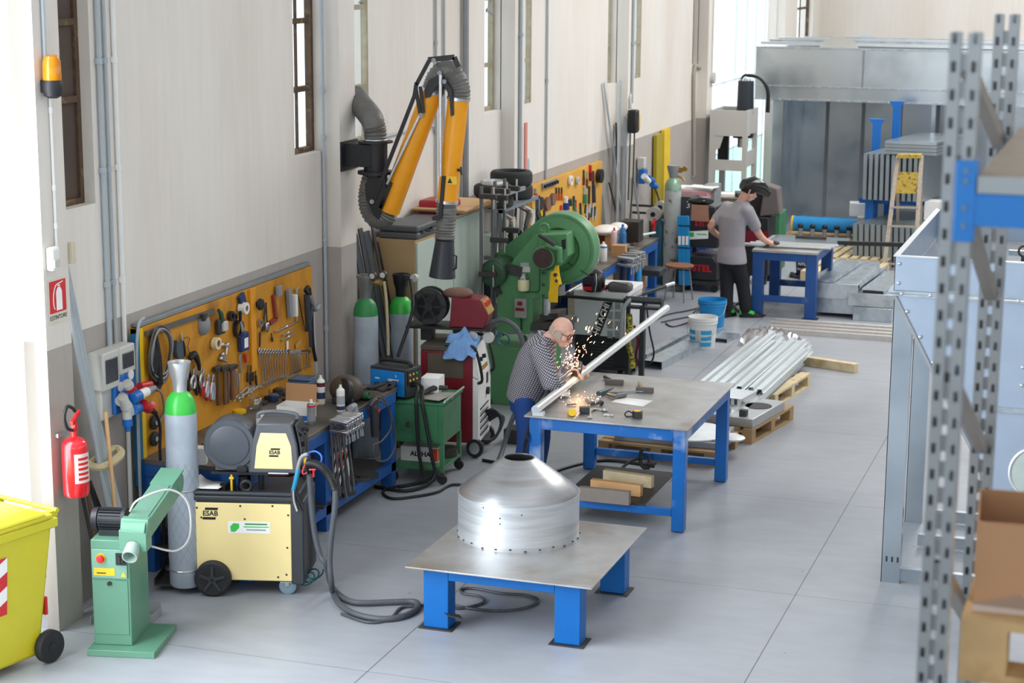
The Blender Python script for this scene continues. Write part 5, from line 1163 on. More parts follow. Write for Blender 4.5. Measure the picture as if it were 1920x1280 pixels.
# ---------------- red MIG welder on its cart, wire feeder on top
rc = thing('welding_cart', 'dark red and white welding power source behind the green trolley', 'welder', (-5.84, 15.74, 0), R(8))
rc.scale = (.86, 1, 1)
MB().b(-.36, .20, -.28, .28, .14, .98).build('body', DRED, rc, bev=.01)
MB().ex([(.20, -.28, .14), (.26, -.28, .14), (.26, -.28, .72), (.20, -.28, .75)], (0, .56, 0)).build('front_white', WHITE, rc, bev=.004)
sl = MB().ex([(.20, -.27, .755), (.262, -.27, .73), (.20, -.27, 1.0), (.14, -.27, 1.0)], (0, .54, 0)).build('sloped_front', WHITE, rc, bev=.004)
MB().bar((.248, .0, .77), (.198, 0, .96), .36, .012, (1, 0, .3)).build('brass_panel', mat('brass_panel', '#b38f3a', .4, .4, .1, 20), sl)
for yy in (-.1, .05): MB().cyl((.22, yy, .88), (.26, yy, .89), .02, n=14).build('knob', BLACK, sl)
for k in range(9): MB().bar((.262, -.2, .2 + .03 * k), (.262, .16, .2 + .03 * k), .012, .014).build('vent', ALU if k % 2 else DSTEEL, rc, smooth=0)
MB().cyl((.26, .1, .55), (.29, .1, .55), .035, n=16).build('socket', BLACK, rc); MB().b(.2605, .263, .08, .16, .62, .72).build('label', BLACK, rc, smooth=0)
for yy in (-.27, .27): MB().tube([(.25, yy, .70), (.30, yy, .74), (.24, yy, .98), (.16, yy, 1.04), (-.1, yy, 1.04)], .016, 8, sm=4).build('handle', BLACK, rc)
MB().b(-.36, .18, -.28, .28, .98, 1.03).build('top_mat', mat('dusty_top', '#554d44', .8), rc, bev=.01)
MB().b(-.28, .1, -.284, -.276, .74, .96).build('hanging_flap', mat('dusty_leather', '#5b5247', .8), rc)
for (x, yy) in ((.22, -.26), (.22, .26), (-.3, -.26), (-.3, .26)):
    w_ = MB().lathe([(.03, -.02), (.085, -.022), (.095, 0), (.085, .022), (.03, .02)], c=(x, yy, .095), n=24, M=MX).build('wheel', RUBBER, rc); MB().cyl((x, yy - .024, .095), (x, yy + .024, .095), .055, n=20).build('hub', CHROME, w_)
for i in range(4): MB().tube([(.26, .05 + .05 * i, .36 - .04 * i), (.36, .05 + .06 * i, .38 - .03 * i), (.42, .1 + .04 * i, .25), (.36, .0, .12), (.2, -.1, .13)], .016, 8, sm=4).build('lead', BLACK, rc)
def rcw(x, y, z): return rc.location + Matrix.Rotation(R(8), 3, 'Z') @ V((x, y, z))
rf = thing('wire_feeder', 'dark red wire feeder with big black spool on top of the red welder', 'wire feeder', tuple(rcw(-.06, .02, 1.03)), R(8))
MB().b(-.42, .36, -.16, .16, .12, .14).b(-.3, -.2, -.08, .08, .0, .12).b(.0, .1, -.08, .08, 0, .12).build('platform', BLACK, rf)
dm = MB().lathe([(.03, -.06), (.165, -.06), (.17, -.05), (.165, -.04), (.05, -.035), (.05, .045), (.165, .05), (.17, .06), (.165, .07), (.03, .07)], c=(-.22, -.02, .315), n=40, M=MX).cyl((-.22, -.09, .315), (-.22, .05, .315), .12, n=30).build('spool', mat('spool_black', '#2c2d30', .45), rf)
sk = MB()
for k in range(6): a = k * 1.0472; sk.bar((-.22, -.092, .315), (-.22 + .16 * math.cos(a), -.092, .315 + .16 * math.sin(a)), .02, .014, (0, 1, 0))
sk.cyl((-.22, -.11, .315), (-.22, -.08, .315), .04, n=18).build('spoke', BLACK, dm)
hs = MB().ex([(-.02, -.13, .14), (.30, -.13, .14), (.34, -.13, .26), (.27, -.13, .40), (-.0, -.13, .42)], (0, .26, 0)).build('housing', DRED, rf, bev=.008)
MB().ex([(.305, -.12, .27), (.345, -.12, .27), (.285, -.12, .39), (.26, -.12, .39)], (0, .24, 0)).build('brass_panel', mat('brass_panel', '#b38f3a'), rf)
for yy in (-.07, .02): MB().bc((.31, yy, .355), (.03, .05, .035)).build('red_display', RED, hs)
MB().ball((.04, -.03, .44), .1, 12, (1.4, 1.1, .5)).build('glove_cover', mat('brown_leather', '#7a5a4e', .8, 0, .15, 10), rf)
for (x, yy) in ((.2, -.15), (.34, -.12)): MB().lathe([(.015, -.012), (.05, -.012), (.055, 0), (.05, .012), (.015, .012)], c=(x, yy, .06), n=20, M=MX).build('caster', GREYP, rf)
solo('welder_hose', MB().tube([rcw(.30, -.06, 1.22), rcw(.42, -.08, 1.25), rcw(.56, -.1, 1.15), rcw(.62, -.12, .9), rcw(.6, -.14, .6), rcw(.5, -.2, .3), rcw(.46, -.3, .12), rcw(.48, -.6, .022), rcw(.7, -.75, .022)], .022, 10, sm=6), mat('torch_hose', '#4d5157'), 'thick black torch hose hanging from the red wire feeder to the floor', 'hose')
solo('teal_hose_coil', MB().torus(rcw(.42, -.14, 1.09), .06, .008, (0, 1, .2), 20, 6), mat('dark_teal', '#10595c'), 'small dark teal hose loop hanging under the red wire feeder', 'hose')
# blue rag
o = MB(); 
rg = thing('blue_rag', 'crumpled light blue rag on top of the red welder', 'rag', tuple(rcw(.06, -.2, 1.03)), R(8))
random.seed(3); rm = MB(); n_ = 15; P_ = []
for j in range(n_):
    for i in range(n_):
        u_, v_ = i / (n_ - 1) - .5, j / (n_ - 1) - .5; r2 = u_ * u_ + v_ * v_
        z_ = .11 * math.exp(-r2 * 9) + .03 * math.sin(13 * u_ + 5 * v_) + .03 * math.sin(17 * v_ - 7 * u_) + .012 * math.sin(31 * u_) - (max(0, -v_ - .25) * .55)
        P_.append((u_ * .30, v_ * .26 - (.02 if v_ < -.3 else 0), max(z_, -.13) + .02))
rm.add(P_, [(j * n_ + i, j * n_ + i + 1, (j + 1) * n_ + i + 1, (j + 1) * n_ + i) for j in range(n_ - 1) for i in range(n_ - 1)])
ob = rm.build('cloth', CLOTHB, rg, smooth=80); md = ob.modifiers.new('s', 'SOLIDIFY'); md.thickness = .006; ob.modifiers.new('ss', 'SUBSURF').render_levels = 1
random.seed(11)
# ---------------- shelf unit with tyres and clutter
SHG = mat('shelf_grey', '#8b939b', .45, .4, .06, 6)
sh = thing('shelf_unit', 'grey steel shelf unit carrying tyres beside the celadon cabinet', 'shelf', (-6.60, 18.96, 0))
for sx in (-1, 1):
    for sy in (-1, 1): MB().b(sx * .24 - .02, sx * .24 + .02, sy * .62 - .02, sy * .62 + .02, 0, 1.88).build('upright', SHG, sh)
for z in (.3, .85, 1.34, 1.84): MB().b(-.26, .26, -.64, .64, z, z + .035).build('shelf_board', SHG, sh, smooth=0)
def tyre(label, c, R_=.30, w_=.18, rim=False):
    o = thing('tyre', label, 'tyre', c, 0, 'tyres on the shelf unit')
    pr = [(R_ * .66, w_ * .12), (R_ * .72, 0), (R_ * .9, .0), (R_ * .985, w_ * .14), (R_, w_ * .3), (R_, w_ * .7), (R_ * .985, w_ * .86), (R_ * .9, w_), (R_ * .72, w_), (R_ * .66, w_ * .88), (R_ * .64, w_ * .5), (R_ * .66, w_ * .12)]
    t = MB().lathe(pr, n=44, cap=False).build('rubber', mat('tyre_rubber', '#2a2b2c', .75, 0, .12, 12), o, smooth=50)
    g = MB()
    for k in range(4): g.torus((0, 0, w_ * (.3 + .13 * k)), R_ * 1.0, .004, n=44, m=6)
    if rim: MB().lathe([(R_ * .3, w_ * .8), (R_ * .62, w_ * .8), (R_ * .66, w_ + .03), (R_ * .63, w_ + .045), (R_ * .55, w_ * .9), (R_ * .28, w_ * .85)], n=36, cap=False).build('rim', CHROME, o)
    return o
ya, yb_ = X(924, 380, -6.52).y, X(957, 345, -6.56).y
tyre('lower tyre of the nearer pair on the shelf unit', (-6.50, ya, 1.877), .20, .11); tyre('upper tyre of the nearer pair, with a rim on it, on the shelf unit', (-6.51, ya - .02, 1.99), .205, .12, True)
tyre('lower tyre of the further pair on the shelf unit', (-6.54, yb_ + .05, 1.877), .21, .15); tyre('topmost tyre of the further pair on the shelf unit', (-6.55, yb_, 2.03), .23, .15)
for (nm, lab, c, s_, m, rz_) in (('black_box', 'black box tilted on the upper shelf of the tyre shelf unit', (-6.46, X(958, 400, -6.46).y, 1.377), (.2, .24, .2), BLACK, .5), ('white_carton', 'white printed carton on the second shelf behind the tall bar clamps', (-6.55, 18.48, 1.377), (.26, .26, .22), WHITE, .1), ('dark_crate', 'dark crate on the middle shelf of the tyre shelf unit', (-6.6, 18.9, .887), (.36, .5, .3), CHAR, 0), ('green_bottle_box', 'dark green box on the shelf beside the black box', (-6.58, 19.2, 1.377), (.2, .2, .2), mat('dark_green_plastic', '#234a35'), .2)):
    o = obox(nm, V(c), s_[0], s_[1], s_[2], rz_, lab, 'box', m, lid=True)
for i, (pts, w_, lab, m) in enumerate((
    (((950, 412), (948, 440), (942, 478)), .06, 'striped grey lifting strap hanging from the tyre shelf, left one', mat('strap_grey', '#a39c92', .9, 0, .2, 6)),
    (((962, 410), (966, 435), (968, 465)), .055, 'striped grey lifting strap hanging from the tyre shelf, middle one', mat('strap_pale', '#b9b2a7', .9, 0, .2, 6)),
    (((998, 395), (1000, 420), (1008, 445)), .05, 'pale lifting strap hanging at the right end of the tyre shelf, falling right', mat('strap_white', '#cfcac0', .9, 0, .15, 6)),
    (((1003, 395), (996, 425), (992, 455)), .05, 'pale lifting strap hanging at the right end of the tyre shelf, falling left', mat('strap_white', '#cfcac0')),
    (((992, 398), (985, 425), (984, 450)), .045, 'black strap hanging left of the pale crossed straps', CHAR),
    (((1007, 396), (1015, 415), (1020, 432)), .045, 'dark green strap hanging right of the pale crossed straps', mat('dark_green_strap', '#2c3a38', .9)))):
    pp = [X(a, b_, -6.30 + .012 * i) for a, b_ in pts]
    sb_ = MB()
    for p, q in zip(pp[:-1], pp[1:]): sb_.bar(p, q, .02, w_ * 1.6, (0, 1, 0))
    sb_.tube([pp[0], V((-6.40, pp[0].y, pp[0].z + .06)), V((-6.42, pp[0].y, 1.375))], .015, 6)
    solo('lifting_strap', sb_, m, lab, 'strap')
# tall bar clamps standing in front of the shelf
for i, (a, t_) in enumerate(((904, 350), (920, 352), (929, 340), (942, 335))):
    c = V((-6.26 + .03 * (i % 2), X(a, 500, -6.25).y, X(a, t_, -6.25).z))
    o = thing('sash_clamp', 'long grey sash clamp standing in front of the tyre shelf, %s from the left' % ORD[i], 'clamp', (c.x, c.y, 0.0), 0, 'sash clamps by the tyre shelf')
    MB().b(-.012, .012, -.022, .022, 0, c.z).build('bar', mat('clamp_bar', '#77787a'), o)
    for z in (c.z - .12, c.z - .55 if i % 2 else c.z - .9): 
        j = MB().b(-.02, .16, -.03, .03, z, z + .05).build('jaw', DSTEEL, o, bev=.004); MB().cyl((.13, 0, z - .1), (.13, 0, z + .12), .01, n=8).build('screw', CHROME, j)
solo('clamp_crossbar', MB().bar((-6.28, 17.95, 2.06), (-6.24, 18.75, 2.06), .03, .04), MGREY, 'horizontal grey clamp bar lying across the tall sash clamps', 'bar')
# ---------------- eccentric press
ep = thing('eccentric_press', 'big green eccentric press with round flywheel guard', 'press', (-5.9, 17.75, 0))
PY = 17.6
def Q(px, py, d=0): return Y(px, py, PY + d)
def K(X_, Y_, d=0): return Q(880 + X_ / 3.5556, 300 + Y_ / 3.5556, d)
fr = [K(*p) for p in ((185, 1160), (185, 870), (300, 650), (430, 505), (460, 490), (640, 488), (655, 640), (600, 712), (532, 735), (532, 922), (420, 925), (418, 1080), (404, 1160))]
MB().ex(fr, (0, .34, 0)).build('frame', GREENP, ep, world=True, bev=.008)
bs = [K(142, 1150), K(415, 1150), K(560, 1165), K(560, 1420)]; z0_ = 0
bl, br = K(110, 1160), K(520, 1160)
MB().ex([V((bl.x - .04, PY - .08, 0)), V((br.x + .0, PY - .08, 0)), V((br.x, PY - .08, .60)), V((bl.x + .02, PY - .08, .60))], (0, .56, 0)).build('base', GREENP, ep, world=True, bev=.01)
for (a, b_, r) in ((362, 1190, .036), (130, 1420, .03), (135, 1610, .03)): 
    p = K(a, b_, -.085); MB().cyl((p.x, PY - .10, p.z), (p.x, PY - .07, p.z), r, n=18).build('base_plug', mat('dark_green_grime', '#27402f', .6), ep, world=True)
# belt guard behind: hull of two circles
gc = K(620, 596); gr = .385
g2 = K(210, 735)
r2_ = .17; gc = K(600, 596, .3); gc.y = PY; g2 = K(212, 735, .3); gr = .365; gc2 = V((g2.x, PY, g2.z))
dv = gc2 - gc; D_ = math.hypot(dv.x, dv.z); th = math.atan2(dv.z, dv.x); al = math.acos((gr - r2_) / D_)
pts = [gc + V((gr * math.cos(a), 0, gr * math.sin(a))) for a in [th + al + (2 * math.pi - 2 * al) * i / 48 for i in range(49)]] + [gc2 + V((r2_ * math.cos(a), 0, r2_ * math.sin(a))) for a in [th - al + 2 * al * i / 16 for i in range(17)]]
gd = MB().ex([p + V((0, .30, 0)) for p in pts], (0, .2, 0)).build('belt_guard', GREENP, ep, world=True, bev=.012, seg=3)
MB().tube([gc + V((gr * .98 * math.cos(a), .50, gr * .98 * math.sin(a))) for a in [2 * math.pi * i / 48 for i in range(48)]], .014, 8, closed=True).build('guard_rim', mat('rim_highlight_green', '#9fc0a5', .35), gd, world=True)  # paler green puts the highlight on the guard edge into the colour
MB().lathe([(gr * .55, 0), (gr * .62, -.03), (gr * .9, -.005)], c=tuple(gc + V((0, .295, 0)) ), n=48, M=MX.inverted(), cap=False).build('guard_dish', GREENP, gd, world=True)
MB().bar(K(650, 680, .285), K(800, 770, .285), .01, .004, (0, 1, 0)).build('guard_seam', mat('dark_green_grime', '#27402f'), gd, world=True)
# slide head and crank
MB().ex([K(*p, -.12) for p in ((460, 500), (650, 492), (655, 640), (590, 715), (465, 705))], (0, .18, 0)).build('slide_head', GREENP, ep, world=True, bev=.008)
MB().ex([K(*p, -.124) for p in ((612, 535), (642, 525), (642, 590), (620, 595))], (0, .01, 0)).build('head_opening', BLACK, ep, world=True, smooth=0)
kc = K(512, 643, -.12)
cw = MB().cyl(kc, kc + V((0, -.10, 0)), .115, n=36).build('crank_housing', GREENP, ep, world=True, bev=.004)
MB().cyl(kc + V((0, -.10, 0)), kc + V((0, -.125, 0)), .098, n=36).build('crank_disc', mat('crank_brown', '#4d3a38', .55, .3, .2, 20), cw, world=True)
for r in (.03, .065): MB().torus(kc + V((0, -.126, 0)), r, .003, (0, 1, 0), 28, 6).build('crank_groove', DSTEEL, cw, world=True)
MB().tube([K(465, 500, -.2), K(540, 545, -.22), K(570, 570, -.22)], [.018, .022, .03], 10).build('clutch_lever', DSTEEL, ep, world=True)
MB().tube([K(515, 565, -.21), K(560, 582, -.22), K(600, 590, -.2), K(600, 680, -.18)], [.03, .03, .034, .03], 10).build('clutch_link', GREENP, ep, world=True)
MB().torus(K(500, 455, .1), .045, .014, (0, 1, 0), 20, 8).cyl(K(500, 470, .1), K(500, 492, .1), .03, n=12).build('lifting_eye', GREENP, ep, world=True)
# front slide guides, ram and bed
MB().ex([K(*p, -.10) for p in ((465, 725), (530, 735), (530, 918), (465, 918))], (0, .12, 0)).build('slide_guide', GREENP, ep, world=True, bev=.004)
for (a, b_) in ((493, 752), (492, 830), (492, 905)): MB().cyl(K(a, b_, -.12), K(a, b_, -.09), .016, n=10).build('guide_bolt', mat('dark_green_grime', '#27402f'), ep, world=True)
MB().ex([K(*p, .0) for p in ((400, 1085), (640, 1075), (640, 1125), (400, 1135))], (0, .4, 0)).build('bed', mat('bed_steel', '#4e4b49', .5, .4, .15, 10), ep, world=True, bev=.006)
MB().ex([K(*p, .02) for p in ((470, 1030), (590, 1020), (590, 1060), (470, 1070))], (0, .3, 0)).build('bolster_plate', DSTEEL, ep, world=True)
MB().cyl(K(515, 920, .05), K(515, 1030, .05), .04, n=14).build('ram', CHROME, ep, world=True)
MB().tube([K(470, 705, -.12), K(468, 860, -.12), K(455, 878, -.02), K(365, 880, -.01)], .005, 6).build('oil_pipe', mat('dark_green_grime', '#27402f'), ep, world=True)
yg = MB().ex([K(*p, -.2) for p in ((540, 745), (570, 735), (585, 780), (600, 830), (588, 850), (584, 950), (528, 948), (526, 880), (535, 870))], (0, .03, 0)).build('finger_guard', YEL, ep, world=True, bev=.004)
MB().ex([K(*p, -.17) for p in ((572, 705), (592, 700), (596, 760), (612, 830), (590, 835), (575, 770), (560, 740))], (0, .03, 0)).build('guard_arm', YEL, yg, world=True, bev=.004)
for (a, b_, r) in ((573, 765, .02), (580, 805, .016)): MB().cyl(K(a, b_, -.21), K(a, b_, -.19), r, n=14).build('guard_hole', BLACK, yg, world=True)
MB().ex([K(*p, -.15) for p in ((590, 850), (635, 825), (638, 900), (590, 905))], (0, .008, 0)).build('guard_shield', MGREY, yg, world=True, smooth=0)
for (a, b_, a2, b2, m) in ((340, 684, 398, 712, mat('plate_silver', '#a9b3b0', .4, .3)), (332, 712, 405, 748, mat('plate_white', '#cfd3cf', .4))):
    MB().ex([K(a, b_, -.006), K(a2, b_, -.006), K(a2, b2, -.006), K(a, b2, -.006)], (0, .006, 0)).build('name_plate', m, ep, world=True, smooth=0)
lu = K(362, 835, -.04)
oo = MB().lathe([(.02, -.06), (.055, -.05), (.06, .0), (.06, .04), (.055, .06)], c=tuple(lu), n=20).build('oil_glass', mat('oil_cream', '#e4dfb3', .3), ep, world=True)
MB().lathe([(.05, .06), (.05, .08), (.03, .1), (.03, .12)], c=tuple(lu), n=16).build('oiler_cap', CHROME, oo, world=True)
sw = K(343, 985, -.03); so_ = MB().bc(sw, (.12, .06, .20)).build('switch_box', mat('switch_grey', '#8f938a', .5), ep, world=True, bev=.006)
MB().bc(sw + V((0, -.032, -.01)), (.09, .006, .03)).bc(sw + V((0, -.032, .05)), (.05, .006, .04)).build('switch_label', DRED, so_, world=True)
MB().tube([K(345, 1012, -.02), K(347, 1140, -.02)], .008, 6).tube([K(345, 930, -.02), K(345, 955, -.02)], .01, 6).build('conduit', BLACK, so_, world=True)
mc = K(180, 745, .02)
mo = MB().cyl(mc + V((0, -.12, 0)), mc + V((0, .26, 0)), .135, n=32).lathe([(.03, -.145), (.11, -.14), (.138, -.11), (.138, -.09)], c=tuple(mc), n=32, M=Matrix.Rotation(R(-90), 4, 'X') @ Matrix.Identity(4))
mo.build('motor', mat('motor_green', '#2f5038', .4), ep, world=True)
MB().bar(mc + V((0, .05, -.12)), mc + V((.05, .05, -.22)), .2, .05).bar(mc + V((.12, .05, .05)), mc + V((.28, .05, .02)), .2, .1).build('motor_mount', DSTEEL, ep, world=True)
solo('steel_block', MB().bc((-5.43, 16.18, .07), (.22, .2, .14)), DSTEEL, 'dark steel block on the floor left of the checked-shirt worker', 'block', bev=.006)
# ================================================================= big table, its tools, the pipe
TT = .86
bt_ = table('welding_table', 'big blue steel table where the checked-shirt worker cuts a pipe', -4.615, -3.265, 13.9, 15.62, TT, (.10, .10), .014, (.03, .04), .10, STEEL, mat('big_table_blue', '#0464b4', .4, 0, .08, 5, '#b9cbe4', .57, .72, 2.6), lower=(.13, .19), plate=False)
cmp_ = thing('welding_clamp', 'dark ground clamp gripping the rear lower rail of the big table', 'clamp', (-4.02, 15.50, .12))
MB().tube([(0, -.03, .12), (-.03, -.03, .10), (-.035, -.03, .0), (.0, -.03, -.05), (.04, -.03, -.03)], .018, 8, sm=3).cyl((.04, -.03, -.06), (.04, -.03, .08), .012, n=8).cyl((.01, -.03, -.01), (.11, -.03, -.0), .012, n=8).build('frame', DSTEEL, cmp_)
solo('ground_cable', MB().tube([V((-4.03, 15.46, .16)), V((-4.13, 15.35, .14)), V((-4.25, 15.0, .03)), V((-4.4, 14.6, .014)), V((-4.62, 14.75, .014)), V((-4.8, 15.1, .014)), V((-4.7, 15.5, .014)), V((-4.45, 15.8, .014)), V((-4.0, 15.75, .014))], .013, 8, sm=5), BLACK, 'black ground cable curling on the floor under the big table', 'cable')
solo('support_board', MB().b(-4.30, -3.62, 13.95, 14.95, .19, .205), DSTEEL, 'dark board lying across the lower rails of the big table under the planks', 'board')
for i, (a, b_, c, d, m, h, l) in enumerate(((1131, 903, 1222, 916, WOODP, .10, 'pale plank standing on edge under the big table, rearmost of three'), (1107, 920, 1201, 932, mat('orange_plank', '#d9a873', .75, 0, .12, 6), .095, 'orange plank standing on edge under the big table, middle of three'), (1084, 938, 1179, 948, mat('grey_plank', '#8a8078', .8, 0, .15, 6), .11, 'grey plank standing on edge under the big table, foremost of three'))):
    solo('wood_block', MB().bar(Z(a, b_, .206) + V((0, .03, h / 2)), Z(c, d, .206) + V((0, .03, h / 2)), .06, h), m, l, 'plank', bev=.003)
# ---- things on the table
def onT(px, py, dz=0): return Z(px, py, TT + dz)
def thammer(h0, h1, head_dir, label, hl=.11):
    p0, p1 = onT(*h0, .02), onT(*h1, .022); o = thing('hammer', label, 'hammer', tuple(onT(*h1)))
    d = (p1 - p0).normalized(); hd = V((math.cos(head_dir), math.sin(head_dir), 0))
    MB().tube([p0, p0 + d * .02, p1], [.013, .016, .013], 10).build('handle', DSTEEL if 'left' in label else mat('handle_wood', '#a9947c', .6), o, world=True)
    MB().bar(p1 - hd * hl * .5, p1 + hd * hl * .5, .04, .044).build('head', mat('hammer_head', '#5b5753', .5, .4), o, world=True, bev=.004)
thammer((1133, 706), (1152, 716), R(8), 'dark hammer on the big table, left one near the worker', .16)
thammer((1198, 717), (1209, 731), R(8), 'hammer with a worn wooden handle on the big table beside the adjustable wrench', .15)
pp_ = MB().add([Z(a, b_, TT + .0025) for a, b_ in ((1146, 753), (1165, 744), (1224, 751), (1206, 762))], [(0, 1, 2, 3)])
o = solo('paper_sheet', pp_, PAPER, 'white sheet of paper lying on the big table', 'paper'); o.modifiers.new('s', 'SOLIDIFY').thickness = .001
tm = thing('tape_measure', 'black and yellow tape measure on the front edge of the big table', 'tape measure', tuple(onT(1195, 783)), R(5))
MB().lathe([(.035, 0), (.042, .006), (.042, .05), (.036, .056)], n=24).b(-.01, .042, -.042, .01, 0, .05).build('case', BLACK, tm, bev=.003); MB().cyl((0, 0, .056), (0, 0, .059), .03, n=20).build('yellow_disc', YEL, tm)
MB().tube([(-.04, 0, .01), (-.09, 0, .006), (-.10, 0, .03), (-.07, 0, .05), (-.04, 0, .035)], .006, 6, sm=3).build('belt_clip', BLACK, tm)
def twr(name, a, b_, w_, label, m=CHROME, cat='wrench', r=None):
    p0, p1 = onT(*a, .012), onT(*b_, .012); o = thing(name, label, cat, tuple(onT((a[0] + b_[0]) / 2, (a[1] + b_[1]) / 2)))
    MB().bar(p0, p1, w_, .012).build('shaft', m, o, world=True, bev=.002)
    d = (p1 - p0).normalized()
    MB().torus(p1, w_ * 1.0, w_ * .45, (0, 0, 1), 14, 6).build('ring', m, o, world=True); MB().bar(p0 - d * w_ * .6, p0 + d * w_ * 1.2, w_ * 2.2, .014).build('jaw', m, o, world=True, bev=.003)
    return o
twr('wrench', (1203, 733), (1152, 735), .02, 'long adjustable wrench lying across the big table beside the hammer', MGREY)
twr('wrench', (1112, 766), (1134, 768), .02, 'chrome ring wrench lying along the front of the big table')
twr('wrench', (1106, 782), (1107, 768), .018, 'short chrome wrench pointing at the table front edge')
twr('wrench', (1134, 777), (1148, 778), .013, 'small T-wrench right of the chrome ring wrench')
o = thing('ratchet_clamp', 'ratchet with yellow end on the table front edge', 'clamp', tuple(onT(1090, 772)))
MB().bar(onT(1077, 784, .012), onT(1095, 767, .02), .014, .012).build('shaft', CHROME, o, world=True); MB().bc(onT(1096, 768, .03), (.08, .06, .05), rz=.4).build('block', CHAR, o, world=True, bev=.005); MB().cyl(onT(1071, 774, .0), onT(1073, 773, .035), .03, n=16).build('yellow_end', YEL, o, world=True)
o = thing('hand_drill', 'teal die grinder lying on the big table behind the paper', 'grinder', tuple(onT(1135, 735)))
MB().tube([onT(1122, 738, .025), onT(1140, 731, .025), onT(1150, 727, .02)], [.022, .02, .006], 10).build('body', mat('tool_teal', '#2f4d54', .4), o, world=True)
o = thing('vise_grip', 'chrome locking pliers lying beside the teal die grinder', 'pliers', tuple(onT(1160, 741)))
MB().tube([onT(1140, 739, .02), onT(1155, 743, .025), onT(1172, 740, .02)], [.014, .02, .022], 10).build('body', mat('worn_chrome', '#8a8c8f', .35, .8), o, world=True); MB().bar(onT(1140, 735, .02), onT(1160, 735, .02), .012, .012).build('handle', CHROME, o, world=True)
for i, (a, b_, c, d, l) in enumerate(((1098, 743, 1110, 754, 'chrome G-clamp screw on the table near the sparks'), (1115, 754, 1124, 746, 'chrome clamp jaw standing by the G-clamp screw'), (1108, 757, 1128, 755, 'small chrome bar in the clamp group on the table'))):
    solo('clamp_part', MB().bar(onT(a, b_, .02), onT(c, d, .03), .022, .018).ball(onT(c, d, .02), .02, 8), CHROME if i < 2 else DSTEEL, l, 'clamp')
solo('steel_shim', MB().bar(onT(1062, 759, .01), onT(1080, 757, .014), .03, .004), DSTEEL, 'thin dark steel strip on the table under the sparks', 'strip')
# the pipe: on a clamp at the near end, on the roller stand at the far end
pz = .925
pa_ = Z(1004, 768, pz)
pe_ = X(1250, 577, pa_.x + .02)
PD = (pe_ - pa_).normalized()
PIPEM = mat('white_pipe', '#dfe3e4', .28, .35, .03, 10)
pi = thing('steel_pipe', 'long bright steel pipe clamped on the big table and held by the worker', 'pipe', tuple(pa_))
MB().tube([pa_, pa_ + PD * .01, pe_], .034, 24).build('tube', PIPEM, pi, world=True)
MB().cyl(pa_ - PD * .002, pa_ + PD * .0, .030, n=20).build('end_face', mat('pipe_end', '#bcc3c8', .4, .5), pi, world=True, smooth=0)
for t in (.08, .75): solo('vee_block', MB().bc(pa_ + PD * t + V((0, 0, -.0475)), (.09, .05, .035)), CHROME, ('steel block under the near end of the bright pipe', 'steel block under the bright pipe by the worker hand')[t > .5], 'block')
# roller stand
rs_y = X(1203, 640, -4.9).y
rx = pa_.x + PD.x * ((rs_y - pa_.y) / PD.y)
rs = thing('roller_stand', 'black roller stand under the far end of the bright pipe', 'roller stand', (rx, rs_y, 0))
rz_ = pa_.z + PD.z * (rs_y - pa_.y) / PD.y - .034
pl_x = Y(1203, 680, rs_y).x - rx; a0 = Y(1170, 625, rs_y).x - rx; a1 = Y(1241, 625, rs_y).x - rx
MB().b(pl_x - .025, pl_x + .025, -.03, .03, .03, rz_ - .10).build('pole', BLACK, rs)
MB().b(a0, a1, -.05, .05, rz_ - .125, rz_ - .10).b(a0, a0 + .012, -.05, .05, rz_ - .1, rz_ - .02).b(a1 - .012, a1, -.05, .05, rz_ - .1, rz_ - .02).build('cradle', BLACK, rs)
MB().cyl((a0 + .014, 0, rz_ - .035), (a1 - .014, 0, rz_ - .035), .035, n=20).build('roller', mat('roller_grey', '#3c3e42', .35, .3), rs)
for k in range(3): a = k * 2.094 + .3; MB().bar((pl_x, 0, .05), (pl_x + .3 * math.cos(a), .3 * math.sin(a), .02), .04, .03).build('foot', BLACK, rs)
# ---------------- big welding set with slanted name panel
HY = 18.95
def Hp(px, py, d=0): return Y(px, py, HY + d)
hl, hr_ = Hp(1076, 600).x, Hp(1171, 600).x
hw_ = thing('welding_power_source', 'light grey welding power source with a slanted black name panel on a black base', 'welder', ((hl + hr_) / 2, HY + .3, 0))
zt, zb_ = Hp(1100, 545).z, Hp(1100, 628).z
W_ = (hr_ - hl) / 2
MB().b(-W_, W_, -.3, .42, zb_, zt).build('cabinet', mat('light_grey_cab', '#c9cccd', .5, 0, .03, 4), hw_, bev=.006)
cl = MB().b(-W_ - .006, W_ + .006, -.31, .43, zt - .07, zt + .006); 
cl.build('dust_cover', mat('white_cloth', '#dcdcdb', .85, 0, .05, 5), hw_, bev=.012)
bs = MB().b(-W_ + .01, W_ + .05, -.29, .42, .12, zb_); bs.build('base', BLACK, hw_, bev=.006)
for k in range(8): MB().b(-W_ + .18, W_ - .12, -.296, -.289, .16 + .035 * k, .175 + .035 * k).build('base_louvre', CHAR, hw_, smooth=0)
f0 = hw_.location
def hp2(px, py): p = Hp(px, py); return (p.x - f0.x, p.z)
q = [hp2(a, b_) for a, b_ in ((1132, 566), (1149, 566), (1125, 629), (1108, 629))]
np_ = MB().ex([(x, -.302, z) for x, z in q], (0, -.006, 0)).build('name_panel', BLACK, hw_, smooth=0)
mx = sum(x for x, z in q) / 4; mz = sum(z for x, z in q) / 4; an = math.atan2(q[0][1] - q[3][1], q[0][0] - q[3][0])
text('HITACHI', .092, face((mx, -.309, mz), (0, -1, 0), an), WHITE, np_, bold=.002, sx=.98)
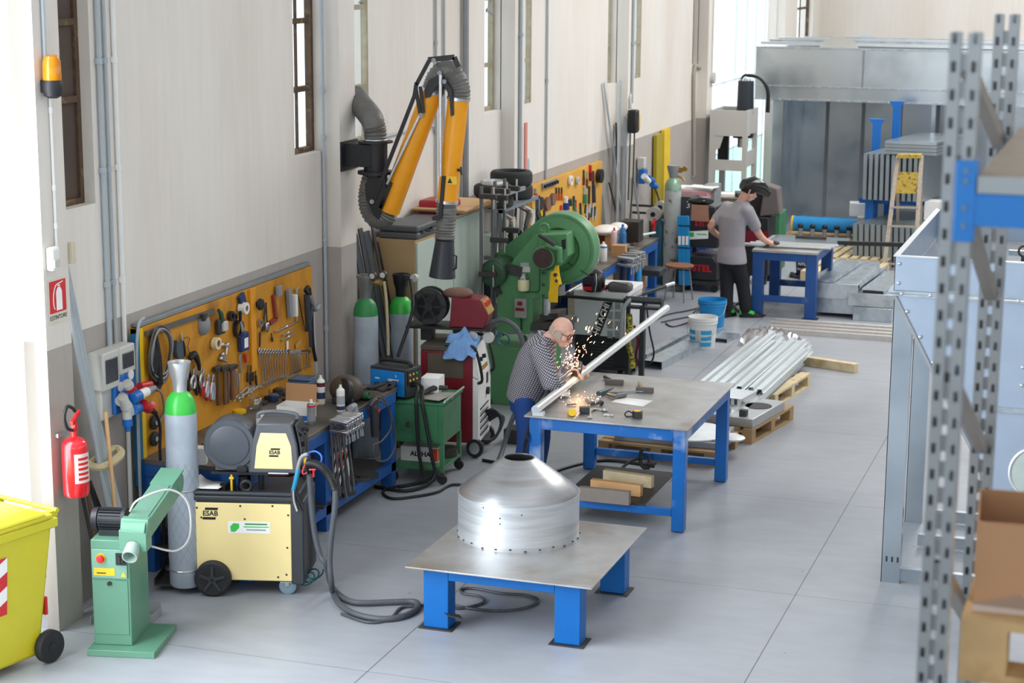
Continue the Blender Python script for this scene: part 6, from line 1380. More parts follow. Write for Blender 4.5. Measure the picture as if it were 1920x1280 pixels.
for cc_ in range(2):
    for rr_ in range(4):
        c = hp2(1144 + 14 * cc_, 572 + 18 * rr_) if cc_ else hp2(1144, 572 + 18 * rr_)
        if cc_ == 0 and rr_ == 0: pass
        MB().b(c[0] - .03, c[0] + .03, -.304, -.30, c[1] - .045, c[1] + .035).build('vent_grille', mat('vent_grey', '#8f9294', .5, 0, .3, 60), hw_, smooth=0)
rl, rr2 = Hp(1055, 552, -.12), Hp(1172, 562, -.12)
zr_ = Hp(1110, 558, -.12).z - .0
MB().tube([(-W_ - .1, .3, zr_), (-W_ - .1, -.42, zr_), (W_ + .02, -.42, zr_ - .015), (W_ + .04, -.36, zr_), (W_ + .35, .35, zr_ + .06)], .018, 10).build('push_rail', BLACK, hw_)
MB().tube([(-W_ - .1, .3, zr_), (-W_ - .1, -.2, zr_)], .019, 10).tube([(W_ + .30, .24, zr_ + .056), (W_ + .36, .38, zr_ + .066)], .022, 10).build('bright_grip', CHROME, hw_)
MB().b(W_ + .02, W_ + .06, -.32, -.28, .1, zr_).b(-W_ - .02, -W_ + .0, .1, .16, .1, zr_).build('rail_post', BLACK, hw_)
for (x, yy) in ((-W_ + .1, -.22), (W_ - .05, -.22), (-W_ + .1, .34), (W_ - .05, .34)): MB().cyl((x - .025, yy, .06), (x + .025, yy, .06), .06, n=18).b(x - .03, x + .03, yy - .03, yy + .03, .06, .13).build('caster', BLACK, hw_)
MB().b(-W_ - .02, W_ + .06, -.3, .44, .12, .16).build('chassis', BLACK, hw_)
solo('yellow_hose', MB().tube([Hp(1180, 590, -.3), Hp(1181, 610, -.36), Hp(1178, 640, -.38), Hp(1184, 665, -.38), Hp(1187, 690, -.38)], .03, 8, sm=5), mat('yellow_black_sleeve', '#4a4a20', .6, 0, .1, 40, '#b9b02c', .48, .55, 34), 'yellow and black sleeved hose bundle hanging at the right of the grey power source', 'hose')
solo('grey_hose', MB().tube([Hp(1164, 640, -.4), Hp(1166, 600, -.4), Hp(1171, 575, -.38), Hp(1186, 558, -.3), Hp(1200, 550, -.1)], .022, 8, sm=5), MGREY, 'grey hose arching over the right rail of the grey power source', 'hose')
solo('red_lead', MB().tube([Hp(1189, 610, -.3), Hp(1196, 640, -.3), Hp(1192, 668, -.3), Hp(1200, 690, -.3)], .014, 8, sm=4), DRED, 'dark red lead behind the roller stand pole', 'cable')
for i, (pts, l) in enumerate(((((1208, 560), (1206, 590), (1204, 640), (1207, 690)), 'black chain-like cable hanging right of the grey power source'), (((1212, 570), (1218, 620), (1226, 660), (1220, 680), (1206, 684)), 'black cable curving beside the roller stand'))):
    solo('hanging_cable', MB().tube([Hp(a, b_, -.1) for a, b_ in pts], .016 if i == 0 else .01, 8, sm=4), BLACK, l, 'cable')
# on top: mask, pliers, pouch
mk = thing('welding_mask', 'black welding mask with a mirrored visor on the grey power source', 'welding mask', tuple(Hp(1113, 532, .0) * 1.0)); mk.location.z = zt + .006
MB().lathe([(.10, 0), (.12, .03), (.125, .12), (.10, .2), (.04, .235)], n=24).build('shell', mat('gloss_black', '#17181b', .15), mk)
MB().bc((-.02, -.122, .13), (.13, .012, .09), rx=-.15).build('visor', mat('visor_purple', '#4b3b4f', .1, .3), mk, bev=.004); MB().bc((-.03, -.128, .045), (.09, .01, .04)).build('red_badge', RED, mk); MB().tube([(.05, -.125, .0), (.065, -.118, .1), (.05, -.09, .2)], .006, 6).build('bright_edge', CHROME, mk)
o = thing('grey_pouch', 'grey leather pouch on the right of the grey power source top', 'pouch', (0, 0, 0)); o.location = Hp(1163, 540, .05); o.location.z = zt + .006
MB().b(-.13, .13, -.08, .08, 0, .10).build('bag', mat('pouch_grey', '#5b565a', .6, 0, .1, 12), o, bev=.04, seg=4); MB().tube([(-.1, -.07, .1), (-.05, -.085, .11), (.1, -.08, .09)], .005, 6).build('zip', BLACK, o)
for i, (a, b_, m, l) in enumerate(((1128, 541, RED, 'red handled tool between mask and grey pouch'), (1136, 536, BLACK, 'black torch head between mask and grey pouch'), (1142, 530, mat('dark_blue_tool', '#2b3550'), 'dark blue grinder behind the grey pouch'))):
    c = Hp(a, b_, .0 + .08 * i); c.z = zt + .03; solo('small_tool', MB().tube([c + V((-.05, 0, 0)), c, c + V((.04, .02, .02))], [.015, .024, .015], 8), m, l, 'tool')
# ---------------- pallets of bright profiles
def pallet(label, c, L=1.2, W=.8, rz=0, m=WOOD, group=None, slats=5, gap=None):
    o = thing('wooden_pallet', label, 'pallet', tuple(c), rz, group)
    w_ = W / slats * .72
    for i in range(slats): y = -W / 2 + w_ / 2 + i * (W - w_) / (slats - 1); MB().b(-L / 2, L / 2, y - w_ / 2, y + w_ / 2, .122, .144).build('deck_board', m, o, smooth=0)
    for x in (-L / 2 + .05, 0, L / 2 - .05):
        MB().b(x - .05, x + .05, -W / 2, W / 2, .1, .122).build('cross_board', m, o, smooth=0)
        for y in (-W / 2 + .05, 0, W / 2 - .05): MB().b(x - .05, x + .05, y - .05, y + .05, .02, .1).build('block', m, o, smooth=0)
    for y in (-W / 2 + .05, 0, W / 2 - .05): MB().b(-L / 2, L / 2, y - .05, y + .05, 0, .02).build('bottom_board', m, o, smooth=0)
    return o
pallet('pallet on the floor behind the big table, with a round sheet on it', (-4.02, 16.35, 0), 1.1, .8, R(-3), mat('old_pallet_wood', '#a98a62', .8, 0, .18, 6), slats=7)
solo('metal_ring', MB().lathe([(.40, 0), (.40, .05), (.37, .05), (.37, 0)], c=(-4.0, 16.35, .145), n=40), MGREY, 'flat grey steel ring lying on the pallet behind the big table', 'ring') if 0 else None
solo('steel_surround', MB().b(-4.45, -3.48, 16.02, 16.08, .146, .20).b(-4.45, -3.48, 16.62, 16.68, .146, .2).b(-4.45, -4.39, 16.08, 16.62, .146, .2).b(-3.54, -3.48, 16.08, 16.62, .146, .2), MGREY, 'flat grey steel frame lying on the pallet behind the big table', 'frame', bev=.004)
ws_ = MB().lathe([(.36, 0), (.36, .012), (.001, .02)], c=(-3.82, 16.34, .202), n=48); solo('round_sheet', ws_, mat('white_sheet', '#dfe2e3', .3, .4), 'white round sheet lying on the grey frame behind the big table', 'sheet')
solo('white_film', MB().lathe([(.10, 0), (.12, .02), (.05, .05), (.001, .04)], c=(-3.44, 16.42, .146), n=9), mat('white_film', '#e6e8ea', .35), 'crumpled white film at the right corner of that pallet', 'film')
pallet('pallet carrying a perforated steel tray right of the big table', (-3.62, 17.45, 0), 1.1, .75, R(80), mat('old_pallet_wood', '#a98a62'), slats=6)
tr_ = thing('steel_tray', 'steel tray with a dark round hole on the pallet right of the big table', 'tray', (-3.62, 17.35, .146), R(-10))
MB().b(-.35, .35, -.42, .42, 0, .09).build('tray', mat('stainless', '#b7babb', .35, .7, .06, 8), tr_, bev=.006); MB().cyl((.2, .1, .0901), (.2, .1, .094), .13, n=28).build('round_hole', BLACK, tr_, smooth=0)
for i in range(3): MB().bc((-.12 + .17 * i, -.33, .12), (.07, .06, .06)).build('clip', DSTEEL if i != 1 else MGREY, tr_, bev=.004)
gp_ = MB().b(-.3, .06, .0, .4, .092, .16).build('grate', ALU, tr_)
for i in range(5): MB().b(-.27 + .065 * i, -.24 + .065 * i, -.003, .0, .1, .155).build('grate_slot', DSTEEL, gp_, smooth=0)
pallet('pale pallet under the bundle of bright hat profiles', (-3.78, 18.95, 0), 1.15, .9, R(82), WOODP, slats=6)
random.seed(5)
k_ = 0
PROF = mat('bright_zinc', '#dbe2e4', .3, .55, .05, 14)
for lay, (xs0, n_, y0, y1, z0) in enumerate(((-4.16, 7, 17.4, 20.5, .147), (-4.02, 6, 17.1, 20.75, .20), (-4.12, 7, 17.75, 20.6, .255))):
    for i in range(n_):
        x = xs0 + .105 * i + random.uniform(-.01, .01); a = y0 + random.uniform(-.15, .2); b_ = y1 + random.uniform(-.3, .25) - .35 * (i > n_ - 2)
        pr = [(-.05, .0), (-.046, .0), (-.028, .0), (-.02, .036), (.02, .036), (.028, .0), (.05, .0), (.05, .004), (.031, .004), (.023, .040), (-.023, .040), (-.031, .004), (-.05, .004)]
        t = .05 + random.uniform(-.01, .01); k_ += 1
        dx = t * (b_ - a) * .6
        solo('hat_profile', MB().ex([(x + u_, a, z0 + v_) for u_, v_ in pr], (dx, b_ - a, 0)), PROF, 'zinc hat profile in the %s layer on the pale pallet, %s from the left' % (('bottom', 'middle', 'top')[lay], ORD[i]), 'profile', 'bright profiles on the pale pallet', smooth=0)
solo('wood_beam', MB().bar(Z(1391, 658, .05), Z(1606, 690, .05), .09, .1), WOODP, 'long pale wooden beam lying on the floor behind the bright profiles', 'beam', bev=.004)
bw = MB(); random.seed(9); n1, n2 = 26, 9; A, B2 = Z(1392, 640, 0), Z(1500, 655, 0); P_ = []
for j in range(n2):
    for i in range(n1):
        s_ = i / (n1 - 1); t_2 = j / (n2 - 1) - .5; base = A + (B2 - A) * s_
        P_.append(base + V((0, t_2 * .55, .02 + (.14 + .05 * random.random()) * math.sin(math.pi * s_) ** .5 * (1 - 4 * t_2 * t_2) + random.uniform(0, .05))))
bw.add(P_, [(j * n1 + i, j * n1 + i + 1, (j + 1) * n1 + i + 1, (j + 1) * n1 + i) for j in range(n2 - 1) for i in range(n1 - 1)])
solo('bubble_wrap', bw, glassy('bubble_film', '#e9e6e8', .42, .25), 'crumpled clear bubble wrap on the floor behind the bright profiles', 'bubble wrap', smooth=20)
# channels on the floor left of the buckets
def channel(a, b_, w_, h, label):
    p0, p1 = Z(*a, h / 2), Z(*b_, h / 2); d = (p1 - p0).normalized(); n = d.cross(V((0, 0, 1))); u = V((0, 0, 1))
    pr = [(-w_ / 2, -h / 2), (-w_ / 2, h / 2), (w_ / 2, h / 2), (w_ / 2, -h / 2), (w_ / 2 - .006, -h / 2), (w_ / 2 - .006, h / 2 - .006), (-w_ / 2 + .006, h / 2 - .006), (-w_ / 2 + .006, -h / 2)]
    return solo('steel_channel', MB().ex([p0 + n * x + u * z for x, z in pr], p1 - p0), GALV, label, 'channel', 'zinc channels on the floor', smooth=0)
channel((1224, 684), (1345, 622), .22, .09, 'wide zinc channel on the floor beside the white bucket, nearest the camera')
channel((1196, 676), (1310, 616), .10, .08, 'narrow zinc channel on the floor behind the wide one')
channel((1182, 690), (1212, 668), .12, .06, 'short zinc channel end on the floor left of the roller stand')
channel((1352, 638), (1376, 628), .16, .05, 'short wide zinc channel on the floor right of the buckets')
def bucket(c, r, h, body, label, bands):
    o = thing('plastic_bucket', label, 'bucket', tuple(c))
    b_ = MB().lathe([(r * .85, 0), (r * .86, .005), (r, h), (r * 1.04, h), (r * 1.04, h - .03), (r * 1.0, h - .03)], n=36, cap=False).lathe([(r * .97, h), (r * .83, .012), (.001, .012)], n=36, cap=False).lathe([(.001, 0), (r * .85, 0)], n=36, cap=False)
    bo = b_.build('bucket', body, o)
    for z0, z1, m, a0, a1 in bands:
        q = MB(); A_ = [R(a0 + (a1 - a0) * i / 10) for i in range(11)]
        f = lambda z: r * (.86 + .14 * z / h) + .0015
        for s_, t in zip(A_[:-1], A_[1:]): q.add([(f(z0) * math.cos(s_), f(z0) * math.sin(s_), z0), (f(z0) * math.cos(t), f(z0) * math.sin(t), z0), (f(z1) * math.cos(t), f(z1) * math.sin(t), z1), (f(z1) * math.cos(s_), f(z1) * math.sin(s_), z1)], [(0, 1, 2, 3)])
        q.build('printed_band', m, bo)
    for z in (h * .82, h * .9): MB().torus((0, 0, z), r * 1.01, .006, n=36, m=6).build('rib', body, bo)
    MB().tube([(-r * 1.04, 0, h * .93), (-r * .9, -r * .75, h * .5), (0, -r * 1.25, h * .42), (r * .9, -r * .75, h * .5), (r * 1.04, 0, h * .93)], .004, 6, sm=5).build('handle', CHROME, o)
    return o
cb_ = Z(1311, 655, 0); LB = mat('label_blue', '#2aa2d6', .4)
bucket((cb_.x, cb_.y + .16, 0), .165, .36, WHITE, 'white plastic bucket with light blue printed bands on the floor', [(z, z + .05, LB, a, a + 50) for z in (.03, .1, .17) for a in (200, 275)] + [(.03, .22, GREYP, 252, 272)])
cb_ = Z(1323, 618, 0); bucket((cb_.x + .02, cb_.y + .25, 0), .17, .34, LBLUE, 'light blue bucket standing right behind the white one', [])
# cable tangle on the floor
for i, (pts, l) in enumerate(((((1215, 608), (1250, 590), (1290, 582), (1330, 572), (1360, 566), (1390, 570)), 'long thin cable running on the floor behind the roller stand'), (((1240, 604), (1268, 598), (1296, 594), (1290, 604), (1262, 612), (1248, 606)), 'thin cable loop on the floor left of the buckets'), (((1300, 586), (1312, 578), (1306, 592), (1330, 590), (1352, 584), (1330, 578), (1320, 584)), 'tangled thin cable on the floor between the welder cart and the buckets'))):
    solo('floor_cable', MB().tube([Z(a, b_, .011) for a, b_ in pts], .009, 6, sm=6), mat('cable_grey', '#44474c'), l, 'cable')
# ================================================================= far pegboard and bench
P2 = -6.815
b2 = thing('pegboard', 'far ochre pegboard above the cluttered second workbench', 'pegboard', (XW, 20.78, .92))
MB().b(.005, .075, 0, 2.94, 0, .90).build('board', mat('pegboard_pale', '#d9a445', .6, 0, .1, 3), b2, bev=.003)
def P(px, py): return X(px, py, P2 + .012)
def C2(a, b_): return (860 + a / 6.857, 280 + b_ / 6.857)
def t2(name, a, b_, c, d, r, m, label, cat, m2=None, grp=None):
    p, q = P(*C2(a, b_)), P(*C2(c, d))
    if not m2: return solo(name, MB().tube([p, q], r, 8), m, label, cat, grp)
    o = thing(name, label, cat, tuple(p), 0, grp); MB().tube([p, p + (q - p) * .45], r * .7, 8).build('head', m, o, world=True); MB().tube([p + (q - p) * .45, q], [r, r * 1.1], 8).build('handle', m2, o, world=True); return o
o = thing('socket_rail', 'grey rail with black sockets at the top of the far pegboard', 'socket rail', tuple(P(*C2(1165, 445)))); p, q = P(*C2(1075, 478)) - o.location, P(*C2(1255, 412)) - o.location
MB().bar(p, q, .02, .07).build('rail', MGREY, o)
for k in range(6): c = p + (q - p) * (.08 + .17 * k); MB().cyl(c, c + V((.04, 0, 0)), .022, n=12).build('socket', BLACK, o)
t2('grease_gun', 985, 500, 985, 640, .03, CHROME, 'red grease gun at the left of the far pegboard', 'grease gun', RED)
ORG = mat('orange_plastic', '#d9671c', .4)
for i, a in enumerate((1255, 1290, 1325)): t2('pliers', a, 490, a + 4, 655, .014, DSTEEL, 'orange handled pliers, %s from the left on the far pegboard' % ORD[i], 'pliers', ORG, 'orange pliers on the far pegboard')
for i, (a, b_, r, m) in enumerate(((1045, 690, .075, DSTEEL), (1130, 700, .085, mat('brown_disc', '#7c6257', .7)), (1200, 640, .075, mat('brown_disc', '#7c6257')))):
    c = P(*C2(a, b_)); solo('grinding_disc', MB().lathe([(.012, 0), (r, 0), (r, .03), (.012, .03)], c=tuple(c), n=24, M=Matrix.Rotation(R(90), 4, 'Y')), m, 'sanding disc stack, %s from the left on the far pegboard' % ORD[i], 'disc')
t2('spray_can', 1370, 610, 1370, 775, .05, WHITE, 'dark blue spray can hanging in the middle of the far pegboard', 'spray can', mat('can_blue', '#27408f', .3, .3))
t2('hand_tool', 1425, 640, 1430, 720, .035, mat('tool_teal', '#2f4d54'), 'dark teal tool right of the dark blue can on the far pegboard', 'tool')
t2('screwdriver', 1480, 600, 1485, 780, .022, mat('tool_teal', '#2f4d54'), 'long green screwdriver on the far pegboard', 'screwdriver', GREENC)
t2('screwdriver', 1505, 650, 1507, 860, .018, RED, 'red screwdriver with a long blade on the far pegboard', 'screwdriver', CHROME)
for i, (a, b_, r) in enumerate(((1428, 400, .062), (1520, 400, .05))): c = P(*C2(a, b_)); solo('wire_spool', MB().lathe([(r * .5, 0), (r, 0), (r, .03), (r * .5, .03), (r * .5, 0)], c=tuple(c), n=24, M=Matrix.Rotation(R(90), 4, 'Y'), cap=False), WHITE if i == 0 else GREYP, ('white tape roll high on the far pegboard', 'pale ring of wire right of the white tape roll')[i], 'roll')
for i, (a, b_, c, d, r, m, m2_, l, ct_) in enumerate(((1610, 265, 1608, 460, .018, CHAR, DRED, 'long file with a red handle on the far pegboard', 'file'), (1690, 200, 1695, 400, .032, RED, DRED, 'red pipe wrench at the top right of the far pegboard', 'wrench'), (1655, 280, 1650, 500, .012, CHROME, DSTEEL, 'thin steel rod tool left of the red pipe wrench', 'tool'), (1620, 480, 1615, 695, .036, CHROME, GREENC, 'garden shears with green handles on the far pegboard', 'shears'), (1680, 470, 1675, 700, .016, DSTEEL, None, 'black bar hanging under the red pipe wrench', 'bar'), (1725, 280, 1735, 680, .03, DSTEEL, mat('dark_blue_tool', '#2b3550'), 'long dark bolt cutter right of the red pipe wrench', 'bolt cutter'), (1565, 690, 1572, 870, .02, DSTEEL, GREENC, 'green handled screwdriver low on the far pegboard', 'screwdriver'), (1318, 720, 1312, 800, .02, RED, None, 'red handle under the orange pliers', 'tool'), (1045, 780, 1048, 850, .035, YEL, None, 'yellow spirit level end at the lower left of the far pegboard', 'level'), (1095, 780, 1095, 890, .02, mat('dark_blue_tool', '#2b3550'), None, 'navy tool hanging under the sanding discs', 'tool'))): t2(ct_.replace(' ', '_'), a, b_, c, d, r, m, l, ct_, m2_)
c = P(*C2(1790, 340)); solo('black_reel', MB().lathe([(.02, 0), (.09, 0), (.09, .06), (.02, .06)], c=tuple(c), n=24, M=Matrix.Rotation(R(90), 4, 'Y')), BLACK, 'black reel hanging at the right edge of the far pegboard', 'reel')
random.seed(21)
for i in range(12):
    a, b_ = 1640 + 12 * i + random.uniform(-8, 8), 700 + 30 * (i % 4) + random.uniform(-10, 10)
    t2('open_spanner', a, b_, a - 10, b_ + 120, .014, CHROME if i % 3 else DSTEEL, 'spanner in the dense bunch at the lower right of the far pegboard', 'spanner', None, 'bunch of spanners on the far pegboard')
wb2 = thing('workbench', 'second blue workbench under the far pegboard, its top covered in clutter', 'workbench', (-6.43, 22.1, 0))
MB().b(-.43, .43, -1.5, 1.5, .825, .86).build('top', BENCHTOP, wb2, bev=.003)
for sx in (-1, 1):
    for yy in (-1.43, 0, 1.43): MB().b(sx * .37 - .05, sx * .37 + .05, yy - .05, yy + .05, 0, .825).build('leg', BLUED, wb2, bev=.004)
MB().b(.40, .43, -1.5, 1.5, .73, .825).b(-.43, .43, 1.47, 1.5, .73, .825).b(-.43, .43, -1.5, -1.47, .73, .825).build('apron', BLUED, wb2)
MB().b(-.4, .4, -1.45, 1.45, .18, .21).build('shelf', BLUED, wb2)
def o2(px, py, dz=0): return Z(px, py, .86 + dz)
WBT = mat('bottle_blue', '#4a9be6', .12, 0, .08, 12); WBT.node_tree.nodes['Principled BSDF'].inputs['Transmission Weight'].default_value = .55
o = thing('water_bottle', 'clear blue water bottle on the second workbench', 'bottle', tuple(o2(1167, 468)))
MB().lathe([(.04, 0), (.05, .02), (.047, .08), (.05, .12), (.047, .16), (.05, .2), (.03, .27), (.014, .29)], n=20).build('bottle', WBT, o); MB().cyl((0, 0, .29), (0, 0, .32), .017, n=12).build('cap', BLUEP, o)
can(o2(1151, 468), .04, .28, 'white and pink spray can with red cap on the second workbench', mat('can_pinkwhite', '#dcc9cf', .4), RED)
can(o2(1131, 490), .045, .24, 'white squeeze bottle with blue collar on the second workbench', WHITE, WHITE, ((.70, .78, BLUEP),), 'squeeze_bottle', 'bottle')
can(o2(1118, 490), .04, .2, 'white spray bottle left of the squeeze bottle on the second workbench', WHITE, WHITE, (), 'spray_bottle', 'bottle')
for (nm, a, b_, s_, m, l, rz_) in (('carton', 1161, 480, (.17, .15, .14), CARD, 'small brown carton in front of the water bottle', .1), ('wooden_box', 1128, 455, (.34, .3, .16), mat('brown_box', '#6f4a34', .7), 'dark brown wooden box behind the spray can on the second workbench', .1), ('black_box', 1184, 452, (.24, .3, .27), mat('oily_black', '#2a2523', .6), 'oily black machine vice block right of the water bottle', .05), ('carton', 1142, 462, (.1, .16, .2), CARD, 'narrow brown carton left of the pink spray can', .2)): obox(nm, o2(a, b_), s_[0], s_[1], s_[2], rz_, l, 'box', m, lid=True)
o = thing('paper_roll_bag', 'white bag of rags on the back of the second workbench', 'bag', tuple(o2(1135, 437, .16)))
MB().ball((0, 0, .04), .16, 12, (1, 1.5, .4)).ball((.1, .25, .05), .12, 10, (1, 1.2, .5)).build('bag', WHITE, o)
solo('light_tube', MB().tube([o2(1200, 441, .06), o2(1228, 436, .06)], .016, 8), mat('pale_green_tube', '#cfe9e2', .3), 'pale green tube lying on the right of the second workbench', 'tube')
for i in range(18):
    c = o2(random.uniform(1165, 1232), random.uniform(440, 480), .015); 
    if c.x < -6.05 and c.y < 23.5: solo('small_part', MB().bc(c, (.03 + .04 * random.random(), .12, .03), rz=random.uniform(0, 3)), random.choice([DSTEEL, MGREY, CHROME, BROWN]), 'small metal part scattered on the second workbench', 'metal part', 'metal parts on the second workbench')
for i in range(10): fclamp((-5.98, 21.55 + .06 * i, .90 - .01 * (i % 3)), .5 + .04 * (i % 3), 'bar clamp hung on the second bench edge, %s from the left' % ORD[i], 'bar clamps on the second bench', (R(-6 + 3 * (i % 4)), R(8 + 3 * (i % 3))), R(-95 + 4 * (i % 3)), .2)
for i, (a, b_, m, l) in enumerate(((1170, 512, mat('dark_blue_tool', '#2b3550'), 'dark blue grinder hanging from the second bench edge, left one'), (1182, 520, BLUEP, 'blue grinder hanging from the second bench edge, middle one'), (1196, 530, LBLUE, 'light blue handled grinder hanging from the second bench edge, right one'))):
    c = X(a, b_, -5.93); solo('hanging_grinder', MB().tube([V((-5.99, c.y, .85)), c + V((0, 0, .16)), c, c - V((0, 0, .16))], [.012, .045, .04, .03], 10), m, l, 'grinder')
for i, (s_, c, m, l) in enumerate((((.4, .5, .25), (-6.3, 21.4, .21), WOODP, 'pale wooden box on the shelf of the second bench'), ((.35, .4, .3), (-6.2, 22.9, .21), CARD, 'brown carton on the shelf of the second bench, right side'))): obox('shelf_box', V(c), s_[0], s_[1], s_[2], .1, l, 'box', m, lid=True)
o = thing('stool', 'round brown topped stool with grey legs right of the second bench', 'stool', (-5.78, 23.86, 0))
MB().cyl((0, 0, .45), (0, 0, .48), .19, n=28).build('seat', mat('seat_brown', '#8a5a3c', .5), o, bev=.006)
for k in range(4): a = k * 1.571 + .6; MB().tube([(.14 * math.cos(a), .14 * math.sin(a), .45), (.2 * math.cos(a), .2 * math.sin(a), 0)], .011, 8).build('leg', MGREY, o)
solo('seat_pad', MB().bc((-5.93, 23.0, .52), (.3, .35, .08)), CHAR, 'dark grey padded block at the right end of the second bench', 'pad', bev=.01)
# ---------------- leaning lengths round the fourth pilaster
for i, (a, b_, c, d, w_, m, l) in enumerate(((1132, 155, 1170, 425, .05, PVC, 'grey pipe leaning with its top on the wall left of the others'), (1163, 150, 1157, 440, .10, mat('zinc_bright', '#c9d3d8', .3, .7), 'wide bright zinc channel leaning nearest the tall window'), (1155, 230, 1160, 430, .05, CHAR, 'dark thin bar leaning between the zinc channels'), (1142, 342, 1165, 435, .022, DSTEEL, 'short thin dark rod leaning below the long pipe'), (1173, 220, 1166, 440, .12, mat('zinc_dull', '#8f9699', .45, .5), 'dull grey channel leaning right of the bright zinc channel'), (1188, 330, 1202, 440, .06, mat('zinc_dull', '#8f9699'), 'grey angle leaning under the plug box'), (1127, 365, 1134, 440, .13, mat('sheet_grey', '#8b9095', .5, .4), 'short grey plate leaning right beside the far pegboard'))):
    p = X(a, b_, -6.86 if a < 1160 else -6.70); q = X(c, d, -6.78 if a < 1160 else -6.58); dr_ = (q - p).normalized(); q = p + dr_ * ((p.z - .88) / -dr_.z)
    solo('leaning_length', MB().bar(q, p, w_, .012 if w_ > .03 else .018, (1, 0, .1)), m, l, 'bar', 'lengths leaning at the fourth pilaster')
bl_ = thing('tool_balancer', 'black and yellow tool balancer hanging on the fourth pilaster', 'balancer', tuple(X(1188, 228, -6.64)))
MB().b(-.06, .06, -.10, .08, -.15, .16).build('housing', BLACK, bl_, bev=.02); MB().b(-.062, .062, .08, .13, -.12, .11).build('yellow_cover', YEL, bl_, bev=.015); MB().tube([(-.06, .06, .16), (-.07, .06, .3), (-.08, .1, .36)], .02, 8).build('hook', GREYP, bl_)
for i, (a, b_, c, d) in enumerate(((1182, 248, 1178, 375), (1190, 234, 1180, 430))): solo('balancer_cord', MB().tube([X(a, b_, -6.64), X((a + c) / 2 + 2 * i, (b_ + d) / 2, -6.62), X(c, d, -6.6)], .010, 6, sm=3), mat('dark_green_cord', '#25342d', .6), ('left', 'right')[i] + ' dark cord hanging from the tool balancer', 'cord')
sb2 = thing('socket_box', 'grey box with blue sockets on the wall right of the tool balancer', 'socket box', tuple(X(1199, 312, -6.85)))
MB().b(-.02, .08, -.06, .08, -.02, .13).build('box', GREYP, sb2, bev=.008); MB().b(0, .09, -.05, .12, -.24, -.04).build('blue_panel', BLUEP, sb2, bev=.006)
for i, (a, b_, c, d, m) in enumerate(((1207, 330, 1216, 340, WHITE), (1216, 334, 1224, 340, BLUEP), (1222, 345, 1230, 350, BLUEP))): MB().cyl(X(a, b_, -6.72) - sb2.location, X(c, d, -6.68) - sb2.location, .045, n=12).build('plug', m, sb2)
solo('plug_lead', MB().tube([X(1228, 352, -6.68), X(1236, 375, -6.6), X(1240, 400, -6.5)], .014, 8, sm=3), BLACK, 'black lead hanging from the socket box to the cable reels', 'cable')
for i, (a, b_, r) in enumerate(((1226, 401, .10), (1239, 388, .085))): c = X(a, b_, -6.45); o = thing('cable_reel', ('nearer', 'further')[i] + ' grey cable reel beside the scratched gas cylinder', 'reel', tuple(c)); MB().lathe([(.03, -.05), (r, -.05), (r, -.03), (.06, -.02), (.06, .02), (r, .03), (r, .05), (.03, .05)], n=28, M=MX).build('reel', GREYP, o); MB().cyl((0, -.06, 0), (0, .06, 0), .035, n=14).build('hub', BLACK, o); MB().bar((0, .05, 0), (-6.885 - c.x, .05, 0), .03, .03).build('wall_bracket', DSTEEL, o)
for i, (a, b_) in enumerate(((1222, 420), (1230, 424))): solo('red_lever', MB().tube([X(a, b_, -6.4), X(a + 6, b_ - 8, -6.4), X(a + 4, b_ + 12, -6.4)], .022, 8), RED, ('left', 'right')[i] + ' red lever below the cable reels', 'lever')
solo('teal_cylinder', MB().lathe([(.10, 0), (.11, .02), (.11, .78), (.07, .86), (.03, .9)], c=tuple(V((X(1238, 440, -6.35).x, X(1238, 440, -6.35).y, 0))), n=24), mat('teal_tank', '#1d5f76', .4), 'teal gas bottle standing left of the scratched grey cylinder', 'gas cylinder')
for i in range(2): p = X(1233 + 14 * i, 250, -6.83 + .02); y_ = p.y; solo('yellow_board', MB().ex([(-6.86 + .0 * i, y_, .75), (-6.86, y_ + .36, .75), (-6.87, y_ + .36, 1.9 + .04 * i), (-6.87, y_, 1.9 + .04 * i)], (.05, 0, 0)), mat('board_yellow%d' % i, ('#a8961f', '#e3c02a')[i], .6, 0, .1, 4), ('olive edged yellow board leaning on the wall, left one', 'bright yellow board leaning on the wall, right one')[i], 'board')
solo('board_plinth', MB().b(-6.88, -6.6, 26.5, 27.4, 0, .75), DSTEEL, 'dark crate under the yellow boards behind the scratched cylinder', 'crate')
o = thing('gas_cylinder', 'tall scratched pale grey gas cylinder with worn green shoulder and a gauge', 'gas cylinder', (-6.16, 24.95, 0))
MB().lathe([(.10, 0), (.115, .02), (.115, 1.32)], n=32).build('body', mat('scratched_grey', '#bcc2c0', .55, .1, .08, 6, '#7d7a74', .56, .64, 9), o); MB().lathe([(.115, 1.32), (.11, 1.40), (.08, 1.46), (.05, 1.49)], n=28).build('shoulder', mat('worn_green', '#6f9079', .5, 0, .1, 8), o); MB().lathe([(.05, 1.48), (.06, 1.53), (.085, 1.62), (.085, 1.66), (.06, 1.66)], n=24).build('valve_cap', MGREY, o)
MB().cyl((.1, -.02, 1.60), (.1, .02, 1.60), .04, n=16).cyl((.16, -.02, 1.62), (.16, .02, 1.62), .035, n=16).tube([(.03, 0, 1.52), (.12, 0, 1.5), (.16, 0, 1.45)], .015, 8).build('gauge', BRASS, o)
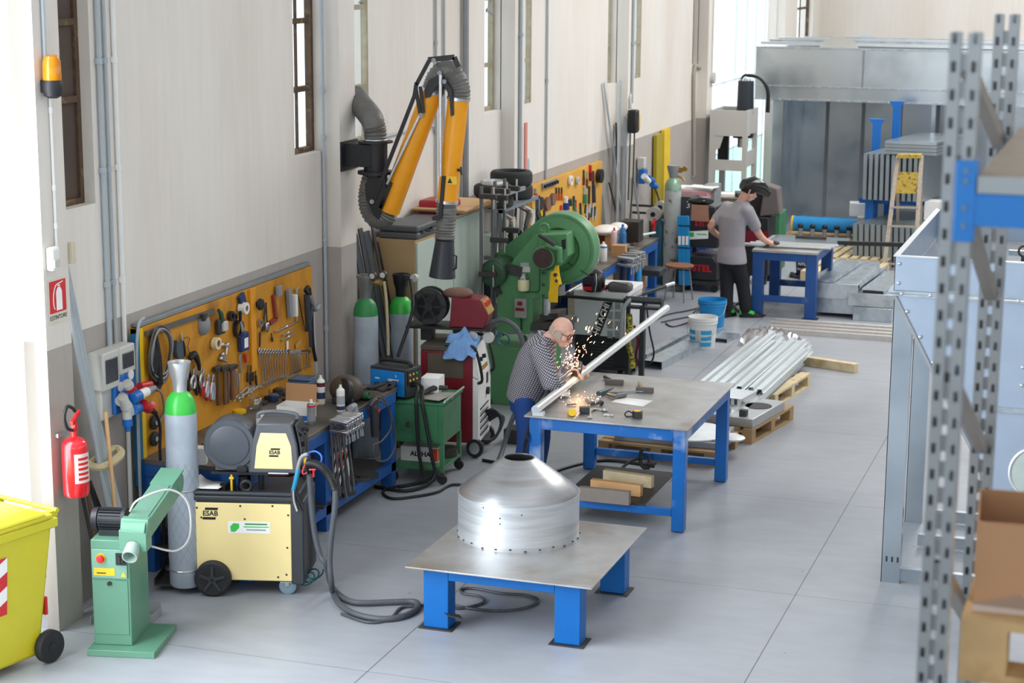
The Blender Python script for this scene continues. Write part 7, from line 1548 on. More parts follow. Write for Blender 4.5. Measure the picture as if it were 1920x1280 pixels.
# ---------------- black welder cart with red lettering
sc2 = thing('welding_cart', 'black welding cart with two black units and red lettering, left of the grey-shirt worker', 'welder', (-5.68, 24.85, 0), R(-4))
MB().b(-.26, .30, -.26, .5, .10, .15).b(-.33, -.12, -.42, -.26, .08, .10).b(-.26, -.2, .3, .36, .15, 1.15).b(.2, .26, .3, .36, .15, 1.0).build('frame', DSTEEL, sc2)
DKP = mat('welder_charcoal', '#2a2c30', .45)
lu_ = MB().ex([(-.16, -.25, .16), (.26, -.25, .16), (.26, -.25, .40), (.20, -.25, .48), (-.16, -.25, .48)], (0, .6, 0)).build('lower_unit', DKP, sc2, bev=.01)
uu = MB().ex([(-.16, -.22, .60), (.24, -.22, .60), (.27, -.22, .80), (.2, -.22, 1.16), (-.12, -.22, 1.16)], (0, .5, 0)).build('upper_unit', DKP, sc2, bev=.01)
for k in range(8): MB().b(.05, .2, -.226, -.22, .86 + .03 * k, .872 + .03 * k).build('vent', BLACK, uu, smooth=0)
st_ = MB().ex([(-.15, -.226, .70), (.12, -.226, .73), (.12, -.226, .84), (-.15, -.226, .81)], (0, .005, 0)).build('sticker', PAPER, uu, smooth=0); MB().b(-.14, -.08, -.2275, -.2265, .74, .80).b(-.04, .1, -.2275, -.2265, .775, .79).build('green_mark', CGRN, st_, smooth=0)
text('STEL', .12, face((.05, -.2515, .32), (0, -1, 0)), RED, lu_, bold=.004, sx=1.1); MB().ex([(-.14, -.2515, .37), (-.08, -.2515, .37), (-.11, -.2515, .29)], (0, .001, 0)).build('triangle_mark', GREYP, lu_, smooth=0); text('STEL', .09, face((.03, -.2215, .92), (0, -1, 0)), RED, uu, bold=.003, sx=1.1)
MB().ex([(-.13, -.235, .96), (.13, -.235, .96), (.11, -.235, 1.18), (-.12, -.235, 1.18)], (0, .01, 0)).build('leather_flap', mat('tan_leather', '#a67c66', .8), uu)
for (x, yy) in ((.22, -.2), (.22, .42)): MB().cyl((x, yy - .02, .05), (x, yy + .02, .05), .05, n=16).build('caster', RUBBER, sc2)
for yy in (-.1,): MB().lathe([(.05, -.03), (.17, -.03), (.18, 0), (.17, .03), (.05, .03)], c=(-.22, yy, .18), n=28, M=MX).build('wheel', RUBBER, sc2)
for i in range(3): p = Y(1274 + 7 * i, 405, 24.5); q = Y(1277 + 7 * i, 533, 24.5); q.z = .10; o = thing('rod_pack', 'tall light blue welding rod pack, %s from the left' % ORD[i], 'rod pack', ((p.x + q.x) / 2, 24.5, .10), 0, 'light blue rod packs'); MB().bar(q - o.location, p - o.location, .05, .05, (0, 1, 0)).build('pack', LBLUE, o); MB().bc((p + (q - p) * .35) - o.location + V((0, -.026, 0)), (.035, .004, .12)).build('white_label', PAPER, o)
for k in range(3): MB().b(-.08, .08, -.03, .03, .2 + .3 * k, .215 + .3 * k).build('black_strap', BLACK, [x for x in COL.objects if x.get('category') == 'rod pack'][1])
o = obox('printed_carton', Y(1284, 400, 25.1), .30, .3, .25, R(-6), 'dark grey printed carton with a large white figure above the black welding cart', 'box', mat('carton_dark', '#3f4148', .5), lid=True)
text('3', .13, face((.1, -.1515, .14), (0, -1, 0)), PAPER, o); MB().b(-.12, -.02, -.1525, -.1505, .06, .15).build('grey_print', MGREY, o, smooth=0)
o = thing('welding_mask', 'glossy black welding mask lying on the black welding cart', 'welding mask', (-5.72, 24.75, 1.165), R(20)); MB().ball((0, 0, .05), .12, 14, (1.5, .9, .5)).build('shell', mat('gloss_black', '#17181b'), o); MB().bc((.1, -.09, .06), (.1, .02, .05), rz=.3).build('visor', mat('visor_dark', '#2a2e33', .1), o)
for i, (a, b_, sx_, sy_, h, y_, m, l) in enumerate(((1298, 400, .42, .4, .66, 26.4, mat('deep_blue', '#1c3f9a', .5), 'deep blue crate behind the dark printed carton'), (1300, 345, .44, .42, .16, 26.4, mat('pink_cloth', '#d49aa0', .8), 'pink folded cloth on the deep blue crate'), (1328, 385, .2, .4, .8, 26.6, MGREY, 'grey metal locker right of the deep blue crate'))):
    c = Y(a, b_, y_); z0 = 0 if i != 1 else .98
    h = .98 if i == 0 else (h if i == 1 else 1.2)
    solo(('crate', 'pink_cloth', 'locker')[i], MB().b(c.x - sx_ / 2, c.x + sx_ / 2, y_, y_ + sy_, z0, z0 + h), m, l, ('crate', 'cloth', 'locker')[i], bev=.015)
o = thing('paper_pile', 'pile of white papers on the pink folded cloth', 'paper', tuple(V((Y(1300, 345, 26.4).x, 26.6, 1.14)))); MB().bc((0, 0, .02), (.5, .35, .03), rz=.1).bc((.1, -.05, .045), (.4, .3, .015), rz=-.2).build('sheets', PAPER, o)
# dark feeder, green cabinet behind the grey-shirt worker
o = thing('wire_feeder', 'black and maroon welding set behind the grey-shirt worker', 'welder', tuple(V((Y(1420, 430, 25.6).x, 25.6, 0))))
MB().b(-.2, .2, -.2, .3, .12, .95).build('body', BLACK, o, bev=.02); MB().b(-.2, .2, -.205, -.2, .6, .75).build('maroon_band', DRED, o); MB().lathe([(.02, -.06), (.22, -.06), (.22, .06), (.02, .06)], c=(.0, 0, 1.16), n=28, M=MX).build('spool', BLACK, o)
MB().ex([(.06, -.2, .95), (.34, -.2, 1.0), (.3, -.2, 1.35), (.12, -.2, 1.4)], (0, .3, 0)).build('grey_apron', mat('grey_leather', '#6a6060', .8), o, bev=.02)
for (x, yy) in ((-.15, -.12), (.15, -.12), (-.15, .2), (.15, .2)): MB().cyl((x - .02, yy, .06), (x + .02, yy, .06), .06, n=14).build('caster', RUBBER, o)
c = Y(1444, 470, 26.6); o = thing('green_cabinet', 'green machine cabinet between the grey-shirt worker and the metal booth', 'cabinet', (c.x, 26.8, 0)); MB().b(-.13, .13, -.2, .3, 0, .85).build('body', GREENC, o, bev=.01); MB().tube([(-.05, 0, .85), (-.05, 0, 1.1), (.05, 0, 1.05)], .03, 8).build('column', DSTEEL, o)
o = thing('bench_table', 'low cluttered grey table between the hydraulic press and the worker', 'table', (-5.9, 27.6, 0)); MB().b(-.5, .6, -.4, .4, .9, .95).build('top', mat('worn_brown_top', '#6d5d50', .6), o)
for sx in (-.42, .52):
    for sy in (-.35, .35): MB().b(sx - .03, sx + .03, sy - .03, sy + .03, 0, .9).build('leg', MGREY, o)
for i, (x, z, m) in enumerate(((-.3, .03, WHITE), (-.05, .02, PAPER), (.2, .035, mat('tool_teal', '#2f4d54')), (.4, .04, DSTEEL))): solo('table_clutter', MB().bc((-5.9 + x, 27.5, .95 + z), (.22, .3, z * 2), rz=.2 * i), m, ('white', 'paper white', 'dark teal', 'dark steel')[i] + ' flat packet on the low cluttered grey table', 'packet')
# ---------------- hydraulic press
hp = thing('hydraulic_press', 'tall light grey hydraulic press frame with a black motor on top', 'press', (-6.0, 29.55, 0))
HPG = mat('press_light_grey', '#c4c2bd', .5, 0, .03, 5)
def HP_(px, py, d=0): p = Y(px, py, 29.2 + d); return V((p.x + 6.0, p.y - 29.55, p.z))
x0, x1 = HP_(1331, 230).x, HP_(1401, 230).x; z0, z1 = HP_(1365, 255).z, HP_(1365, 207).z
MB().b(x0, x1, -.35, -.31, z0, z1).b(x0, x1, .46, .5, z0, z1).b(x1 - .04, x1, -.31, .46, z0, z1).b(x0, x0 + .04, -.31, .46, z0, z1).b(x0 + .04, x1 - .04, -.31, .46, z0 + .02, z0 + .06).build('top_beam', HPG, hp, smooth=0)
for (xa, xb) in ((x0, x0 + .09), (x1 - .07, x1)):
    for ya_ in (-.35, .41): MB().b(xa, xb, ya_, ya_ + .09, 0, z0).build('post', HPG, hp, smooth=0)
z2, z3 = HP_(1365, 320).z, HP_(1365, 300).z
MB().b(x0 + .09, x1 - .07, -.35, -.31, z2, z3).b(x1 - .06, x1 - .02, -.31, .41, z2 + .05, z3 + .12).b(x0 + .09, x1 - .07, -.31, .41, z2 + .02, z2 + .08).build('cross_member', HPG, hp, smooth=0)
MB().ex([(x0 + .09, -.34, z0), (x0 + .22, -.34, z0), (x0 + .16, -.34, z0 - .2), (x0 + .09, -.34, z0 - .24)], (0, .04, 0)).build('gusset', HPG, hp, smooth=0)
m0, m1 = HP_(1386, 207), HP_(1388, 155); MB().lathe([(.13, 0), (.135, .02), (.125, m1.z - z1 + .1)], c=(m0.x, .1, z1 - .1), n=28).build('motor', mat('motor_slate', '#2f343f', .5), hp)
for k in range(5): MB().torus((m0.x - .09 + .045 * k, .08, m1.z + .02), .018, .006, (0, 1, 0), 12, 6).build('ring_bolt', MGREY, hp)
MB().tube([(m0.x - .08, .1, m1.z), (m0.x - .02, .1, m1.z + .09), (m0.x + .2, .1, m1.z + .06), (m0.x + .36, .1, m1.z - .12), (m0.x + .38, .1, z1 - .05)], .018, 8, sm=5).tube([(m0.x + .0, .14, m1.z + .08), (m0.x + .2, .14, m1.z + .04), (m0.x + .33, .14, m1.z - .14), (m0.x + .34, .14, z1 - .05)], .018, 8, sm=5).build('oil_hose', BLACK, hp)
MB().cyl((m0.x, .0, z0 + .02), (m0.x, .0, z0 - .05), .16, n=24).build('ram_flange', BLACK, hp); MB().cyl((m0.x, 0, z0 - .05), (m0.x, 0, z0 - .2), .085, n=24).build('ram', CHROME, hp); MB().b(m0.x - .45, m0.x - .28, .2, .3, z3 - .1, z0 - .06).build('black_column', BLACK, hp)
solo('press_bench', MB().b(-6.6, -5.7, 30.15, 30.25, 0, 1.2), mat('mint_panel', '#c3e2d4', .5), 'pale mint panel standing behind the hydraulic press', 'panel') if 0 else None
# ---------------- far table, sheets, tubes
t3 = table('welding_table', 'far blue steel table where the grey-shirt worker welds', -4.66, -3.84, 23.08, 24.40, TT, (.135, .135), .03, (.005, .02), .10, STEEL, mat('far_table_blue', '#1d4f92', .45, .1, .1, 6, '#7d8b9c', .62, .75, 3), lower=(.20, .28))
solo('zinc_plate', MB().bc((-4.1, 24.0, .872), (.95, .62, .022)), GALVP, 'bright zinc plate on the back of the far blue table', 'plate')
for i in range(3): solo('long_tube', MB().tube([V((-4.80 + .05 * i, 23.30 + .11 * i, .885)), V((-3.72 + .03 * i, 23.36 + .11 * i, .885))], .024, 12), ALU, 'bright tube lying along the front of the far blue table, %s from the front' % ORD[i], 'tube', 'tubes on the far blue table')
solo('black_bar', MB().bar((-3.70, 23.75, .90), (-2.62, 23.9, .905), .05, .05), BLACK, 'long black bar sticking out right of the far blue table', 'bar') 
solo('dark_clamp', MB().bar((-4.3, 24.1, .90), (-3.9, 24.12, .90), .05, .03), DSTEEL, 'dark flat bar lying on the zinc plate of the far table', 'bar')
o = thing('navy_bucket', 'navy bucket with white lettering behind the far blue table', 'bucket', tuple(Z(1503, 522, 0) + V((0, .15, 0)))); MB().lathe([(.10, 0), (.12, .26), (.125, .27), (.125, .25)], n=28).build('bucket', mat('navy_plastic', '#20264f', .4), o); text('NYLI', .06, face((0, -.118, .2), (0, -1, .05)), PAPER, o)
text('forplast', .045, face((0, -.113, .13), (0, -1, .05)), PAPER, o)
solo('steel_chain', MB().tube([o.location + V((.17 * math.cos(t), .14 * math.sin(t) - .05, .03 + .02 * math.sin(7 * t))) for t in [k * .25 for k in range(26)]], .025, 6), DSTEEL, 'heap of dark chain round the navy bucket', 'chain')
# zinc box stack
for i, (xa, xb, ya, yb_, za, zb2) in enumerate(((-3.95, -3.28, 23.42, 25.3, .05, .24), (-3.40, -2.92, 23.30, 25.2, .0, .17), (-3.94, -3.36, 23.36, 25.3, .245, .44), (-3.48, -2.90, 23.34, 25.2, .175, .34))):
    solo('zinc_box_section', MB().b(xa, xb, ya, yb_, za, zb2), GALV, 'large zinc box section in the stack right of the far table, %s' % ('lower left', 'lower right', 'upper left', 'upper right')[i], 'box section', 'zinc box sections', bev=.004)
for i, (xa, z0_) in enumerate(((-3.75, .445), (-3.42, .40), (-3.12, .345))):
    o = thing('zinc_profile_tray', 'open zinc tray profile on the stack right of the far table, %s from the left' % ORD[i], 'profile', (xa, 24.2, z0_), R(-4), 'tray profiles on the zinc stack'); MB().b(-.14, .14, -.8, .8, 0, .006).b(-.14, -.134, -.8, .8, 0, .05).b(.134, .14, -.8, .8, 0, .05).build('tray', GALV, o, smooth=0)
    MB().b(-.13, .13, -.806, -.8, 0, .03).build('black_end', BLACK if i else GALV, o, smooth=0)
for i in range(7): solo('aluminium_section', MB().b(-4.28 + .03 * (i % 3), -2.2, 22.12 + .1 * i, 22.21 + .1 * i, 0 if i else .0, .06 + .02 * (i % 2)), mat('scuffed_aluminium', '#c9c4c0', .4, .5, .1, 20), 'scuffed aluminium section in the flat bundle on the floor, %s from the front' % ORD[i], 'section', 'aluminium sections on the floor', smooth=0)
# ---------------- pallets, manifold, ladder, panel stacks
pallet('pale pallet lying in front of the metal booth, nearer one', (-4.0, 26.5, 0), 1.2, 1.0, R(86), WOODP, slats=7); pallet('pale pallet lying in front of the metal booth, further one', (-3.98, 27.9, 0), 1.2, 1.0, R(86), WOODP, slats=7)
pallet('pallet carrying the blue pipe manifold', (-4.75, 29.5, 0), 1.3, .8, 0, WOOD)
mf = thing('pipe_manifold', 'blue pipe manifold with five black valves on the pallet', 'manifold', (-4.72, 29.35, .144)); MB().cyl((-.55, 0, .18), (.45, 0, .18), .12, n=28).build('pipe', LBLUE, mf)
for k in range(5): v_ = MB().cyl((-.42 + .19 * k, -.14, .14), (-.42 + .19 * k, -.14, -.0), .035, n=12).build('valve_body', MGREY, mf); MB().ball((-.42 + .19 * k, -.14, .16), .045, 8).build('valve_knob', BLACK, v_)
MB().b(.45, .55, -.12, .12, .0, .34).build('white_end', GREYP, mf); MB().cyl((-.58, 0, .18), (-.55, 0, .18), .125, n=24).build('yellow_end', YEL, mf)
obox('white_carton', V((-4.25, 29.62, .47)), .38, .3, .2, R(10), 'white carton tilted on the blue pipe manifold', 'box', WHITE, lid=True)
ZPN = mat('panel_zinc', '#9aa4ab', .4, .65, .06, 6)
sb_y = 28.05
for i, (px, zt_, yy) in enumerate(((1630, 1.15, 28.3), (1665, 1.15, 29.2), (1637, 2.05, 28.9), (1673, 2.25, 29.9))):
    c = Y(px, 400, yy); o = thing('panel_stand', 'blue stacking post among the zinc panels, %s' % ('low front one', 'low rear one', 'tall left one', 'tall right one')[i], 'stand', (c.x, yy, 0)); MB().b(-.06, .06, -.06, .06, 0, zt_ - .08).build('post', BLUEP, o); MB().ex([(-.06, -.06, zt_ - .08), (.06, -.06, zt_ - .08), (.12, -.06, zt_), (-.12, -.06, zt_)], (0, .12, 0)).build('head', BLUEP, o)
xA = Y(1619, 330, sb_y).x
for i in range(11):
    x = xA + .082 * i; solo('zinc_tray_panel', MB().ex([(x, sb_y, .92), (x + .05, sb_y, .92), (x + .04, sb_y, 1.60), (x - .01, sb_y, 1.60)], (.25, 1.4, 0)), ZPN, 'upright zinc panel in the upper row behind the step ladder, %s from the left' % ORD[i], 'panel', 'upright zinc panels, upper row', smooth=0)
    x = xA + .0 + .085 * i; solo('zinc_tray_panel', MB().ex([(x - .03, sb_y - .5, .0), (x + .03, sb_y - .5, .0), (x + .01, sb_y - .5, .62), (x - .05, sb_y - .5, .62)], (.45, 1.7, 0)), ZPN, 'leaning zinc panel in the lower row behind the step ladder, %s from the left' % ORD[i], 'panel', 'leaning zinc panels, lower row', smooth=0)
solo('panel_bearer', MB().bar((xA - .1, sb_y + .4, .86), (xA + 1.2, sb_y + .4, .86), .1, .08), BLUEP, 'blue bearer carrying the upper row of zinc panels', 'beam')
for i in range(4): solo('flat_zinc_tray', MB().ex([(xA + .30, sb_y - .05, 1.615 + .05 * i), (xA + 1.05, sb_y - .05, 1.615 + .05 * i), (xA + 1.45, sb_y + 1.5, 1.615 + .05 * i), (xA + .6, sb_y + 1.5, 1.615 + .05 * i)], (0, 0, .044)), GALVP if i == 3 else ZPN, 'flat zinc panel lying on the upper row, %s from the bottom' % ORD[i], 'panel', 'flat zinc panels on top', smooth=0)
ldy = 27.05; lad = thing('step_ladder', 'worn aluminium step ladder with yellow treads in front of the zinc panels', 'ladder', tuple(V((Y(1690, 470, ldy).x, ldy, 0))))
def LD(px, py, d=0): return Y(px, py, ldy + d)
f0_, f1_ = LD(1658, 480), LD(1716, 480); tA, tB = LD(1684, 292, .45), LD(1728, 292, .45); f0_.z = f1_.z = .0
WA = mat('worn_aluminium', '#b5a99b', .5, .4, .2, 30)
for a, b_ in ((f0_, tA), (f1_, tB)): MB().bar(a, b_, .03, .06, (1, 0, 0)).bar(b_, V((b_.x, b_.y + .5, 0)), .025, .04, (1, 0, 0)).build('rail', WA, lad, world=True)
for k, t in enumerate((.08, .24, .40, .56)): MB().bar(f0_ + (tA - f0_) * t, f1_ + (tB - f1_) * t, .06, .022).build('rung', WA, lad, world=True)
a, b_ = f0_ + (tA - f0_) * .68, f1_ + (tB - f1_) * .68; MB().ex([a, b_, f1_ + (tB - f1_) * .86, f0_ + (tA - f0_) * .86], (0, .02, 0)).build('yellow_panel', mat('scuffed_yellow', '#b3983a', .6, 0, .2, 30, '#5d4a2a', .55, .65, 20), lad, world=True); MB().bar(tA, tB, .22, .05).build('top_tread', mat('scuffed_yellow', '#b3983a'), lad, world=True)
obox('white_carton', V((Y(1750, 425, 28.4).x, 28.4, .63)), .26, .3, .28, 0, 'white carton standing on the leaning panels right of the step ladder', 'box', WHITE, lid=True)
# ---------------- zinc booth
bo_ = thing('sheet_metal_booth', 'huge open booth of bright zinc sheet at the far end', 'booth', (-4.4, 31.7, 0))
def BO(px, py, d=0): p = Y(px, py, 30.7 + d); return V((p.x + 4.4, p.y - 31.7, p.z))
bx0, bx1 = BO(1417, 140).x, 0; bx1 = bx0 + 5.25; bz0, bz1 = BO(1440, 185).z, BO(1417, 90).z
MIRZ = mat('booth_zinc', '#d0d8dd', .26, .88, .05, 3, '#a5b0b8', .45, .7, 1.5)
for i in range(3): MB().b(bx0 + i * 1.75 * 1.0, bx0 + (i + 1) * 1.75 - .012, -1.0, -.985, bz0 + .22, bz1).build('fascia_sheet', MIRZ, bo_, smooth=0); MB().b(bx0 + (i + 1) * 1.75 - .02, bx0 + (i + 1) * 1.75 + .01, -1.012, -.985, bz0 + .2, bz1).build('fascia_seam', MGREY, bo_, smooth=0)
MB().b(bx0, bx1, -1.0, -.985, bz0, bz0 + .215).build('lintel', MIRZ, bo_, smooth=0); MB().b(bx0, bx1, -1.03, -.985, bz0 + .205, bz0 + .225).b(bx0, bx1, -1.03, -.985, bz0 - .015, bz0 + .01).b(bx0, bx1, -1.02, .98, bz1, bz1 + .03).build('flange', GALV, bo_, smooth=0)
pxa, pxb = BO(1446, 300).x, BO(1465, 300).x; MB().b(pxa, pxb, -1.0, -.9, 0, bz0).build('post', GALVP, bo_, smooth=0)
pxc = BO(1742, 300).x; MB().b(pxc, pxc + .06, -1.0, -.9, 0, bz0).build('post', GALVP, bo_, smooth=0); MB().b(bx1 - .36, bx1 - .2, -1.0, -.9, 0, bz0).build('post', GALVP, bo_, smooth=0)
bk = BO(1484, 185, 2.0); 
MB().b(pxb - .01, pxb, -.9, .98, 0, bz1).build('side_sheet', MIRZ, bo_, smooth=0); MB().b(bx1 - .24, bx1 - .23, -.9, .98, 0, bz1).build('side_sheet', MIRZ, bo_, smooth=0)
xs_ = [pxb] + [BO(a, 220, 2.0).x for a in (1553, 1620, 1690, 1760, 1830)] + [bx1 - .22]
for i in range(len(xs_) - 1): MB().b(xs_[i], xs_[i + 1] - .01, .97, .985, 0, bz1).build('back_sheet', MIRZ, bo_, smooth=0); MB().b(xs_[i + 1] - .035, xs_[i + 1] + .02, .945, .975, 0, bz0 + .1).build('back_seam', MGREY, bo_, smooth=0)
MB().b(pxb - .2, bx1, -.98, .985, bz1 - .02, bz1 - .005).build('roof_sheet', GALV, bo_, smooth=0)
rv = MB()
for k in range(32): rv.ball((bx0 + .1 + k * .16, -1.034, bz0 + .0), .012, 6); rv.ball((bx0 + .1 + k * .16, -1.034, bz0 + .215), .01, 6)
ro = rv.build('rivet_row', ALU, bo_); ro['kind'] = 'stuff'
for i, (px, w_) in enumerate(((1572, .62), (1625, .58))):
    c = BO(px, 90, .0 if i == 0 else .9); o = solo('half_round_plate', MB().ex([(c.x - 4.4 + (w_ / 2) * math.cos(a), 30.75 + .9 * i, bz1 + .03 + .17 * math.sin(a)) for a in [math.pi * k / 16 for k in range(17)]], (0, .012, 0)), GREYP if i == 0 else mat('pale_blue_plate', '#bcd0dc', .4, .3), ('grey half-round plate standing on the front of the booth roof', 'pale blue half-round plate standing further back on the booth roof')[i], 'plate')
for i in range(8):
    zb3 = bz1 + .03 + .03 * (i % 3); solo('roof_profile', MB().bar((-6.2 + .12 * i, 30.9 + .14 * i, zb3 + .05), (-1.9 + .02 * i, 30.95 + .14 * i, zb3 + .05), .08, .05), GALV if i % 2 else ALU, 'long zinc profile lying on the booth roof, %s from the front' % ORD[i], 'profile', 'profiles on the booth roof', smooth=0)
# ================================================================= hopper and rack on the right
hx0, hx1, hy0, hy1 = -1.66, 1.3, 13.3, 15.97
hp_ = thing('hopper', 'large bluish sheet metal hopper on zinc legs at the right', 'hopper', ((hx0 + hx1) / 2, (hy0 + hy1) / 2, 0))
def hb(name, m, *bs, **k):
    q = MB()
    for b_ in bs: q.b(*b_)
    return q.build(name, m, hp_, world=True, smooth=0, **k)
for nm, b_ in (('front', (hx0, hx1, hy0, hy0 + .004, 2.17, 2.41)), ('left', (hx0, hx0 + .004, hy0, hy1, 2.17, 2.41)), ('back', (hx0, hx1, hy1 - .004, hy1, 2.17, 2.41)), ('right', (hx1 - .004, hx1, hy0, hy1, 2.17, 2.41))): hb('trough_sheet', HOPG, b_)
hb('top_lip', mat('zinc_edge', '#dfe5ea', .3, .7), (hx0 - .012, hx1, hy0 - .012, hy0 + .03, 2.41, 2.418), (hx0 - .012, hx0 + .03, hy0 + .03, hy1, 2.41, 2.418), (hx0, hx1, hy1 - .03, hy1 + .01, 2.41, 2.418))
hb('flange', GALV, (hx0 - .035, hx1, hy0 - .035, hy0 + .0, 2.135, 2.147), (hx0 - .035, hx1, hy0 - .028, hy0, 2.155, 2.168), (hx0 - .035, hx0, hy0, hy1, 2.14, 2.165))
rv = MB()
for k in range(14): rv.ball((hx0 + .06 + .2 * k, hy0 - .04, 2.152), .012, 6)
for z in (2.22, 2.36): rv.ball((hx0 + .03, hy0 - .002, z), .014, 6)
fp = [(hx0, 2.135), (hx1, 2.135), (hx1, .62), (-.95, .62), (-.95, .98), (-1.02, 1.0)]
MB().ex([V((x, hy0 - .006, z)) for x, z in fp], (0, .005, 0)).build('front_panel', HOPG, hp_, world=True, smooth=0)
MB().add([(hx0, hy0, 2.135), (hx0, hy1, 2.135), (-1.02, hy1 - .2, 1.0), (-1.02, hy0, 1.0)], [(0, 1, 2, 3)]).build('sloped_side', HOPG, hp_, world=True, smooth=0)
MB().add([(-1.02, hy0, 1.0), (-1.02, hy1 - .2, 1.0), (-.95, hy1 - .3, .62), (-.95, hy0, .62)], [(0, 1, 2, 3)]).build('lower_side', HOPG, hp_, world=True, smooth=0)
MB().bar((hx0 + .01, hy0 - .012, 2.13), (-1.03, hy0 - .012, 1.0), .012, .022).build('folded_edge', MGREY, hp_, world=True, smooth=0)
for k in range(6): t = .08 + .16 * k; rv.ball((hx0 + .05 + .62 * t, hy0 - .01, 2.11 - 1.1 * t), .016, 6)
for z in (1.68, 1.55): rv.ball((-.745, hy0 - .008, z), .014, 6)
ro = rv.build('bolt_head', ALU, hp_, world=True); ro['kind'] = 'stuff'
hb('seam_rail', GALV, (-1.2, hx1, hy0 - .03, hy0 - .006, 1.35, 1.385))
MB().torus((-.60, hy0 - .008, .92), .19, .012, (0, 1, 0), 40, 8).build('port_ring', ALU, hp_, world=True); MB().cyl((-.60, hy0 - .009, .92), (-.60, hy0 - .007, .92), .185, n=40).build('port_cover', mat('port_pale', '#b9c4bf', .4, .4), hp_, world=True)
def chan(x, y, lab=None): return hb('leg', GALVP, (x, x + .135, y, y + .005, 0, 2.13), (x, x + .005, y, y + .07, 0, 2.13), (x + .13, x + .135, y + .005, y + .09, 0, 2.13))
l1 = chan(hx0 + .005, hy0 + .0); chan(-1.68, 14.86); chan(1.1, hy0); chan(1.1, 14.86)
for k in range(3): MB().b(-1.625 + .04 * k, -1.613 + .04 * k, hy0 - .003, hy0 + .001, .16, .20).build('slot', BLACK, l1, world=True, smooth=0)
for (y, z) in ((hy0 + .02, .02), (14.2, .02), (14.9, .02)): hb('base_rail', GALVP, (-1.52 if y < 14 else -1.5, 1.1, y, y + .06, z, z + .09))
hb('inner_strut', GALV, (-1.0, -.2, 15.0, 15.05, 2.2, 2.24)); MB().torus((-.86, 14.6, 2.30), .04, .01, (0, 1, 0), 16, 6).cyl((-.86, 14.6, 2.17), (-.86, 14.6, 2.26), .02, n=10).build('lifting_eye', DSTEEL, hp_, world=True)
# ---- pallet rack close to the camera
UP = mat('rack_upright', '#959ca1', .42, .5, .05, 8); RBL = mat('rack_blue', '#0878cc', .4, 0, .03, 6)
rk = thing('pallet_rack', 'grey perforated pallet rack with a blue beam close to the camera at the right', 'rack', (.3, 4.45, 0))
def upright(x, y, top):
    z0 = 2.2; n = int((top - z0) / .0572); q = MB(); w_ = .031
    for xa in (-w_, .009):
        for a, b_ in ((xa, xa + .006), (xa + .016, xa + .022)): q.b(x + a, x + b_, y, y + .003, z0, top)
        for k in range(n): z = top - .0572 * (k + 1); q.b(x + xa + .006, x + xa + .016, y, y + .003, z - .0, z + .035)
    for a in (-.009, .006): q.b(x + a, x + a + .003, y, y + .016, z0, top)
    for k in range(n): z = top - .0572 * (k + 1) - .02; q.b(x - .006, x + .006, y + .013, y + .016, z, z + .036)
    q.b(x - w_, x - w_ + .003, y + .003, y + .055, z0, top)
    for a, b_ in ((.003, .02), (.036, .055)): q.b(x + w_ - .003, x + w_, y + a, y + b_, z0, top)
    for k in range(n): z = top - .0572 * (k + 1); q.b(x + w_ - .003, x + w_, y + .02, y + .036, z, z + .032)
    q.b(x - w_, x - w_ + .02, y + .052, y + .055, z0, top).b(x + w_ - .02, x + w_, y + .052, y + .055, z0, top)
    q.b(x - w_, x + w_, y, y + .055, 0, z0)
    return q.build('upright', UP, rk, world=True, smooth=0)
ux, uy = -.373, 3.938; vx, vy = -.376, 5.044
upright(ux, uy, 4.345); upright(vx, vy, 4.35)
for a, b_ in ((4.28, 4.02), (4.02, 3.62), (3.62, 3.2), (3.2, 2.7)): MB().bar((ux + .0, uy + .05, a if a != 3.62 else 3.62), (vx, vy, b_), .03, .03).build('brace', mat('brace_grey', '#7b7670', .5, .4), rk, world=True)
cz0, cz1 = Y(1808, 452, uy).z, Y(1808, 300, uy).z; bz0_, bz1_ = Y(1850, 424, uy).z, Y(1850, 362, uy).z
cx0, cx1 = Y(1789, 400, uy).x, Y(1828, 400, uy).x
bm_ = MB().b(cx1 - .004, 2.4, uy - .012, uy + .04, bz0_, bz1_).build('beam', RBL, rk, world=True, bev=.003)
ck = MB().b(cx0, cx1, uy - .014, uy - .004, cz0, cz1).b(cx1 - .006, cx1, uy - .01, uy + .05, cz0, cz1).build('connector', RBL, rk, world=True, bev=.002)
for t in (.2, .42, .75, .88): MB().bc(((cx0 + cx1) / 2, uy - .0155, cz0 + (cz1 - cz0) * t), (.009, .004, .012)).build('hook', mat('hook_blue_grey', '#5d7f9c', .4, .3), ck, world=True)
MB().b(cx1 + .01, 2.4, vy - .03, vy + .02, bz0_, bz1_).build('beam', RBL, rk, world=True)
bz2 = Y(1860, 330, uy).z
sb3 = MB().b(cx1 + .004, 2.4, uy - .01, vy + .03, bz1_, bz2).build('shelf_board', mat('chipboard', '#8d8072', .8, 0, .08, 20), rk, world=True); MB().b(cx1 + .003, 2.4, uy - .014, uy - .008, bz1_ + .001, bz2).build('shelf_edge', UP, sb3, world=True, smooth=0)
pzt = Y(1830, 1160, 4.0).z; pz0 = pzt - .144
for y in (uy + .75, vy - .08): MB().b(cx1 - .004, 2.4, y, y + .05, pz0 - .06, pz0).build('beam', UP, rk, world=True)
plx = Y(1800, 1200, 4.0).x
pallet('wooden pallet with the open carton on the rack shelf at the lower right', (plx + .6, 4.4, pz0), 1.2, .8, 0, WOOD)
CB2 = mat('carton_tan', '#b58b67', .8, 0, .04, 5)
c1z = Y(1828, 975, 4.05).z
bx = obox('open_carton', (-.312 + .20, 4.19, pzt), .40, .27, c1z - pzt, R(4), 'tall open brown carton on the pallet in the rack', 'box', CB2, t=.005)
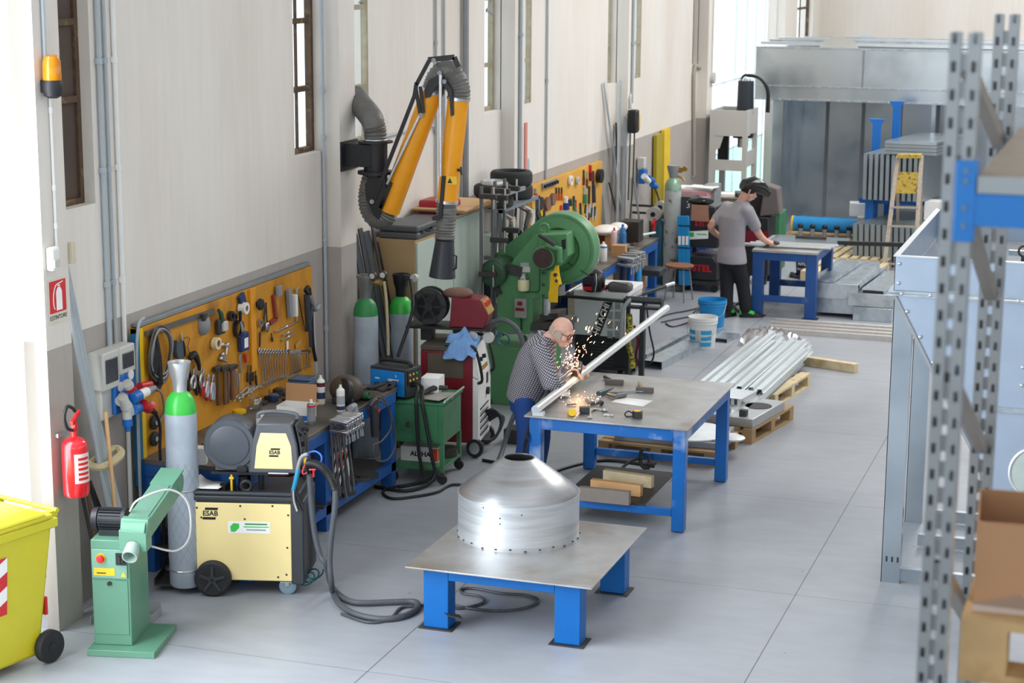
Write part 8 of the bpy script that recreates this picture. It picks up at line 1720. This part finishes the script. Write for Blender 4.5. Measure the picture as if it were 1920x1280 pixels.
MB().add([(-.2, -.14, .005), (.2, -.145, .005), (.2, -.138, .04), (-.1, -.137, .05), (-.2, -.138, .02)], [(0, 1, 2, 3, 4)]).build('plastic_film', glassy('stretch_film', '#f0f2f4', .25, .15), bx, smooth=0)
# ================================================================= people
def finish(o, vox, sm=4):
    r_ = o.modifiers.new('remesh', 'REMESH'); r_.mode = 'VOXEL'; r_.voxel_size = vox; r_.use_smooth_shade = True
    s_ = o.modifiers.new('smooth', 'SMOOTH'); s_.factor = .5; s_.iterations = sm
    return o
def limb(mb, pts, rs):
    mb.tube(pts, rs, 16, sm=5)
    mb.ball(pts[0], rs[0], 12); mb.ball(pts[-1], rs[-1], 12); return mb
def loft(mb, rings, n=24):
    """rings: centre, half-width vector, half-depth vector"""
    b0 = len(mb.v)
    for c, a, b_ in rings:
        for k in range(n): t = 2 * math.pi * k / n; mb.v.append(V(c) + V(a) * math.cos(t) + V(b_) * math.sin(t))
    for i in range(len(rings) - 1):
        for k in range(n): k2 = (k + 1) % n; mb.f.append((b0 + i * n + k, b0 + i * n + k2, b0 + (i + 1) * n + k2, b0 + (i + 1) * n + k))
    mb.f.append(tuple(b0 + k for k in reversed(range(n)))); mb.f.append(tuple(b0 + (len(rings) - 1) * n + k for k in range(n))); return mb
def hand(mb, wrist, d, n, sd):
    d = V(d).normalized(); n = V(n).normalized(); s_ = d.cross(n) * sd
    mb.tube([wrist, wrist + d * .05, wrist + d * .095], [.028, .036, .036], 14); mb.ball(wrist + d * .09, .036, 10)
    for i, L in enumerate((.066, .076, .072, .058)):
        b_ = wrist + d * .09 + s_ * (.033 - .022 * i); mb.tube([b_, b_ + d * L * .5 + n * .006, b_ + d * L * .85 + n * .03, b_ + d * L * .8 + n * .055], [.0105, .010, .0095, .008], 8, sm=2)
    b_ = wrist + d * .035 + s_ * .03; mb.tube([b_, b_ + s_ * .03 + d * .03, b_ + s_ * .034 + d * .06 + n * .02], [.013, .012, .009], 8, sm=2)
def head(mb, c, f, u):
    f = V(f).normalized(); u = (V(u) - f * V(u).dot(f)).normalized(); s_ = u.cross(f); M3 = Matrix((f, s_, u)).transposed().to_4x4()
    mb.ball(c + u * .02, .1, 18, (1.0, .79, 1.02), None); p = len(mb.v)
    n_ = 22 * 19
    for i in range(p - n_, p): q = mb.v[i] - (c + u * .02); mb.v[i] = c + u * .02 + f * q.x + s_ * q.y + u * q.z
    limb(mb, [c + f * .02 - u * .03, c + f * .052 - u * .085], [.07, .04]); limb(mb, [c + f * .092 + u * .005, c + f * .116 - u * .032], [.011, .017])
    mb.ball(c + f * .098 - u * .065, .02, 8); mb.tube([c + f * .09 + u * .025 - s_ * .05, c + f * .103 + u * .03, c + f * .09 + u * .025 + s_ * .05], .014, 8)
    for k in (-1, 1):
        e = c + s_ * .08 * k - f * .008 - u * .012; mb.tube([e + u * .032, e + u * .03 + s_ * .012 * k - f * .014, e - u * .01 + s_ * .01 * k - f * .012, e - u * .03], [.009, .011, .010, .009], 8)
        mb.ball(c + f * .075 + s_ * .045 * k - u * .03, .026, 8)
    return f, u, s_
def person(name, label, base, sk, H, body, shirt, pants, hands, shm, pm):
    o = thing(name, label, 'person', base)
    b_ = MB()
    for p, r in body: limb(b_, p, r)
    for hnd in hands: hand(b_, *hnd)
    fr = head(b_, *H)
    limb(b_, [H[0] - fr[1] * .02 - fr[0] * .02, sk], [.060, .052])
    bo = finish(b_.build('body', SKIN, o, world=True), .007, 3)
    s_ = MB()
    for r in shirt['loft']: loft(s_, r)
    for p, r in shirt['limbs']: limb(s_, p, r)
    finish(s_.build('shirt', shm, o, world=True), .012, 5)
    t_ = MB()
    for r in pants['loft']: loft(t_, r)
    for p, r in pants['limbs']: limb(t_, p, r)
    finish(t_.build('trousers', pm, o, world=True), .013, 5)
    return o, bo, fr
def plaid():
    m = mat('checked_shirt', '#c6c1c4', .85, 0, .04, 20, bump=.25, bscale=14); nt = m.node_tree; N = nt.nodes; L = nt.links; b = N['Principled BSDF']; src = b.inputs['Base Color'].links[0].from_socket
    tc = N.new('ShaderNodeTexCoord'); ns = N.new('ShaderNodeTexNoise'); ns.inputs['Scale'].default_value = 5; L.new(tc.outputs['Object'], ns.inputs['Vector'])
    ad = N.new('ShaderNodeMix'); ad.data_type = 'RGBA'; ad.blend_type = 'ADD'; ad.inputs['Factor'].default_value = .03; L.new(tc.outputs['Object'], ad.inputs['A']); L.new(ns.outputs['Color'], ad.inputs['B'])
    sp = N.new('ShaderNodeSeparateXYZ'); L.new(ad.outputs['Result'], sp.inputs[0]); x, y, z = sp.outputs
    a = mth(nt, 'ADD', mth(nt, 'MULTIPLY', x, .9), mth(nt, 'MULTIPLY', z, -.42))
    c = mth(nt, 'ADD', mth(nt, 'MULTIPLY', x, .42), mth(nt, 'MULTIPLY', z, .9))
    f = lambda v: mth(nt, 'GREATER_THAN', mth(nt, 'FRACT', mth(nt, 'MULTIPLY_ADD', v, 58, 50)), .5)
    w_ = mth(nt, 'MULTIPLY', mth(nt, 'ADD', f(a), f(c)), .5)
    mx = N.new('ShaderNodeMix'); mx.data_type = 'RGBA'; L.new(w_, mx.inputs['Factor']); L.new(src, mx.inputs['A']); mx.inputs['B'].default_value = lin('#34364a'); L.new(mx.outputs['Result'], b.inputs['Base Color']); return m
# ---- worker at the big table
W1 = 14.78
def A(px, py, d=0): return Y(px, py, W1 + d)
pel = A(985, 738); che = A(1007, 670); sho = A(1017, 640); nek = A(1024, 630); hc = A(1052, 621)
hg = pa_ + PD * 1.08 + V((0, 0, .045)); rs_ = A(1012, 660, -.20); re = A(1036, 722, -.30); rw = hg + V((-.085, -.035, .03)); ls = A(1014, 655, .19); le = A(1046, 712, .22); lw = pa_ + PD * 1.30 + V((-.1, .03, .06))
yv = lambda w_: V((0, w_, 0)); ld = (che - pel).normalized(); dp_ = V((ld.z, 0, -ld.x))
ank = [V((-4.90, 14.66, .09)), V((-4.85, 14.95, .09))]; kne = [V((-4.84, 14.65, .47)), V((-4.80, 14.94, .47))]; hipj = [pel + V((.02, -.1, -.04)), pel + V((.02, .1, -.04))]
NAVYT = mat('work_blue_trousers', '#1c4486', .8, 0, .1, 8, bump=.25, bscale=10)
body = [([hipj[i], kne[i], ank[i]], [.075, .05, .04]) for i in (0, 1)] + [([pel, (pel + che) / 2, che, sho], [.12, .10, .09, .06]), ([rs_, re, rw], [.045, .036, .028]), ([ls, le, lw], [.045, .036, .028])]
shirt = dict(loft=[[(pel - ld * .06, yv(.19), dp_ * .150), (pel + ld * .08, yv(.195), dp_ * .165), (pel + ld * .22, yv(.205), dp_ * .165), (che, yv(.22), dp_ * .16), (sho - ld * .02, yv(.205), dp_ * .12), (nek - ld * .01, yv(.11), dp_ * .085), (nek + ld * .01, yv(.075), dp_ * .07)]], limbs=[([rs_, (rs_ + re) / 2, re, rw + V((.01, 0, .0))], [.092, .082, .076, .058]), ([ls, le, lw], [.08, .064, .05])])
pants = dict(loft=[[(pel - V((0, 0, .14)), yv(.165), V((.125, 0, 0))), (pel + V((0, 0, .02)), yv(.175), V((.135, 0, .0)))]], limbs=[([hipj[i], kne[i], ank[i] + V((0, 0, .02))], [.105, .082, .075]) for i in (0, 1)])
w1, bd, (f1, u1, s1) = person('person', 'bald man in a checked shirt bending over the pipe on the big table', (-4.92, 14.80, 0), sho, (hc, (.9, -.22, -.36), (.3, 0, .95)), body, shirt, pants, ((rw, (hg - rw).normalized() + V((.25, 0, 0)), (.2, .1, -1), 1), (lw, (.9, -.1, -.35), (.1, -.1, -1), -1)), plaid(), NAVYT)
hr = MB()
for k in range(40):
    a = R(62 + 236 * k / 39); hr.tube([hc + f1 * (.096 * math.cos(a)) + s1 * (.078 * math.sin(a)) + u1 * z for z in (-.045, -.01, .03)], [.006, .009, .003], 6)
hr.build('hair', mat('grey_hair', '#b8a59b', .8, 0, .1, 60), w1, world=True, smooth=80)
gl = MB()
for k in (-1, 1): gl.torus(hc + f1 * .108 + s1 * .036 * k + u1 * .004, .024, .0028, f1, 16, 5).tube([hc + f1 * .105 + s1 * .06 * k + u1 * .008, hc + s1 * .082 * k + u1 * .008, hc - f1 * .02 + s1 * .082 * k - u1 * .0], .0026, 5)
gl.tube([hc + f1 * .112 - s1 * .012 + u1 * .006, hc + f1 * .112 + s1 * .012 + u1 * .006], .0026, 5).build('glasses', BLACK, w1, world=True)
MB().tube([nek + V((.05, -.06, -.02)), nek + V((-.02, -.085, .0)), nek + V((-.06, 0, .03)), nek + V((-.02, .085, .0)), nek + V((.05, .06, -.02))], .018, 8, sm=3).build('collar', plaid(), w1, world=True)
for i in (0, 1): loft(MB(), [(ank[i] + V((.06, 0, -.088)), V((.15, 0, 0)), yv(.05)), (ank[i] + V((.055, 0, -.05)), V((.145, 0, 0)), yv(.05)), (ank[i] + V((-.02, 0, .0)), V((.06, 0, 0)), yv(.048))]).build('shoe', BLACK, w1, world=True, bev=.01)
gr_ = thing('angle_grinder', 'black angle grinder held by the checked-shirt worker against the pipe', 'angle grinder', tuple(hg))
gc_ = pa_ + PD * .98
MB().tube([gc_ + V((.0, .05, .05)), hg + V((-.0, .06, .0)), hg + V((-.04, .24, .03))], [.034, .034, .03], 12).build('body', BLACK, gr_, world=True); MB().cyl(gc_ + V((.005, -.06, .02)), gc_ + V((.008, -.06, .022)), .06, n=24).build('disc', DSTEEL, gr_, world=True)
solo('grinder_cable', MB().tube([hg + V((-.06, .18, .07)), A(1052, 712, -.1), A(1034, 728, -.3), A(1016, 748, -.55), A(1004, 768, -.75), A(992, 800, -.8), A(984, 838, -.8), Z(976, 880, .014), Z(955, 872, .014), Z(905, 862, .014)], .014, 8, sm=5), BLACK, 'black cable from the grinder falling over the left corner of the big table', 'cable')
random.seed(4); spk = MB(); S0 = Y(1066, 690, 14.95)
for k in range(190):
    if k < 105: p = S0 + V((random.gauss(0, .055), random.gauss(0, .08), abs(random.gauss(0, .09)) - .03)); L = random.uniform(.006, .02)
    elif k < 150: t = random.random(); p = S0 + V((.05 + random.gauss(.10, .10) * (.4 + t), random.gauss(0, .1), .06 + .42 * t)); L = random.uniform(.012, .03)
    else: p = Y(1092, 726, 14.5) + V((random.gauss(0, .09), random.gauss(0, .12), 0)); p.z = TT + random.uniform(.006, .05); L = random.uniform(.004, .010)
    d = V((random.gauss(.4, .35), random.gauss(.1, .3), random.gauss(.9, .35))).normalized() * L; p.z = max(p.z, TT + .006)
    spk.tube([p, p + d], random.uniform(.0012, .0024), 5)
o = solo('grinding_sparks', spk, emit('spark_glow', '#ffb28a', 7), 'spray of glowing orange sparks rising from the grinder on the pipe', 'sparks'); o['kind'] = 'stuff'
l = bpy.data.lights.new('spark_light', 'POINT'); l.energy = .8; l.color = (1, .6, .25); l.shadow_soft_size = .05; lo_ = bpy.data.objects.new('spark_light', l); COL.objects.link(lo_); lo_.location = gc_ + V((.07, -.03, .07))
# ---- worker at the far table
W2 = 23.0
def A2(px, py, d=0): return Y(px, py, W2 + d)
pel = A2(1372, 482); che = A2(1373, 415); sho = A2(1384, 388); nek = A2(1391, 378); hc = A2(1404, 357)
rt = V((.82, -.57, 0)); fw = V((.57, .82, 0)); ld = (che - pel).normalized()
rs_ = sho + rt * .17 + V((0, 0, -.03)); ls = sho - rt * .19 + V((0, 0, -.03)); re = A2(1424, 440, .1); rw = A2(1440, 461, .28); rw.z = max(rw.z, .93); le = A2(1333, 424, .05); lw = A2(1352, 445, .35)
ank = [A2(1362, 590, -.05), A2(1398, 588, .02)]
for a in ank: a.z = .09
kne = [(ank[0] + pel) / 2 + V((-.03, 0, .0)), (ank[1] + pel) / 2 + V((.05, 0, 0))]; hipj = [pel - rt * .09, pel + rt * .09]
body = [([hipj[i], kne[i], ank[i]], [.075, .05, .04]) for i in (0, 1)] + [([pel, (pel + che) / 2, che, sho], [.12, .10, .09, .05]), ([rs_, re, rw], [.055, .045, .031]), ([ls, le, lw], [.055, .045, .031])]
shirt = dict(loft=[[(pel - ld * .07, rt * .215, fw * .172), (pel + ld * .03, rt * .205, fw * .165), (pel + ld * .15, rt * .185, fw * .135), (che - ld * .08, rt * .205, fw * .13), (che + ld * .06, rt * .22, fw * .12), (sho + ld * .0, rt * .19, fw * .095), (nek - ld * .02, rt * .13, fw * .085), (nek + ld * .012, rt * .078, fw * .075)]], limbs=[([rs_, rs_ + (re - rs_) * .62], [.085, .078]), ([ls, ls + (le - ls) * .62], [.085, .078])])
pants = dict(loft=[[(pel - V((0, 0, .13)), rt * .17, fw * .125), (pel + V((0, 0, .04)), rt * .175, fw * .13)]], limbs=[([hipj[i], kne[i], ank[i] + V((0, 0, .03))], [.11, .088, .08]) for i in (0, 1)])
w2, bd, (f1, u1, s1) = person('person', 'young man in a grey t-shirt and black trousers standing at the far table', (-4.85, 22.95, 0), sho, (hc, (.75, .45, -.4), (.3, .15, .94)), body, shirt, pants, ((rw, (.75, .45, -.3), (0, 0, -1), 1), (lw, (.7, .6, -.2), (0, 0, -1), -1)), mat('grey_tshirt', '#9c99a0', .9, 0, .05, 10, bump=.3, bscale=9), mat('black_trousers', '#1b1c21', .85, 0, .1, 8))
MB().ball(hc + u1 * .03 - f1 * .012, .1, 14, (1.04, .95, .95)).build('hair', mat('dark_hair', '#2a2019', .8), w2, world=True)
mk_ = MB(); mc_ = hc + u1 * .10 + f1 * .02
loft(mk_, [(mc_ - f1 * .13 - u1 * .06, s1 * .10, u1 * .07), (mc_ - f1 * .04 - u1 * .01, s1 * .135, u1 * .10), (mc_ + f1 * .10 + u1 * .0, s1 * .13, u1 * .09), (mc_ + f1 * .23 - u1 * .03, s1 * .09, u1 * .055)]).build('raised_welding_mask', mat('gloss_black', '#17181b'), w2, world=True)
for i in (0, 1):
    d = (V((.35, .9, 0)) if i == 0 else V((.93, .35, 0))).normalized(); n_ = V((-d.y, d.x, 0)); sh_ = loft(MB(), [(ank[i] + d * .07 - V((0, 0, .088)), d * .15, n_ * .05), (ank[i] + d * .065 - V((0, 0, .05)), d * .145, n_ * .05), (ank[i] - d * .01, d * .065, n_ * .05)]).build('shoe', BLACK, w2, world=True, bev=.012)
    MB().bar(ank[i] + d * .0 + V((0, 0, .005)) - n_ * .045, ank[i] + d * .10 - V((0, 0, .03)) - n_ * .045, .02, .04).bar(ank[i] - d * .06 + V((0, 0, .0)), ank[i] - d * .06 - V((0, 0, .05)), .05, .02).build('green_flash', mat('neon_green', '#3fe04a', .5), sh_, world=True)
hg2 = rw + V((.08, .05, -.01)); MB().ball(hg2, .05, 10, (1.2, 1, .6)).build('dark_glove', CHAR, w2, world=True)
solo('torch_hose', MB().tube([rw + V((.02, .02, -.02)), A2(1424, 475, .25), A2(1416, 510, .2), A2(1413, 545, .15), Z(1408, 570, .02), Z(1416, 582, .02), Z(1395, 588, .02), Z(1378, 570, .02), Z(1440, 560, .02)], .02, 8, sm=5), CHAR, 'dark hose hanging beside the grey-shirt worker to the floor', 'hose')
